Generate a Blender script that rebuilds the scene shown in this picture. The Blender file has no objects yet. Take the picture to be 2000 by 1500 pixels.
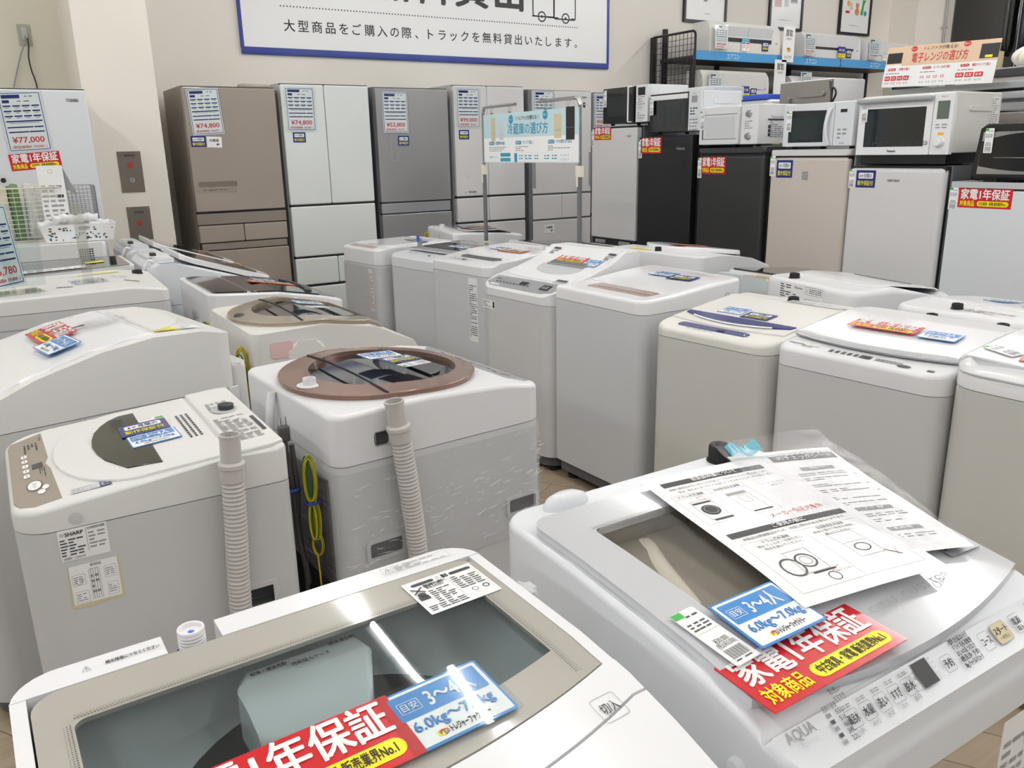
import bpy, bmesh, random
from math import sin, cos, pi, radians, atan2, sqrt, hypot, floor
from mathutils import Vector, Matrix
random.seed(7)
S = bpy.context.scene
C = S.collection
# ------------------------------------------------------------------ camera
EYE = 1.45
pt, rl, hd = radians(15.95), radians(-1.1), radians(58)
F0 = Vector((0, cos(pt), -sin(pt))); R0 = Vector((1, 0, 0)); U0 = Vector((0, sin(pt), cos(pt)))
Rv = cos(rl) * R0 + sin(rl) * U0; Uv = -sin(rl) * R0 + cos(rl) * U0
def grid(a): return Vector((a.x * sin(hd) + a.y * cos(hd), -a.x * cos(hd) + a.y * sin(hd), a.z))
F0, Rv, Uv = grid(F0), grid(Rv), grid(Uv)
cam = bpy.data.cameras.new('camera'); co = bpy.data.objects.new('camera', cam); C.objects.link(co)
cam.sensor_width = 36; cam.lens = 28.8; cam.clip_start = 0.02
co.matrix_world = Matrix(((Rv.x, Uv.x, -F0.x, 0), (Rv.y, Uv.y, -F0.y, 0), (Rv.z, Uv.z, -F0.z, EYE), (0, 0, 0, 1)))
S.camera = co
# ------------------------------------------------------------------ exposure and world
S.view_settings.view_transform = 'Standard'; S.view_settings.look = 'None'
S.view_settings.gamma = 1; S.view_settings.use_curve_mapping = False
S.view_settings.exposure = 0.4
S.cycles.use_denoising = True
S.cycles.max_bounces = 8; S.cycles.diffuse_bounces = 4; S.cycles.glossy_bounces = 4; S.cycles.transparent_max_bounces = 12
S.cycles.sample_clamp_indirect = 6
W = bpy.data.worlds.new('world'); S.world = W; W.use_nodes = True
W.node_tree.nodes['Background'].inputs[0].default_value = (0.92, 0.96, 1.0, 1)
W.node_tree.nodes['Background'].inputs[1].default_value = 0.25
TUBE_POWER = 50.0
# ------------------------------------------------------------------ materials
MT = {}
def lin(c): return tuple(((x / 12.92) if x <= 0.04045 else ((x + 0.055) / 1.055) ** 2.4) for x in [v / 255 for v in c])
def mat(n, c, rough=0.4, metal=0.0, coat=0.0, em=0.0, alpha=1.0, trans=0.0, noise=0.0, nscale=3.0, bump=0.0, bscale=200, spec=0.5):
    m = bpy.data.materials.new(n); m.use_nodes = True; nt = m.node_tree; b = nt.nodes['Principled BSDF']
    L = lin(c) + (1,)
    b.inputs['Base Color'].default_value = L; b.inputs['Roughness'].default_value = rough
    b.inputs['Metallic'].default_value = metal; b.inputs['Coat Weight'].default_value = coat; b.inputs['Coat Roughness'].default_value = 0.08
    b.inputs['Specular IOR Level'].default_value = spec
    b.inputs['Alpha'].default_value = alpha; b.inputs['Transmission Weight'].default_value = trans
    if em: b.inputs['Emission Color'].default_value = L; b.inputs['Emission Strength'].default_value = em
    tc = nt.nodes.new('ShaderNodeTexCoord')
    if noise:
        nz = nt.nodes.new('ShaderNodeTexNoise'); nz.inputs['Scale'].default_value = nscale; nz.inputs['Detail'].default_value = 4
        mx = nt.nodes.new('ShaderNodeMix'); mx.data_type = 'RGBA'
        mx.inputs[6].default_value = tuple(v * (1 - noise) for v in L[:3]) + (1,); mx.inputs[7].default_value = tuple(min(1, v * (1 + noise)) for v in L[:3]) + (1,)
        nt.links.new(tc.outputs['Object'], nz.inputs['Vector']); nt.links.new(nz.outputs['Fac'], mx.inputs[0]); nt.links.new(mx.outputs[2], b.inputs['Base Color'])
    if bump:
        n2 = nt.nodes.new('ShaderNodeTexNoise'); n2.inputs['Scale'].default_value = bscale; bp = nt.nodes.new('ShaderNodeBump'); bp.inputs['Strength'].default_value = bump; bp.inputs['Distance'].default_value = 0.002
        nt.links.new(tc.outputs['Object'], n2.inputs['Vector']); nt.links.new(n2.outputs['Fac'], bp.inputs['Height']); nt.links.new(bp.outputs['Normal'], b.inputs['Normal'])
    MT[n] = m; return m
# plastics
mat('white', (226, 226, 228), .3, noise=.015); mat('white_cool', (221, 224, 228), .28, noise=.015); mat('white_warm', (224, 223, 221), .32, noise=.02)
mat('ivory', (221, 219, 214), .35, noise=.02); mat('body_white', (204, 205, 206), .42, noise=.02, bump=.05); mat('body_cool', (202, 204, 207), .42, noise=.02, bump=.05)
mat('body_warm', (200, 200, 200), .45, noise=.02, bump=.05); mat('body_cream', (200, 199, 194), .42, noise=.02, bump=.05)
mat('glossy_white', (236, 236, 238), .16, coat=.2); mat('glass_white', (226, 230, 228), .08, coat=.8)
mat('silver', (176, 178, 182), .3, metal=.5, noise=.03); mat('silver_dark', (120, 122, 126), .35, metal=.5); mat('chrome', (200, 200, 200), .12, metal=1)
mat('grey', (150, 150, 152), .4); mat('grey_light', (190, 192, 194), .4); mat('grey_dark', (84, 86, 90), .45); mat('charcoal', (48, 49, 52), .5)
mat('black', (18, 18, 20), .35); mat('black_gloss', (12, 12, 14), .07, coat=.5); mat('black_matte', (26, 27, 28), .55, noise=.1, nscale=40); mat('rubber', (22, 22, 24), .7)
mat('dark_glass', (22, 26, 30), .05, coat=.5); mat('screen', (40, 46, 44), .12); mat('lcd', (96, 106, 98), .2)
mat('taupe', (172, 150, 142), .2, coat=.3, noise=.08, nscale=12); mat('copper', (136, 106, 94), .24, metal=.45, coat=.3, noise=.05); mat('champagne', (168, 156, 138), .22, metal=.5, coat=.3, noise=.05)
mat('brown_grey', (118, 106, 96), .35, noise=.05); mat('panel_beige', (148, 138, 126), .3, coat=.2, noise=.04)
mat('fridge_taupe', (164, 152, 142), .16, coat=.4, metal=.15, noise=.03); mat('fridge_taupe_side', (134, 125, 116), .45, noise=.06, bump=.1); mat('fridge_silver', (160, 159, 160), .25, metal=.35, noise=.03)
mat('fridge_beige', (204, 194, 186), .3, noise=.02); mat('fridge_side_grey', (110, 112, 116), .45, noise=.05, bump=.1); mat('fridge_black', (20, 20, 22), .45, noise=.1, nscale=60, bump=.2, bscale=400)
mat('fridge_charcoal', (44, 44, 44), .5, noise=.06, nscale=60, bump=.2, bscale=400); mat('fridge_pearl', (218, 216, 216), .18, coat=.4, noise=.02); mat('gap', (34, 34, 36), .8)
mat('oven_metal', (150, 146, 140), .35, metal=.6, noise=.06); mat('base_grey', (86, 86, 88), .55)
mat('hose', (190, 186, 182), .5); mat('cord', (66, 64, 64), .5); mat('wire_yellow', (196, 178, 40), .45); mat('wire_green', (64, 110, 50), .45); mat('tie_blue', (36, 60, 160), .4)
mat('glass_frame', (176, 172, 164), .08, coat=.7, noise=.02); mat('tub_grey', (205, 211, 214), .3, noise=.03); mat('case_grey', (226, 231, 233), .22, coat=.3)
mat('tub_dark', (54, 55, 57), .5); mat('cream_rim', (246, 238, 222), .4, noise=.04, nscale=20); mat('tub_taupe', (160, 152, 142), .35, noise=.05); mat('silver_frame', (206, 208, 212), .12, coat=.6, metal=.1)
mat('cyan_film', (96, 190, 214), .2, alpha=.7, coat=.6)
mat('blue_shell', (60, 90, 200), .3)
# print colours
mat('paper', (240, 240, 240), .35, coat=.1); mat('p_white', (244, 244, 244), .3); mat('p_red', (196, 26, 34), .25, coat=.4); mat('p_yellow', (252, 232, 30), .3); mat('p_blue', (58, 134, 204), .25, coat=.4)
mat('p_navy', (30, 40, 112), .25, coat=.4); mat('p_black', (28, 28, 30), .4); mat('p_grey', (150, 150, 150), .4); mat('p_lgrey', (206, 208, 210), .4); mat('p_green', (60, 168, 76), .4); mat('p_pred', (206, 50, 56), .4)
mat('p_teal', (56, 150, 184), .3); mat('p_ice', (196, 222, 228), .3); mat('p_beige', (222, 192, 162), .35); mat('p_amber', (244, 176, 56), .35); mat('p_tan', (208, 196, 160), .5); mat('p_pink', (220, 186, 184), .4)
mat('p_banner', (32, 56, 140), .35); mat('p_orange', (226, 140, 96), .4); mat('p_purple', (160, 130, 150), .4); mat('p_dark', (60, 60, 64), .4); mat('p_lemon', (232, 226, 60), .4); mat('shelf_blue', (84, 162, 220), .18, coat=.5)
# room
mat('wall_paint', (236, 230, 222), .75, noise=.02, nscale=1.2, bump=.15, bscale=90); mat('wall_stained', (226, 222, 206), .75, noise=.06, nscale=2.5, bump=.15, bscale=90); mat('pillar_paint', (234, 228, 218), .7, noise=.015, bump=.1, bscale=90)
mat('ceiling_paint', (228, 226, 222), .8); mat('steel_plate', (116, 108, 98), .4, metal=.4, noise=.05); mat('outlet_plate', (176, 176, 160), .4); mat('tube_light', (250, 250, 248), .5, em=TUBE_POWER)
mat('crease_glint', (250, 250, 250), .1, coat=1); mat('bag_white', (236, 236, 236), .25, alpha=.85, coat=.4); mat('lattice', (238, 232, 220), .5); mat('leaf', (96, 130, 84), .5); mat('basket_white', (240, 240, 240), .35); mat('wire_beige', (226, 220, 200), .4); mat('teal_tub', (196, 206, 206), .35)
def floor_mat():
    m = mat('floor_wood', (172, 146, 118), .35, noise=.02); nt = m.node_tree; b = nt.nodes['Principled BSDF']
    tc = nt.nodes.new('ShaderNodeTexCoord'); mp = nt.nodes.new('ShaderNodeMapping'); mp.inputs['Rotation'].default_value[2] = radians(58)
    br = nt.nodes.new('ShaderNodeTexBrick'); br.inputs['Scale'].default_value = 1; br.inputs['Brick Width'].default_value = .9; br.inputs['Row Height'].default_value = .15; br.inputs['Mortar Size'].default_value = .002
    br.inputs['Color1'].default_value = lin((164, 148, 128)) + (1,); br.inputs['Color2'].default_value = lin((176, 160, 140)) + (1,); br.inputs['Mortar'].default_value = lin((120, 98, 78)) + (1,)
    mp2 = nt.nodes.new('ShaderNodeMapping'); mp2.inputs['Scale'].default_value = (2, 30, 1); mp2.inputs['Rotation'].default_value[2] = radians(58)
    nz = nt.nodes.new('ShaderNodeTexNoise'); nz.inputs['Scale'].default_value = 1.5; nz.inputs['Detail'].default_value = 6
    mx = nt.nodes.new('ShaderNodeMix'); mx.data_type = 'RGBA'; mx.blend_type = 'MULTIPLY'; mx.inputs[0].default_value = .45
    rp = nt.nodes.new('ShaderNodeValToRGB'); rp.color_ramp.elements[0].position = .3; rp.color_ramp.elements[0].color = (.6, .55, .5, 1); rp.color_ramp.elements[1].position = .7; rp.color_ramp.elements[1].color = (1, 1, 1, 1)
    nt.links.new(tc.outputs['Object'], mp.inputs[0]); nt.links.new(mp.outputs[0], br.inputs['Vector']); nt.links.new(tc.outputs['Object'], mp2.inputs[0]); nt.links.new(mp2.outputs[0], nz.inputs['Vector'])
    nt.links.new(nz.outputs['Fac'], rp.inputs[0]); nt.links.new(br.outputs['Color'], mx.inputs[6]); nt.links.new(rp.outputs[0], mx.inputs[7]); nt.links.new(mx.outputs[2], b.inputs['Base Color'])
floor_mat()
def clear(n, tint, refl, rough=.03, bump=0., bs=(3, 3, 3), rot=0., ior=1.45, veil=0.):
    """thin clear sheet: light passes tinted, and mirrors more at grazing angles"""
    m = bpy.data.materials.new(n); m.use_nodes = True; nt = m.node_tree; nt.nodes.clear(); N = nt.nodes.new; L = nt.links.new
    out = N('ShaderNodeOutputMaterial'); tr = N('ShaderNodeBsdfTransparent'); gl = N('ShaderNodeBsdfGlossy'); mx = N('ShaderNodeMixShader'); fr = N('ShaderNodeLayerWeight'); pw = N('ShaderNodeMath'); ad = N('ShaderNodeMath'); df = N('ShaderNodeBsdfDiffuse'); m2 = N('ShaderNodeMixShader')
    tr.inputs[0].default_value = lin(tint) + (1,); gl.inputs['Roughness'].default_value = rough; fr.inputs['Blend'].default_value = .5; pw.operation = 'POWER'; pw.inputs[1].default_value = 4; ad.operation = 'ADD'; ad.use_clamp = True; ad.inputs[1].default_value = refl
    df.inputs[0].default_value = (.85, .86, .87, 1); m2.inputs[0].default_value = veil
    L(fr.outputs['Facing'], pw.inputs[0]); L(pw.outputs[0], ad.inputs[0]); L(ad.outputs[0], mx.inputs[0]); L(tr.outputs[0], m2.inputs[1]); L(df.outputs[0], m2.inputs[2]); L(m2.outputs[0], mx.inputs[1]); L(gl.outputs[0], mx.inputs[2]); L(mx.outputs[0], out.inputs[0])
    if bump:
        tc = N('ShaderNodeTexCoord'); mp = N('ShaderNodeMapping'); mp.inputs['Scale'].default_value = bs; mp.inputs['Rotation'].default_value = (radians(rot), radians(rot), 0)
        nz = N('ShaderNodeTexNoise'); nz.inputs['Scale'].default_value = 2.2; nz.inputs['Detail'].default_value = 6; nz.inputs['Distortion'].default_value = .8
        bp = N('ShaderNodeBump'); bp.inputs['Strength'].default_value = 1; bp.inputs['Distance'].default_value = bump
        L(tc.outputs['Object'], mp.inputs[0]); L(mp.outputs[0], nz.inputs['Vector']); L(nz.outputs['Fac'], bp.inputs['Height']); L(bp.outputs['Normal'], gl.inputs['Normal'])
    MT[n] = m
clear('lid_tint', (236, 240, 240), .03, .015); clear('acrylic', (250, 252, 252), .012, .03); clear('film', (250, 250, 252), .05, .08, .01, (8, 8, 8), veil=.03)
clear('stretch_wrap', (252, 253, 254), .06, .05, .05, (2.5, 2.5, 30), 14, veil=.1); clear('lid_clear', (246, 246, 245), .03, .015)
# ------------------------------------------------------------------ geometry helpers
def rrect(w, d, r, cx=0, cy=0, n=5):
    if not isinstance(r, (tuple, list)): r = (r,) * 4      # front-right, back-right, back-left, front-left
    P = []
    for k, (sx, sy, a0) in enumerate(((1, -1, -90), (1, 1, 0), (-1, 1, 90), (-1, -1, 180))):
        q = max(r[k], 1e-4); ox, oy = cx + sx * (w / 2 - q), cy + sy * (d / 2 - q)
        for i in range(n + 1):
            a = radians(a0 + 90 * i / n); P.append((ox + q * cos(a), oy + q * sin(a)))
    return P
def circ(r, cx=0, cy=0, n=32, ry=None, a0=0, a1=360):
    ry = ry or r
    k = n if a1 - a0 >= 360 else n + 1
    return [(cx + r * cos(radians(a0 + (a1 - a0) * i / n)), cy + ry * sin(radians(a0 + (a1 - a0) * i / n))) for i in range(k)]
_gly = {}
def glyph(s, bold):
    k = (s, bold)
    if k not in _gly:
        c = bpy.data.curves.new('t', 'FONT'); c.body = s; c.size = 1; c.resolution_u = 2; c.align_x = 'LEFT'
        o = bpy.data.objects.new('t', c); C.objects.link(o); bpy.context.view_layer.update()
        m = bpy.data.meshes.new_from_object(o.evaluated_get(bpy.context.evaluated_depsgraph_get()))
        V = [(v.co.x, v.co.y) for v in m.vertices]; Fc = [tuple(p.vertices) for p in m.polygons]
        bpy.data.objects.remove(o); bpy.data.curves.remove(c); bpy.data.meshes.remove(m)
        x0 = min(v[0] for v in V); x1 = max(v[0] for v in V); y0 = min(v[1] for v in V); y1 = max(v[1] for v in V)
        _gly[k] = (V, Fc, x0, x1, y0, y1)
    return _gly[k]
class G:
    def __init__(s): s.V = []; s.F = []; s.mi = []; s.mats = []; s.X = Matrix()
    def m(s, n):
        if n not in s.mats: s.mats.append(n)
        return s.mats.index(n)
    def add(s, V, F, mt, flip=False):
        o = len(s.V); s.V += [s.X @ Vector(v) for v in V]; k = s.m(mt)
        for f in F: s.F.append(tuple(o + i for i in (reversed(f) if flip else f))); s.mi.append(k)
    def merge(s, bm, mt):
        bm.verts.index_update(); s.add([v.co[:] for v in bm.verts], [tuple(v.index for v in f.verts) for f in bm.faces], mt); bm.free()
    def slab(s, poly, zt, zb, mt, ys=(), xs=(), bev=0., seg=3, bevb=False, inset=0.):
        bm = bmesh.new(); vs = [bm.verts.new((x, y, 0)) for x, y in poly]; bm.faces.new(vs)
        for y in ys: bmesh.ops.bisect_plane(bm, geom=bm.verts[:] + bm.edges[:] + bm.faces[:], plane_co=(0, y, 0), plane_no=(0, 1, 0))
        for x in xs: bmesh.ops.bisect_plane(bm, geom=bm.verts[:] + bm.edges[:] + bm.faces[:], plane_co=(x, 0, 0), plane_no=(1, 0, 0))
        top = list(bm.faces); rim = [e for e in bm.edges if len(e.link_faces) == 1]
        low = {v: bm.verts.new(v.co) for v in list(bm.verts)}
        bot = [bm.faces.new([low[v] for v in reversed(f.verts)]) for f in top]
        for e in rim:
            lp = e.link_loops[0]; a, b = lp.vert, lp.link_loop_next.vert
            bm.faces.new((b, a, low[a], low[b]))
        cx = sum(p[0] for p in poly) / len(poly); cy = sum(p[1] for p in poly) / len(poly)
        for v, w in low.items():
            x, y = v.co.x, v.co.y
            v.co.z = zt(x, y) if callable(zt) else zt; w.co.z = zb(x, y) if callable(zb) else zb
            if inset: v.co.x += (cx - x) * inset; v.co.y += (cy - y) * inset
        if bev:
            E_ = [e for e in rim]
            if bevb: E_ += [e for f in bot for e in f.edges if any(g not in bot for g in e.link_faces)]
            bmesh.ops.bevel(bm, geom=list(set(E_)), offset=bev, segments=seg, profile=.5, affect='EDGES', clamp_overlap=True)
        s.merge(bm, mt); return s
    def grid(s, x0, x1, ylo, yhi, zt, zb, mt, nx=16, ny=6):
        V = []; Fc = []; q = nx + 1
        for j in range(ny + 1):
            for i in range(q): x = x0 + (x1 - x0) * i / nx; y = ylo(x) + (yhi(x) - ylo(x)) * j / ny; V.append((x, y, zt(x, y)))
        b = len(V); V += [(x, y, zb) for x, y, z in V]
        for j in range(ny):
            for i in range(nx): a = j * q + i; Fc += [(a, a + 1, a + q + 1, a + q), (b + a + q, b + a + q + 1, b + a + 1, b + a)]
        for i in range(nx): a = ny * q + i; Fc += [(i + 1, i, b + i, b + i + 1), (a, a + 1, b + a + 1, b + a)]
        for j in range(ny): a = j * q; c = a + nx; Fc += [(a, a + q, b + a + q, b + a), (c + q, c, b + c, b + c + q)]
        s.add(V, Fc, mt); return s
    def box(s, x0, x1, y0, y1, z0, z1, mt, bev=0., seg=2):
        bm = bmesh.new(); bmesh.ops.create_cube(bm, size=1)
        for v in bm.verts: v.co = Vector(((x0 + x1) / 2 + v.co.x * (x1 - x0), (y0 + y1) / 2 + v.co.y * (y1 - y0), (z0 + z1) / 2 + v.co.z * (z1 - z0)))
        if bev: bmesh.ops.bevel(bm, geom=bm.edges[:], offset=bev, segments=seg, profile=.5, affect='EDGES', clamp_overlap=True)
        s.merge(bm, mt); return s
    def ring(s, o, i, zt, zb, mt):
        n = len(o); f = lambda z, p: z(*p) if callable(z) else z
        V = [(p[0], p[1], f(zt, p)) for p in o] + [(p[0], p[1], f(zt, p)) for p in i] + [(p[0], p[1], f(zb, p)) for p in o] + [(p[0], p[1], f(zb, p)) for p in i]
        Fc = []
        for k in range(n):
            j = (k + 1) % n
            Fc += [(k, j, n + j, n + k), (2 * n + j, 2 * n + k, 3 * n + k, 3 * n + j), (j, k, 2 * n + k, 2 * n + j), (n + k, n + j, 3 * n + j, 3 * n + k)]
        s.add(V, Fc, mt); return s
    def lathe(s, prof, mt, c=(0, 0, 0), n=24, sy=1.):
        V = []; Fc = []
        for r, z in prof: V += [(c[0] + r * cos(2 * pi * k / n), c[1] + sy * r * sin(2 * pi * k / n), c[2] + z) for k in range(n)]
        for i in range(len(prof) - 1):
            for k in range(n): j = (k + 1) % n; Fc.append((i * n + k, i * n + j, (i + 1) * n + j, (i + 1) * n + k))
        if prof[0][0] > 1e-5: Fc.append(tuple(reversed(range(n))))
        if prof[-1][0] > 1e-5: Fc.append(tuple((len(prof) - 1) * n + k for k in range(n)))
        s.add(V, Fc, mt); return s
    def tube(s, P, r, mt, n=8, close=False):
        P = [Vector(p) for p in P]; N = len(P); V = []; Fc = []; up = None
        for i, p in enumerate(P):
            t = (P[(i + 1) % N] - P[i - 1]) if (close or 0 < i < N - 1) else (P[1] - P[0] if i == 0 else P[-1] - P[-2])
            t = t.normalized()
            if up is None: up = t.orthogonal().normalized()
            up = (up - t * up.dot(t)); up = up.normalized() if up.length > 1e-6 else t.orthogonal().normalized(); sd = t.cross(up)
            rr = r[i] if isinstance(r, (list, tuple)) else r
            V += [tuple(p + up * rr * cos(2 * pi * k / n) + sd * rr * sin(2 * pi * k / n)) for k in range(n)]
        for i in range(N if close else N - 1):
            a, b = i * n, ((i + 1) % N) * n
            for k in range(n): j = (k + 1) % n; Fc.append((a + k, b + k, b + j, a + j)[::-1])
        if not close: Fc += [tuple(range(n))[::-1], tuple((N - 1) * n + k for k in range(n))]
        s.add(V, Fc, mt); return s
    # flat print in the plane z of the current transform
    def rect(s, cx, cy, w, h, mt, z=.0004): s.add([(cx - w / 2, cy - h / 2, z), (cx + w / 2, cy - h / 2, z), (cx + w / 2, cy + h / 2, z), (cx - w / 2, cy + h / 2, z)], [(0, 1, 2, 3)], mt); return s
    def poly(s, P, mt, z=.0004): s.add([(x, y, z) for x, y in P], [tuple(range(len(P)))], mt); return s
    def frame(s, cx, cy, w, h, t, mt, z=.0004, r=0.0005):
        o = rrect(w, h, r + t, cx, cy, 3); i = rrect(w - 2 * t, h - 2 * t, r, cx, cy, 3); n = len(o)
        s.add([(x, y, z) for x, y in o + i], [(k, (k + 1) % n, n + (k + 1) % n, n + k) for k in range(n)], mt); return s
    def annul(s, cx, cy, r, t, mt, z=.0004, n=20, sy=1):
        o = circ(r, cx, cy, n, r * sy); i = circ(r - t, cx, cy, n, (r - t) * sy)
        s.add([(x, y, z) for x, y in o + i], [(k, (k + 1) % n, n + (k + 1) % n, n + k) for k in range(n)], mt); return s
    def line(s, a, b, t, mt, z=.0004):
        d = Vector((b[0] - a[0], b[1] - a[1])); d = d.normalized() * t / 2; nx, ny = -d.y, d.x
        s.add([(a[0] - nx, a[1] - ny, z), (b[0] - nx, b[1] - ny, z), (b[0] + nx, b[1] + ny, z), (a[0] + nx, a[1] + ny, z)], [(0, 1, 2, 3)], mt); return s
    def text(s, t, cx, cy, h, mt, w=None, bold=0., z=.0006, rot=0, al='C', slant=0):
        V, Fc, x0, x1, y0, y1 = glyph(t, 0); k = h / .86; kx = k if w is None else w / (x1 - x0)
        ym = .36; ca, sa = cos(radians(rot)), sin(radians(rot)); ox = (x0 + x1) / 2 if al == 'C' else x0
        b = bold * .9   # heavier stroke: the same glyph set a hair apart
        for q, (dx, dy) in enumerate(((0, 0),) if not b else ((-b, -b * .5), (b, b * .5), (-b * .3, b * .7), (b * .3, -b * .7))):
            P = [((x - ox + dx) * kx + slant * y * k, (y - ym + dy) * k) for x, y in V]
            s.add([(cx + x * ca - y * sa, cy + x * sa + y * ca, z + q * .00012) for x, y in P], Fc, mt)
        return s
    def dashes(s, x0, y0, w, h, rows, mt='p_grey', z=.0004, fill=.45, seed=1, cols=6):
        R = random.Random(seed)
        for i in range(rows):
            y = y0 + h / 2 - (i + .5) * h / rows; x = x0 - w / 2
            for c in range(cols):
                q = w / cols * R.uniform(.55, .97); s.rect(x + q / 2, y, q, h / rows * fill, mt, z); x += w / cols
                if R.random() < .12: break
        return s
    def build(s, name, parent=None, loc=None, rot=None, smooth=40, mw=None):
        me = bpy.data.meshes.new(name); me.from_pydata([v[:] for v in s.V], [], s.F)
        for n in s.mats: me.materials.append(MT[n])
        me.polygons.foreach_set('material_index', s.mi); me.validate(); me.update()
        if smooth:
            me.polygons.foreach_set('use_smooth', [True] * len(me.polygons)); me.set_sharp_from_angle(angle=radians(smooth))
        o = bpy.data.objects.new(name, me); C.objects.link(o)
        if parent: o.parent = parent
        if loc: o.location = loc
        if rot is not None: o.rotation_euler = rot if isinstance(rot, (tuple, list)) else (0, 0, rot)
        if mw is not None: o.matrix_world = mw
        if smooth: wn = o.modifiers.new('wn', 'WEIGHTED_NORMAL'); wn.keep_sharp = True
        return o
def T(x, y, z=0): return Matrix.Translation((x, y, z))
def RZ(a): return Matrix.Rotation(radians(a), 4, 'Z')
def RX(a): return Matrix.Rotation(radians(a), 4, 'X')
def RY(a): return Matrix.Rotation(radians(a), 4, 'Y')
FACE = {'F': RX(90), 'R': RZ(90) @ RX(90), 'B': RZ(180) @ RX(90), 'L': RZ(-90) @ RX(90)}
def tag(o, label, cat, group=None, kind=None):
    o['label'] = label; o['category'] = cat
    if group: o['group'] = group
    if kind: o['kind'] = kind
    return o
def struct(o): o['kind'] = 'structure'; return o
def thing(name, label, cat, X, Y, Z=0, rot=0, group=None):
    e = bpy.data.objects.new(name, None); C.objects.link(e); e.empty_display_size = .1
    e.location = (X, Y, Z); e.rotation_euler = (0, 0, radians(rot)); tag(e, label, cat, group)
    e.matrix_basis = T(X, Y, Z) @ RZ(rot); return e
def HM(e): return e.matrix_basis.copy()
# ------------------------------------------------------------------ the room
def room():
    g = G(); g.slab([(-5, -5), (14, -5), (14, 9), (-5, 9)], 0, -.1, 'floor_wood'); struct(g.build('floor', smooth=0))
    g = G(); g.box(-5, 14, -5, 9, 3.4, 3.5, 'ceiling_paint'); struct(g.build('ceiling', smooth=0))
    g = G(); g.box(1.0, 9.52, 6.55, 6.7, 0, 3.4, 'wall_paint'); struct(g.build('wall_back', smooth=0))
    g = G(); g.box(-5, 1.0, 6.5, 6.7, 0, 3.4, 'wall_stained'); struct(g.build('wall_left', smooth=0))
    g = G(); g.box(.612, 1.035, 5.8, 6.5, 0, 3.4, 'pillar_paint'); struct(g.build('trim_1', smooth=0))
    g = G(); g.box(9.52, 10.05, 6.2, 6.7, 0, 3.4, 'pillar_paint'); struct(g.build('trim_2', smooth=0))
    g = G(); g.box(10.05, 14, 6.55, 6.7, 0, 3.4, 'wall_paint'); struct(g.build('wall_right', smooth=0))
room()
def lights():
    k = 0
    for x in (-3.6, -1.0, 1.6, 4.2, 6.8, 9.4):
        for y in (-3.2, -1.85, -.5, .85, 2.2, 3.55, 4.9):
            t = thing('ceiling_light', 'white linear tube light fixed under the ceiling above the shop floor', 'lamp', x, y, 3.4, 0, 'linear tube lights on the ceiling')
            g = G(); g.box(-.05, .05, -.62, .62, -.05, 0, 'white', .006); g.build('housing', t)
            g = G(); g.tube([(0, -.6, -.068), (0, .6, -.068)], .016, 'tube_light', 12); g.build('tube', t)
lights()
# ------------------------------------------------------------------ printed cards (each a thing of its own)
def card(g, name, label, cat, group, mw): 
    o = g.build(name, smooth=0); o.matrix_world = mw; return tag(o, label, cat, group)
def base(w, h, m, r=.002, t=.0012, edge=None):
    g = G(); g.slab(rrect(w, h, r, n=3), 0, -t, edge or m)
    if edge: g.poly(rrect(w * .995, h * .995, r, n=3), m, .0002)
    return g
def logo(g, x, y, s, z=.0007):
    g.poly([(x - s / 2, y), (x, y - s * .12), (x, y - s * .6), (x - s / 2, y - s * .42)], 'p_yellow', z); g.poly([(x, y - s * .12), (x + s / 2, y), (x + s / 2, y - s * .42), (x, y - s * .6)], 'p_purple', z)
    g.poly([(x - s / 2, y), (x, y - s * .12), (x + s / 2, y), (x, y + s * .14)], 'p_red', z); g.text('T', x - s * .24, y - s * .26, s * .34, 'p_black', bold=.03, z=z + .0002); g.text('F', x + s * .24, y - s * .26, s * .34, 'p_yellow', bold=.03, z=z + .0002)
def warranty(mw, host, w=.23, h=.085, full=True):
    g = base(w, h, 'p_red')
    g.text('家電1年保証', 0, h * .2, h * .5, 'p_white', w * .9, .03)
    g.text('対象商品', -w * .32, -h * .27, h * .27, 'p_yellow', w * .28, .03)
    g.poly(rrect(w * .58, h * .27, h * .135, w * .16, -h * .27, 4), 'p_yellow')
    g.text('中古家具・家電 販売業界No.1' if full else '中古家具・家電 販売業界No.1', w * .16, -h * .27, h * .17, 'p_black', w * .5, .02, z=.0008)
    return card(g, 'warranty_card', 'red warranty card ' + host, 'card', 'red one-year warranty cards', mw)
def capacity(mw, host, w=.108, h=.084, who='3〜4人', kg='6.0kg〜7.0kg', laminate=False):
    g = base(w, h, 'p_blue', .003); g.poly(rrect(w * .95, h * .93, .002, 0, 0, 3), 'p_white', .0003)
    g.poly(rrect(w * .88, h * .42, .002, 0, h * .21, 3), 'p_blue', .0005)
    g.frame(-w * .3, h * .2, w * .2, h * .19, .0006, 'p_white', .0008); g.text('目安', -w * .3, h * .2, h * .12, 'p_white', w * .15, .01, z=.0008)
    g.text(who, w * .1, h * .21, h * .3, 'p_white', w * .46, .03, z=.0008)
    g.text(kg, 0, -h * .14, h * .2, 'p_blue', w * .78, .03, z=.0008)
    logo(g, -w * .2, -h * .33, h * .14); g.text('トレジャーファクトリー', w * .07, -h * .36, h * .11, 'p_black', w * .4, .03, z=.0008)
    if laminate: g.slab(rrect(w * 1.08, h * 1.1, .004, 0, 0, 3), .0016, .0013, 'acrylic')
    return card(g, 'capacity_card', 'blue capacity card ' + host, 'card', 'blue household-size cards', mw)
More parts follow.
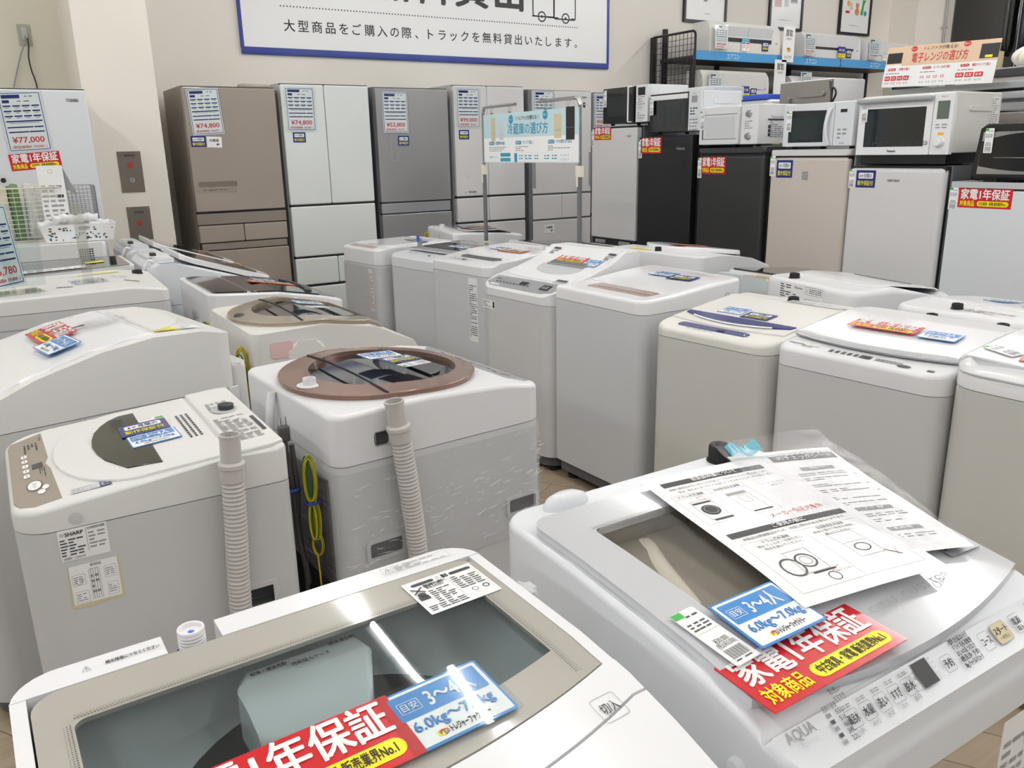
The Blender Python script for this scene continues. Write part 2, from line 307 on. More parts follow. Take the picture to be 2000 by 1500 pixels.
def navy(mw, host, w=.085, h=.07):
    g = base(w, h, 'p_navy', .001); g.poly(rrect(w * .76, h * .34, h * .06, 0, h * .19, 3), 'p_white')
    g.text('6ヶ月間の', 0, h * .19, h * .22, 'p_navy', w * .62, .02, z=.0008); g.text('動作保証付', 0, -h * .24, h * .27, 'p_lemon', w * .8, .02)
    return card(g, 'guarantee_card', 'navy six-month guarantee card ' + host, 'card', 'navy six-month guarantee cards', mw)
def ptag(mw, host, w=.038, h=.1, price='¥30,000'):
    g = base(w, h, 'p_white', .003); g.rect(-w * .3, h * .44, w * .4, h * .1, 'p_green')
    g.dashes(w * .15, h * .38, w * .5, h * .06, 1, 'p_dark', cols=2); g.dashes(0, h * .2, w * .8, h * .16, 3, 'p_dark', cols=3, seed=3); g.line((-w * .45, h * .08), (w * .45, h * .08), .0004, 'p_grey')
    g.text(price, 0, -h * .1, h * .09, 'p_black', w * .55); g.text('(税込¥33,000)', 0, -h * .18, h * .08, 'p_black', w * .75)
    for i in range(18): g.rect(-w * .34 + i * w * .04, -h * .33, w * (.012 if i % 3 else .024), h * .16, 'p_black')
    g.dashes(0, -h * .44, w * .7, h * .04, 1, 'p_dark', cols=2)
    return card(g, 'price_tag', 'white price tag ' + host, 'price tag', 'white price tags', mw)
def sheet(mw, host, price='¥74,800', sub='68,000', w=.2, h=.29, maker='p_navy', border='p_banner'):
    g = base(w, h, 'p_white', .003); g.frame(0, 0, w * .95, h * .96, .0035, border, .0004, .001)
    g.rect(-w * .2, h * .42, w * .42, h * .06, maker); g.dashes(w * .22, h * .42, w * .2, h * .03, 1, 'p_dark', cols=2); g.rect(-w * .33, h * .34, w * .16, h * .05, 'p_navy'); g.dashes(w * .08, h * .34, w * .3, h * .03, 1, 'p_dark', cols=2)
    for r_ in range(3):
        y = h * (.265 - r_ * .085)
        for c_ in range(4): g.rect(-w * .33 + c_ * w * .22, y, w * .18, h * .024, 'p_navy'); g.rect(-w * .33 + c_ * w * .22, y - h * .03, w * .1, h * .012, 'p_grey')
    g.rect(0, h * .01, w * .84, h * .024, 'p_navy'); g.rect(0, h * -.02, w * .7, h * .01, 'p_grey')
    g.rect(-w * .12, -h * .09, w * .6, h * .022, 'p_navy'); g.rect(w * .31, -h * .09, w * .22, h * .022, 'p_navy'); g.rect(-w * .18, -h * .17, w * .46, h * .022, 'p_navy'); g.rect(w * .24, -h * .17, w * .36, h * .022, 'p_navy')
    g.text(price, 0, -h * .3, h * .12, 'p_pred', w * .74, .02); g.text('(税抜価格¥  ' + sub + '  )', 0, -h * .42, h * .05, 'p_pred', w * .8, .01)
    g.slab(rrect(w * 1.08, h * 1.05, .004, 0, 0, 3), .0022, .0018, 'acrylic')
    return card(g, 'price_sheet', 'blue-bordered price sheet ' + host, 'price sheet', 'blue-bordered price sheets', mw)
def room_label(mw, host, t='冷蔵室', w=.1, h=.08):
    g = base(w, h, 'paper', .001); g.text(t, -w * .02, h * .15, h * .24, 'p_black', w * .66, .02); g.poly(circ(h * .1, w * .2, -h * .22, 8), 'p_dark'); g.rect(w * .28, -h * .18, w * .1, h * .1, 'p_dark')
    return card(g, 'compartment_label', 'small white compartment label ' + host, 'label', 'white compartment labels', mw)
# ------------------------------------------------------------------ washing machines
class Wash:
    """front faces local -y; FL = world position of the front left corner; prof = top height along y"""
    def __init__(s, label, FL=None, th=0, w=.52, d=.54, hs=.8, prof=((-.5, .85), (.5, .9)), body='body_white', top='white', r=(.04, .02, .02, .04), ctr=None, hz=None, bev=.012, bz=.075, foot=False, nm='washing_machine', cut=None, split=0):
        c, q = cos(radians(th)), sin(radians(th))
        if FL: x, y = FL[0] + c * w / 2 - q * d / 2, FL[1] + q * w / 2 + c * d / 2
        else: x, y = ctr
        s.w, s.d, s.hs, s.host = w, d, hs, label
        s.e = thing(nm, label, 'washing machine', x, y, 0, th, 'used washing machines on the shop floor'); s.M = HM(s.e)
        s.prof = [(a * d, b) for a, b in prof]
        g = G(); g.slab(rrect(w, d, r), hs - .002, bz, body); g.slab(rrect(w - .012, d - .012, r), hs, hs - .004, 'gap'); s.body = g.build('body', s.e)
        g = G(); g.slab(rrect(w - .03, d - .03, r), bz, bz - .05, 'base_grey', bev=.004, bevb=True)
        g.build('base', s.e)
        for sx in (-1, 1):
            for sy in (-1, 1):
                g = G(); g.lathe([(.022, 0), (.026, .004), (.026, .02), (.016, .022), (.016, bz - .05)], 'rubber', (0, 0, 0), 14); g.build('foot', s.e, (sx * (w / 2 - .06), sy * (d / 2 - .06), 0))
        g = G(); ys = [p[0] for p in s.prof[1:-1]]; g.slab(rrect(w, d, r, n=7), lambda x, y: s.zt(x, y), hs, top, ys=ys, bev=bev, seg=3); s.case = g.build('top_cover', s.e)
    def zt(s, x, y, e=0):
        P = s.prof
        if y <= P[0][0]: return P[0][1] + e
        for a, b in zip(P, P[1:]):
            if y <= b[0]: t = (y - a[0]) / (b[0] - a[0]); return a[1] + (b[1] - a[1]) * t + e
        return P[-1][1] + e
    def at(s, x, y, e=.001, rz=0, loc=False, tilt=None):
        z = s.zt(x, y); k = (s.zt(x, y + .01) - s.zt(x, y - .01)) / .02 if tilt is None else tilt
        m = T(x, y, z + e) @ Matrix.Rotation(atan2(k, 1), 4, 'X') @ RZ(rz)
        return m if loc else s.M @ m
    def side(s, f, a, z, off=.0008, rz=0, loc=False):
        o = {'F': (a, -s.d / 2 - off), 'B': (-a, s.d / 2 + off), 'R': (s.w / 2 + off, a), 'L': (-s.w / 2 - off, -a)}[f]
        m = T(o[0], o[1], z) @ FACE[f] @ RZ(rz)
        return m if loc else s.M @ m
    def plate(s, name, poly, e, t, mt, label=None, ys=(), bev=.004, bot=None, par=None, fn=None):
        yy = list(ys) + [p[0] for p in s.prof]
        lo, hi = min(p[1] for p in poly), max(p[1] for p in poly); yy = sorted({y for y in yy if lo + .004 < y < hi - .004})
        g = G(); g.slab(poly, fn or (lambda x, y: s.zt(x, y) + e), (lambda x, y: (fn(x, y) if fn else s.zt(x, y) + e) - t), mt, ys=yy, bev=bev)
        if name is None: return g
        o = g.build(name, par or s.e)
        if label: o['label'] = label
        return o
    def prints(s, name, fn, x, y, e=.001, rz=0, label=None, mat_=None, par=None):
        g = G(); g.X = mat_ if mat_ is not None else s.at(x, y, e, rz, True); fn(g); o = g.build(name, par or s.e, smooth=0)
        if label: o['label'] = label
        return o
    def cap(s, x, y, r=.022, h=.03, k=.62, mt='rubber', name='inlet_cap'):
        h *= k; g = G(); g.lathe([(r * 1.15, 0), (r * 1.15, .004), (r, .005), (r, h), (r * .9, h + .003), (r * .55, h + .003), (r * .5, h - .004), (0, h - .004)], mt, n=20); return g.build(name, s.e, (x, y, s.zt(x, y) - .002))
def rating(w, h, seed=1, dark='p_dark', rows=14, head=None, bg='paper'):
    def f(g):
        g.slab(rrect(w, h, .002, n=2), 0, -.0006, bg); g.dashes(0, -h * .02, w * .88, h * .84, rows, dark, seed=seed, cols=5)
        g.line((-w * .02, h * .42), (-w * .02, -h * .3), .0006, dark)
        if head: g.rect(0, h * .44, w * .9, h * .09, bg, .0005); g.text(head, 0, h * .44, h * .08, 'p_black', w * .5, .03, z=.0008)
    return f
def hose(parent, P, r=.022, name='drain_hose'):
    """ribbed drain hose hanging down the cabinet; P runs from the cuff down"""
    P = [Vector(p) for p in P]; L = [0]
    for a, b in zip(P, P[1:]): L.append(L[-1] + (b - a).length)
    def at(u):
        for i in range(len(P) - 1):
            if u <= L[i + 1] + 1e-9: return P[i].lerp(P[i + 1], (u - L[i]) / (L[i + 1] - L[i]))
        return P[-1]
    n = int(L[-1] / .003); pts = [at(L[-1] * i / n) for i in range(n + 1)]; rr = []
    for i in range(n + 1): rr.append(r * (1.0 + (.07 if i % 3 == 1 else -.05)))
    g = G(); g.tube(pts, rr, 'hose', 18); o = g.build(name, parent, smooth=60)
    g = G(); d = (P[0] - P[1]).normalized(); q = Matrix.Translation(P[0]) @ d.to_track_quat('Z', 'Y').to_matrix().to_4x4(); g.X = q
    g.lathe([(r * 1.1, -.012), (r * 1.1, .014), (r * 1.22, .016), (r * 1.22, .024), (r * .95, .028), (r * .92, .075), (r * .98, .078), (r * .98, .083), (r * .82, .083), (r * .8, .03), (0, .03)], 'hose', n=20); g.build('cuff', o)
    return o
def curve(*K, n=10):
    """smooth path through the points"""
    K = [Vector(k) for k in K]; out = []
    for i in range(len(K) - 1):
        a, b, c, d = K[max(i - 1, 0)], K[i], K[i + 1], K[min(i + 2, len(K) - 1)]
        for j in range(n):
            t = j / n; out.append(.5 * ((2 * b) + (c - a) * t + (2 * a - 5 * b + 4 * c - d) * t * t + (3 * b - a - 3 * c + d) * t ** 3))
    return out + [K[-1]]
# --- the nearest machine: grey glass lid, open view of the tub
def near_glass():
    w, d = .525, .60; HB = .95
    s = Wash.__new__(Wash); s.w, s.d = w, d
    cx, cy = .212, .57
    s.e = thing('washing_machine', 'white top-loading washer with a grey see-through glass lid, nearest the shop aisle, tub visible', 'washing machine', cx, cy, 0, 1.5, 'used washing machines on the shop floor'); s.M = HM(s.e)
    s.prof = [(-.3, .865), (-.2, .895), (-.1, .925), (-.03, .94), (.05, .947), (.24, .95), (.3, .95)]
    g = G(); g.slab(rrect(w, d, .045), .84, .075, 'body_white'); g.build('body', s.e)
    g = G(); g.slab(rrect(w - .03, d - .03, .04), .075, .02, 'base_grey'); g.build('base', s.e)
    for sx in (-1, 1):
        for sy in (-1, 1): g = G(); g.lathe([(.024, 0), (.024, .02)], 'rubber'); g.build('foot', s.e, (sx * .2, sy * .24, 0))
    arc = lambda y0, bow: [(-w / 2 + .016 + (w - .032) * i / 16, y0 - bow * (1 - ((i - 8) / 8) ** 2)) for i in range(17)]
    # upper frame: a shell round the lid opening
    yb = .262; yf = -.006; bow = .035
    def zz(x, y): return s.zt(x, y)
    g = G()
    O = rrect(w, d, (.05, .05, .05, .05), 0, 0, 8)
    # back strip with a notch for the inlet; front deck; side rails
    nx0, nx1 = -.118, -.062
    for x0, x1 in ((-w / 2, nx0), (nx1, w / 2)):
        P = [(x0, yb), (x1, yb), (x1, .3), (x0, .3)] if abs(x0) < w / 2 - .01 and abs(x1) < w / 2 - .01 else None
        if x0 < -.2: P = [(x0, yb), (x1, yb), (x1, .3)] + [(-w / 2 + .045 - .045 * sin(radians(a)), .3 - .045 + .045 * cos(radians(a))) for a in range(0, 91, 10)]
        else: P = [(x0, yb), (x1, yb)] + [(w / 2 - .045 + .045 * cos(radians(a)), .3 - .045 + .045 * sin(radians(a))) for a in range(0, 91, 10)] + [(x0, .3)]
        g.slab(P, HB, .84, 'glossy_white', bev=.006)
    g.box(nx0 - .002, nx1 + .002, yb, .298, .84, .928, 'glossy_white', .003)
    for sx in (-1, 1):
        a, b = sx * w / 2, sx * (w / 2 - .014); P = [(min(a, b), yf - .002), (max(a, b), yf - .002), (max(a, b), yb + .002), (min(a, b), yb + .002)]
        g.slab(P, lambda x, y: s.zt(x, y) - .001, .84, 'glossy_white', ys=[-.03, .05])
    F_ = arc(yf, bow); P = [(-w / 2, yf)] + F_ + [(w / 2, yf), (w / 2, -.26), (w / 2 - .04, -.3), (-w / 2 + .04, -.3), (-w / 2, -.26)]
    s2 = arc(yf - .047, bow)
    P1 = [(-w / 2, yf)] + F_ + [(w / 2, yf), (w / 2, yf - .045)] + s2[::-1] + [(-w / 2, yf - .045)]
    P2 = [(-w / 2, yf - .048)] + arc(yf - .05, bow) + [(w / 2, yf - .048), (w / 2, -.26), (w / 2 - .04, -.3), (-w / 2 + .04, -.3), (-w / 2, -.26)]
    bw = lambda y0: (lambda x: y0 - bow * (1 - min(1, abs(x) / (w / 2 - .016)) ** 2))
    g.grid(-w / 2, w / 2, bw(yf - .046), bw(yf), s.zt, .84, 'glossy_white', 32, 4)
    g.grid(-w / 2, w / 2, lambda x: -.3 + .02 * max(0, (abs(x) - w / 2 + .04) / .04), bw(yf - .049), s.zt, .84, 'glossy_white', 32, 12); g.build('top_cover', s.e)
    # glass lid: opaque grey border, clear middle
    lo = [(-w / 2 + .016, yf + .002)]
    bx = w / 2 - .016; Oo = []
    N = 12
    def loop(x1, yb_, y0, bow_, rc):
        L = [(-x1 + 2 * x1 * i / 20, y0 - bow_ * (1 - ((i - 10) / 10) ** 2)) for i in range(21)]
        L += [(x1, y0 + (yb_ - rc - y0) * k / 4) for k in (1, 2, 3)]
        L += [(x1 - rc + rc * cos(radians(a)), yb_ - rc + rc * sin(radians(a))) for a in range(0, 91, 15)]
        L += [(-x1 + rc - rc * sin(radians(a)), yb_ - rc + rc * cos(radians(a))) for a in range(0, 91, 15)]
        L += [(-x1, yb_ - rc + (y0 - yb_ + rc) * k / 4) for k in (1, 2, 3)]
        return L
    A = loop(bx, yb - .002, yf + .002, bow, .03); B = loop(bx - .032, yb - .062, yf + .045, bow * .8, .012)
    def zg(x, y): return s.zt(x, y)
    g = G(); g.ring(A, B, lambda x, y: zg(x, y), lambda x, y: zg(x, y) - .005, 'glass_frame'); lid = g.build('lid', s.e)
    g = G(); g.slab(B, lambda x, y: zg(x, y) - .0003, lambda x, y: zg(x, y) - .0045, 'lid_tint', ys=[-.02, .02, .05]); g.build('lid_window', lid)
    g = G()   # dotted margin printed round the window
    for i in range(150):
        for j in range(3):
            x = -bx + .034 + i * (2 * bx - .068) / 149 + (j % 2) * .0016; g.poly(circ(.0009 - j * .0002, x, yb - .059 + j * .0028, 5), 'p_dark', HB + .0004)
            if i < 60: y = -.0 + i * .0033; [g.poly(circ(.0009 - j * .0002, sx * (bx - .029 + j * .0028), y, 5), 'p_dark', s.zt(0, y) + .0004) for sx in (-1, 1)]
    g.build('lid_print', lid, smooth=0)
    # inside
    g = G(); H = circ(.185, .008, .055, 44); I = rrect(w - .05, .31, .05, 0, .105, 10)
    def near(P, n=44):
        c = (.008, .055); out = []
        for k in range(n):
            a = 2 * pi * k / n; best = None
            for i in range(len(P)):
                p, q = P[i], P[(i + 1) % len(P)]; dx, dy = cos(a), sin(a); ex, ey = q[0] - p[0], q[1] - p[1]; den = dx * ey - dy * ex
                if abs(den) < 1e-9: continue
                t = ((p[0] - c[0]) * ey - (p[1] - c[1]) * ex) / den; u = ((p[0] - c[0]) * dy - (p[1] - c[1]) * dx) / den
                if t > 0 and -1e-6 <= u <= 1 + 1e-6 and (best is None or t > best): best = t
            out.append((c[0] + best * cos(a), c[1] + best * sin(a)))
        return out
    I = near(rrect(w - .045, .36, .05, 0, .08, 8)); n = 44
    V = [(x, y, s.zt(x, y) - .012) for x, y in I] + [(x * .97, .05 + (y - .05) * .93, .9 - .03 * max(0, .05 - y) * 4) for x, y in I] + [(x * .55 + i[0] * .45, y * .55 + i[1] * .45, .868) for (x, y), i in zip(H, I)] + [(x, y, .862) for x, y in H]
    Fc = []
    for r_ in range(3):
        for k in range(n): j = (k + 1) % n; Fc.append((r_ * n + k, r_ * n + j, (r_ + 1) * n + j, (r_ + 1) * n + k))
    g.add(V, Fc, 'tub_grey'); g.build('basin', s.e)
    g = G(); g.lathe([(.185, .862), (.182, .80), (.178, .45), (0, .43)], 'tub_dark', (.008, .055, 0), 44); g.build('tub', s.e, smooth=50)
    def zb(x, y): return .918 - .1 * max(0, .19 - y) * 2
    g = G(); P = [(-.066, .13), (-.012, .105), (.05, .125), (.078, .19), (.072, .222), (-.056, .222), (-.068, .2)]
    g.slab(P, lambda x, y: .926 - .35 * max(0, .195 - y), .80, 'case_grey', ys=[.195, .165, .14], bev=.008)
    g.X = T(.006, .207, .9268); g.text('粉末・液体洗剤', -.038, .0, .006, 'p_black', .038, .01); g.text('洗剤投入ケース', .006, -.007, .006, 'p_black', .042, .01); g.text('液体漂白剤', .046, .006, .006, 'p_black', .03, .01); g.X = Matrix()
    g.build('detergent_case', s.e)
    # inlet
    g = G(); g.lathe([(.026, 0), (.026, .004), (.02, .005)], 'rubber', n=24); g.lathe([(.0205, .004), (.0205, .03), (.0215, .031), (.0205, .033), (.0165, .033), (.016, .02)], 'glossy_white', n=28)
    for k in range(5): g.lathe([(.0205, .008 + k * .004), (.0214, .010 + k * .004), (.0205, .012 + k * .004)], 'glossy_white', n=28)
    inl = g.build('water_inlet', s.e, (-.09, .281, .929)); inl.scale = (.68, .68, .95); g = G(); g.lathe([(.0163, .022), (.006, .02), (.005, .028), (0, .029)], 'blue_shell', n=24); g.build('inlet_valve', inl)
    g = G(); g.X = T(-.165, .281, HB + .0006) @ RZ(0); g.text('⚠', -.028, 0, .009, 'p_black', .008); g.text('給水栓側につなぐください', .016, 0, .006, 'p_black', .052, .01); g.build('printed_note', s.e, smooth=0)
    # warning stickers
    g = G(); g.X = T(.183, .284, HB + .0008); g.frame(0, 0, .092, .018, .0004, 'p_grey'); g.text('⚠', -.038, 0, .011, 'p_dark', .011); g.line((-.03, -.009), (-.03, .009), .0003, 'p_grey'); g.dashes(.008, 0, .072, .015, 4, 'p_grey', cols=6); g.build('caution_sticker', s.e, smooth=0)
    def warn(g):
        W_, H_ = .095, .076; g.slab(rrect(W_, H_, .001, n=2), .0006, 0, 'p_white'); g.X = g.X @ T(0, 0, .0006); g.frame(0, .004, W_ * .93, H_ * .84, .0003, 'p_grey')
        g.poly(rrect(.03, .006, .003, -.024, .028, 3), 'p_black'); g.poly(rrect(.03, .006, .003, .028, .028, 3), 'p_black'); g.text('⚠', -.003, .028, .008, 'p_black', .007); g.text('警告', .006, .028, .009, 'p_black', .012, .02, al='L') if False else g.text('警告', .0065, .028, .0075, 'p_black', .0085, .02)
        g.text('運転終動中は機内へ', -.012, .02, .005, 'p_black', .03, .01); g.text('手を入れない', -.014, .0145, .005, 'p_black', .024, .01)
        g.poly(circ(.0055, -.037, .004, 12), 'p_black'); g.line((-.044, .02), (-.03, .008), .002, 'p_black', .0009); g.line((-.03, .02), (-.044, .008), .002, 'p_black', .0009); g.rect(-.037, -.003, .013, .009, 'p_black')
        g.dashes(-.012, -.006, .03, .03, 7, 'p_dark', cols=3); g.line((.006, .022), (.006, -.022), .0003, 'p_dark'); g.dashes(.026, .005, .034, .032, 7, 'p_dark', cols=3, seed=4)
        g.annul(.022, -.019, .004, .0007, 'p_dark'); g.annul(.037, -.019, .0045, .0016, 'p_dark'); g.dashes(-.018, -.028, .05, .012, 3, 'p_dark', cols=4, seed=6)
    s.prints('warning_sticker', warn, .19, .205, .0008, 1)
    g = G(); g.X = s.at(.215, -.055, .0006, 1.5, True); g.frame(0, 0, .03, .03, .0006, 'p_grey', r=.003); g.text('切/入', 0, 0, .012, 'p_dark', .02, .01); g.build('power_button', s.e, smooth=0)
    # hook on the side
    g = G(); g.slab(rrect(.022, .034, .009), .04, 0, 'grey_light', bev=.008); g.build('hose_hook', s.e, (w / 2 + .011, .17, .9))
    warranty(s.at(-.035 - .04, .02 + .0, .0055, 1), 'lying on the grey glass lid of the nearest washer', .225, .083)
    capacity(s.at(.082, .022, .005, 1.5), 'lying on the grey glass lid of the nearest washer', .108, .08, laminate=True)
near_glass()
def cut(o, *boxes, mt=None, extra=None):
    """carve recesses out of a mesh: boxes in the object's own frame, or a ready G"""
    for b in list(boxes) + ([extra] if extra else []):
        if isinstance(b, G): g = b
        else: g = G(); g.box(*b[:6], b[6] if len(b) > 6 else (mt or 'gap'), .006)
        c = g.build('cutter'); c.modifiers.clear(); m = o.modifiers.new('b', 'BOOLEAN'); m.object = c; m.operation = 'DIFFERENCE'; m.solver = 'EXACT'; m.material_mode = 'TRANSFER'
        for md in list(o.modifiers):
            if md.type == 'WEIGHTED_NORMAL': o.modifiers.remove(md)
        pm = o.parent; o.parent = None; mb = o.matrix_basis.copy(); o.matrix_basis = Matrix(); bpy.context.view_layer.update()
        me = bpy.data.meshes.new_from_object(o.evaluated_get(bpy.context.evaluated_depsgraph_get())); me.name = o.name
        o.modifiers.clear(); o.data = me; o.parent = pm; o.matrix_basis = mb; bpy.data.objects.remove(c)
        me.set_sharp_from_angle(angle=radians(40))
    w = o.modifiers.new('wn', 'WEIGHTED_NORMAL'); w.keep_sharp = True
def lidloop(x1, yb, y0, bow, rc, rf=0.):
    L = [(-x1 + 2 * x1 * i / 20, y0 - bow * (1 - ((i - 10) / 10) ** 2)) for i in range(21)]
    L += [(x1, y0 + (yb - rc - y0) * k / 4) for k in (1, 2, 3)]
    L += [(x1 - rc + rc * cos(radians(a)), yb - rc + rc * sin(radians(a))) for a in range(0, 91, 15)]
    L += [(-x1 + rc - rc * sin(radians(a)), yb - rc + rc * cos(radians(a))) for a in range(0, 91, 15)]
    L += [(-x1, yb - rc + (y0 - yb + rc) * k / 4) for k in (1, 2, 3)]
    return L
# --- glass-topped machine with the papers on it
def glass_top():
    s = Wash('white top-loading washer with a silver-framed glass lid, paper sheets lying on it', ctr=(.835, .68), w=.535, d=.56, hs=.78, th=0,
             prof=((-.5, .832), (-.482, .85), (-.447, .868), (-.414, .881), (-.357, .893), (-.268, .903), (-.09, .914), (.18, .925), (.5, .93)), body='white_cool', top='white_cool', r=(.06, .05, .05, .06), bev=.014)
    cut(s.case, (-.195, .19, -.12, .155, .76, 1.0, 'tub_taupe')); cut(s.body, (-.195, .19, -.12, .155, .5, .9, 'tub_taupe'))
    g = G(); g.tube(curve((-.165, -.06, .872), (-.16, -.02, .88), (-.145, .03, .882), (-.128, .075, .882), (-.108, .115, .88), (-.098, .148, .874), n=6), [.022] * 24 + [.023, .024, .025, .026, .026, .024, .018], 'cream_rim', 12); g.build('tub_ring', s.e, smooth=60)
    g = G(); g.lathe([(.14, .87), (.13, .8), (.12, .5), (0, .49)], 'tub_taupe', (-.02, .04, 0), 36); g.build('tub', s.e, smooth=60)
    bx = .253; A = lidloop(bx, .215, -.2, .03, .03); B = lidloop(.19, .145, -.105, .012, .01)
    up = .013; f = lambda x, y: s.zt(x, y) + up
    g = G(); g.ring(A, B, f, lambda x, y: f(x, y) - .012, 'silver_frame'); lid = g.build('lid', s.e)
    lid['label'] = 'silver-white glass lid frame'
    g = G(); g.slab(B, lambda x, y: f(x, y) - .0005, lambda x, y: f(x, y) - .004, 'lid_clear', ys=[-.06, 0, .1]); g.build('lid_window', lid)
    g = G()
    for i in range(120):
        x = -.19 + i * .38 / 119
        for j in range(3): g.poly(circ(.0009 - j * .0002, x, .147 + j * .0024, 5), 'p_dark', f(0, .15) + .0005)
    g.build('dotted_margin', lid, smooth=0); g = G(); g.X = T(.03, -.172, f(0, -.172) + .0012) @ RX(4) @ RZ(0); g.text('CLEAR GLASS TOP', .03, .0, .015, 'p_grey', .16, 0)
    g.build('lid_lettering', lid, smooth=0)
    # control panel print, following the curved front
    def pr(dx, y, fn):
        g.X = s.at(dx, y, .0008, 0, True); fn(g)
    yc = lambda x: -.252 - .016 * (1 - (x / .26) ** 2)
    g = G()
    pr(-.223, -.238, lambda g: (g.text('AQUA', 0, 0, .014, 'p_grey', .042, 0), g.text('AQW-V700E', .004, -.012, .005, 'p_lgrey', .026)))
    g.build('maker_lettering', s.e, smooth=0); g = G()
    pr(-.172, -.246, lambda g: (g.text('洗剤の目安', 0, .017, .006, 'p_dark', .022), *[(g.text(t, .01, .010 - .007 * k, .006, 'p_dark', .011), g.rect(-.006, .010 - .007 * k, .006, .004, 'p_dark' if k % 2 else 'p_grey')) for k, t in enumerate(('55L', '51L', '46L', '38L', '22L'))]))
    pr(-.15, -.232, lambda g: (g.text('お洗い', .0, .012, .007, 'p_dark', .017), g.text('おすすぎ', .0, .003, .007, 'p_dark', .017)))
    for k, t in enumerate(('風呂水', '水量', '洗い', 'すすぎ', '脱水')):
        def one(g, t=t, k=k):
            g.frame(0, 0, .019, .019, .0006, 'p_grey', r=.002); g.text(t, 0, 0, .0095, 'p_black', .016, .01); g.dashes(0, .0135, .014, .005, 2, 'p_grey', cols=2); g.text(('水', '高水位', '水流', '注水', '')[k] or '脱', .001, -.0135, .005, 'p_grey', .012)
        pr(-.151 + k * .0245, -.249, one)
    pr(-.1, -.228, lambda g: (g.line((-.05, 0), (.06, 0), .0005, 'p_grey'), g.text('自動運転', .0, .006, .005, 'p_grey', .018)))
    pr(-.041, -.246, lambda g: g.dashes(0, 0, .01, .028, 4, 'p_lgrey', cols=1))
    pr(-.02, -.246, lambda g: g.rect(0, 0, .027, .028, 'p_black'))
    pr(-.006, -.246, lambda g: g.dashes(0.006, 0, .008, .028, 5, 'p_lgrey', cols=1))
    pr(.022, -.249, lambda g: (g.frame(0, 0, .019, .019, .0006, 'p_grey', r=.002), g.text('予約', 0, 0, .0095, 'p_black', .015, .01)))
    pr(.062, -.246, lambda g: [g.text(t, 0, .014 - k * .0072, .0062, 'p_dark', .036, .005) for k, t in enumerate(('標準 自分流 おいそぎ', 'ドライ 毛布 柔軟剤', 'おしゃれ着 つけおき', '槽洗浄 予約', '8kg チャイルドロック'))])
    pr(.102, -.249, lambda g: (g.frame(0, 0, .02, .022, .0006, 'p_grey', r=.002), g.text('コース', 0, 0, .010, 'p_black', .018, .01)))
    pr(.136, -.249, lambda g: (g.poly(rrect(.03, .024, .005, 0, 0, 3), 'p_tan'), g.frame(0, 0, .031, .025, .0006, 'p_grey', r=.004), g.text('スタート', 0, .003, .009, 'p_black', .026, .01), g.text('一時停止', 0, -.006, .005, 'p_dark', .02)))
    pr(.172, -.249, lambda g: (g.frame(0, 0, .02, .024, .0006, 'p_grey', r=.002), g.text('電源', 0, .003, .0085, 'p_black', .016, .01), g.text('切/入', 0, -.006, .006, 'p_black', .014, .01)))
    pr(.2, -.238, lambda g: g.text('AQW-V700E', .03, 0, .006, 'p_grey', .05))
    g.build('control_print', s.e, smooth=0)
    # eco sticker on the lid corner
    def eco(g):
        g.slab(rrect(.062, .05, .002, n=2), .0006, 0, 'silver'); g.X = g.X @ T(0, 0, .0006)
        for k, c in enumerate(('p_red', 'p_teal', 'p_red', 'p_teal')): g.poly(circ(.003, -.025 + k * .006, .015, 10), c)
        g.annul(.008, .015, .006, .002, 'p_teal'); g.annul(.022, .015, .006, .002, 'p_red'); g.text('節水・節電', -.008, .004, .006, 'p_black', .035, .01); g.dashes(-.004, -.008, .05, .012, 2, 'p_dark', cols=4); g.frame(.012, -.006, .007, .006, .001, 'p_black'); g.frame(.022, -.006, .006, .006, .001, 'p_black')
    s.prints('eco_sticker', eco, .215, -.13, up + .001, -3)
    s.cap(.165, .25, .02, .028, 1)
    g = G(); g.lathe([(.04, 0), (.04, .008), (.034, .018), (.02, .024), (0, .025)], 'white_cool', n=24, sy=.5); g.build('hinge_cover', s.e, (-.16, .252, .925))
    g = G(); g.X = FACE['L']; g.lathe([(.011, 0), (.011, .004), (.009, .008), (0, .009)], 'white_cool', n=20); g.build('screw_cap', s.e, (-.2675, -.2, .83))
    s.prints('energy_label', rating(.12, .3, 5, 'p_grey', 16, bg='paper'), 0, 0, mat_=s.side('F', .17, .62, loc=True))
    # two loose documents
    def bend(w, h, corner, amp, lift, k0, draw, name, label, cat, mt='paper', t=.0004):
        g = G(); nx, ny = 14, 22; draw(g)
        def zf(x, y): return lift + amp * sin((y / h + .5) * pi * 1.5 + k0) * .5 + amp * .4 * sin(x / w * pi + 1)
        V = []; Fc = []
        for j in range(ny + 1):
            for i in range(nx + 1): x = -w / 2 + w * i / nx; y = -h / 2 + h * j / ny; V.append((x, y, 0))
        for j in range(ny):
            for i in range(nx): a = j * (nx + 1) + i; Fc.append((a, a + 1, a + nx + 2, a + nx + 1))
        g.X = Matrix(); F0_, M0_ = g.F, g.mi; g.F, g.mi = [], []
        for f_, m_ in zip(F0_, M0_):
            P = [g.V[i] for i in f_]
            if len(f_) != 4: g.F.append(f_); g.mi.append(m_); continue
            na = max(1, int((P[1] - P[0]).length / .01)); nb = max(1, int((P[2] - P[1]).length / .01)); o_ = len(g.V)
            for b_ in range(nb + 1):
                for a_ in range(na + 1): g.V.append(P[0].lerp(P[1], a_ / na).lerp(P[3].lerp(P[2], a_ / na), b_ / nb))
            for b_ in range(nb):
                for a_ in range(na): q_ = o_ + b_ * (na + 1) + a_; g.F.append((q_, q_ + 1, q_ + na + 2, q_ + na + 1)); g.mi.append(m_)
        g.add(V, Fc, mt); g.V = [Vector((v.x, v.y, v.z + zf(v.x, v.y))) for v in g.V]
        return g
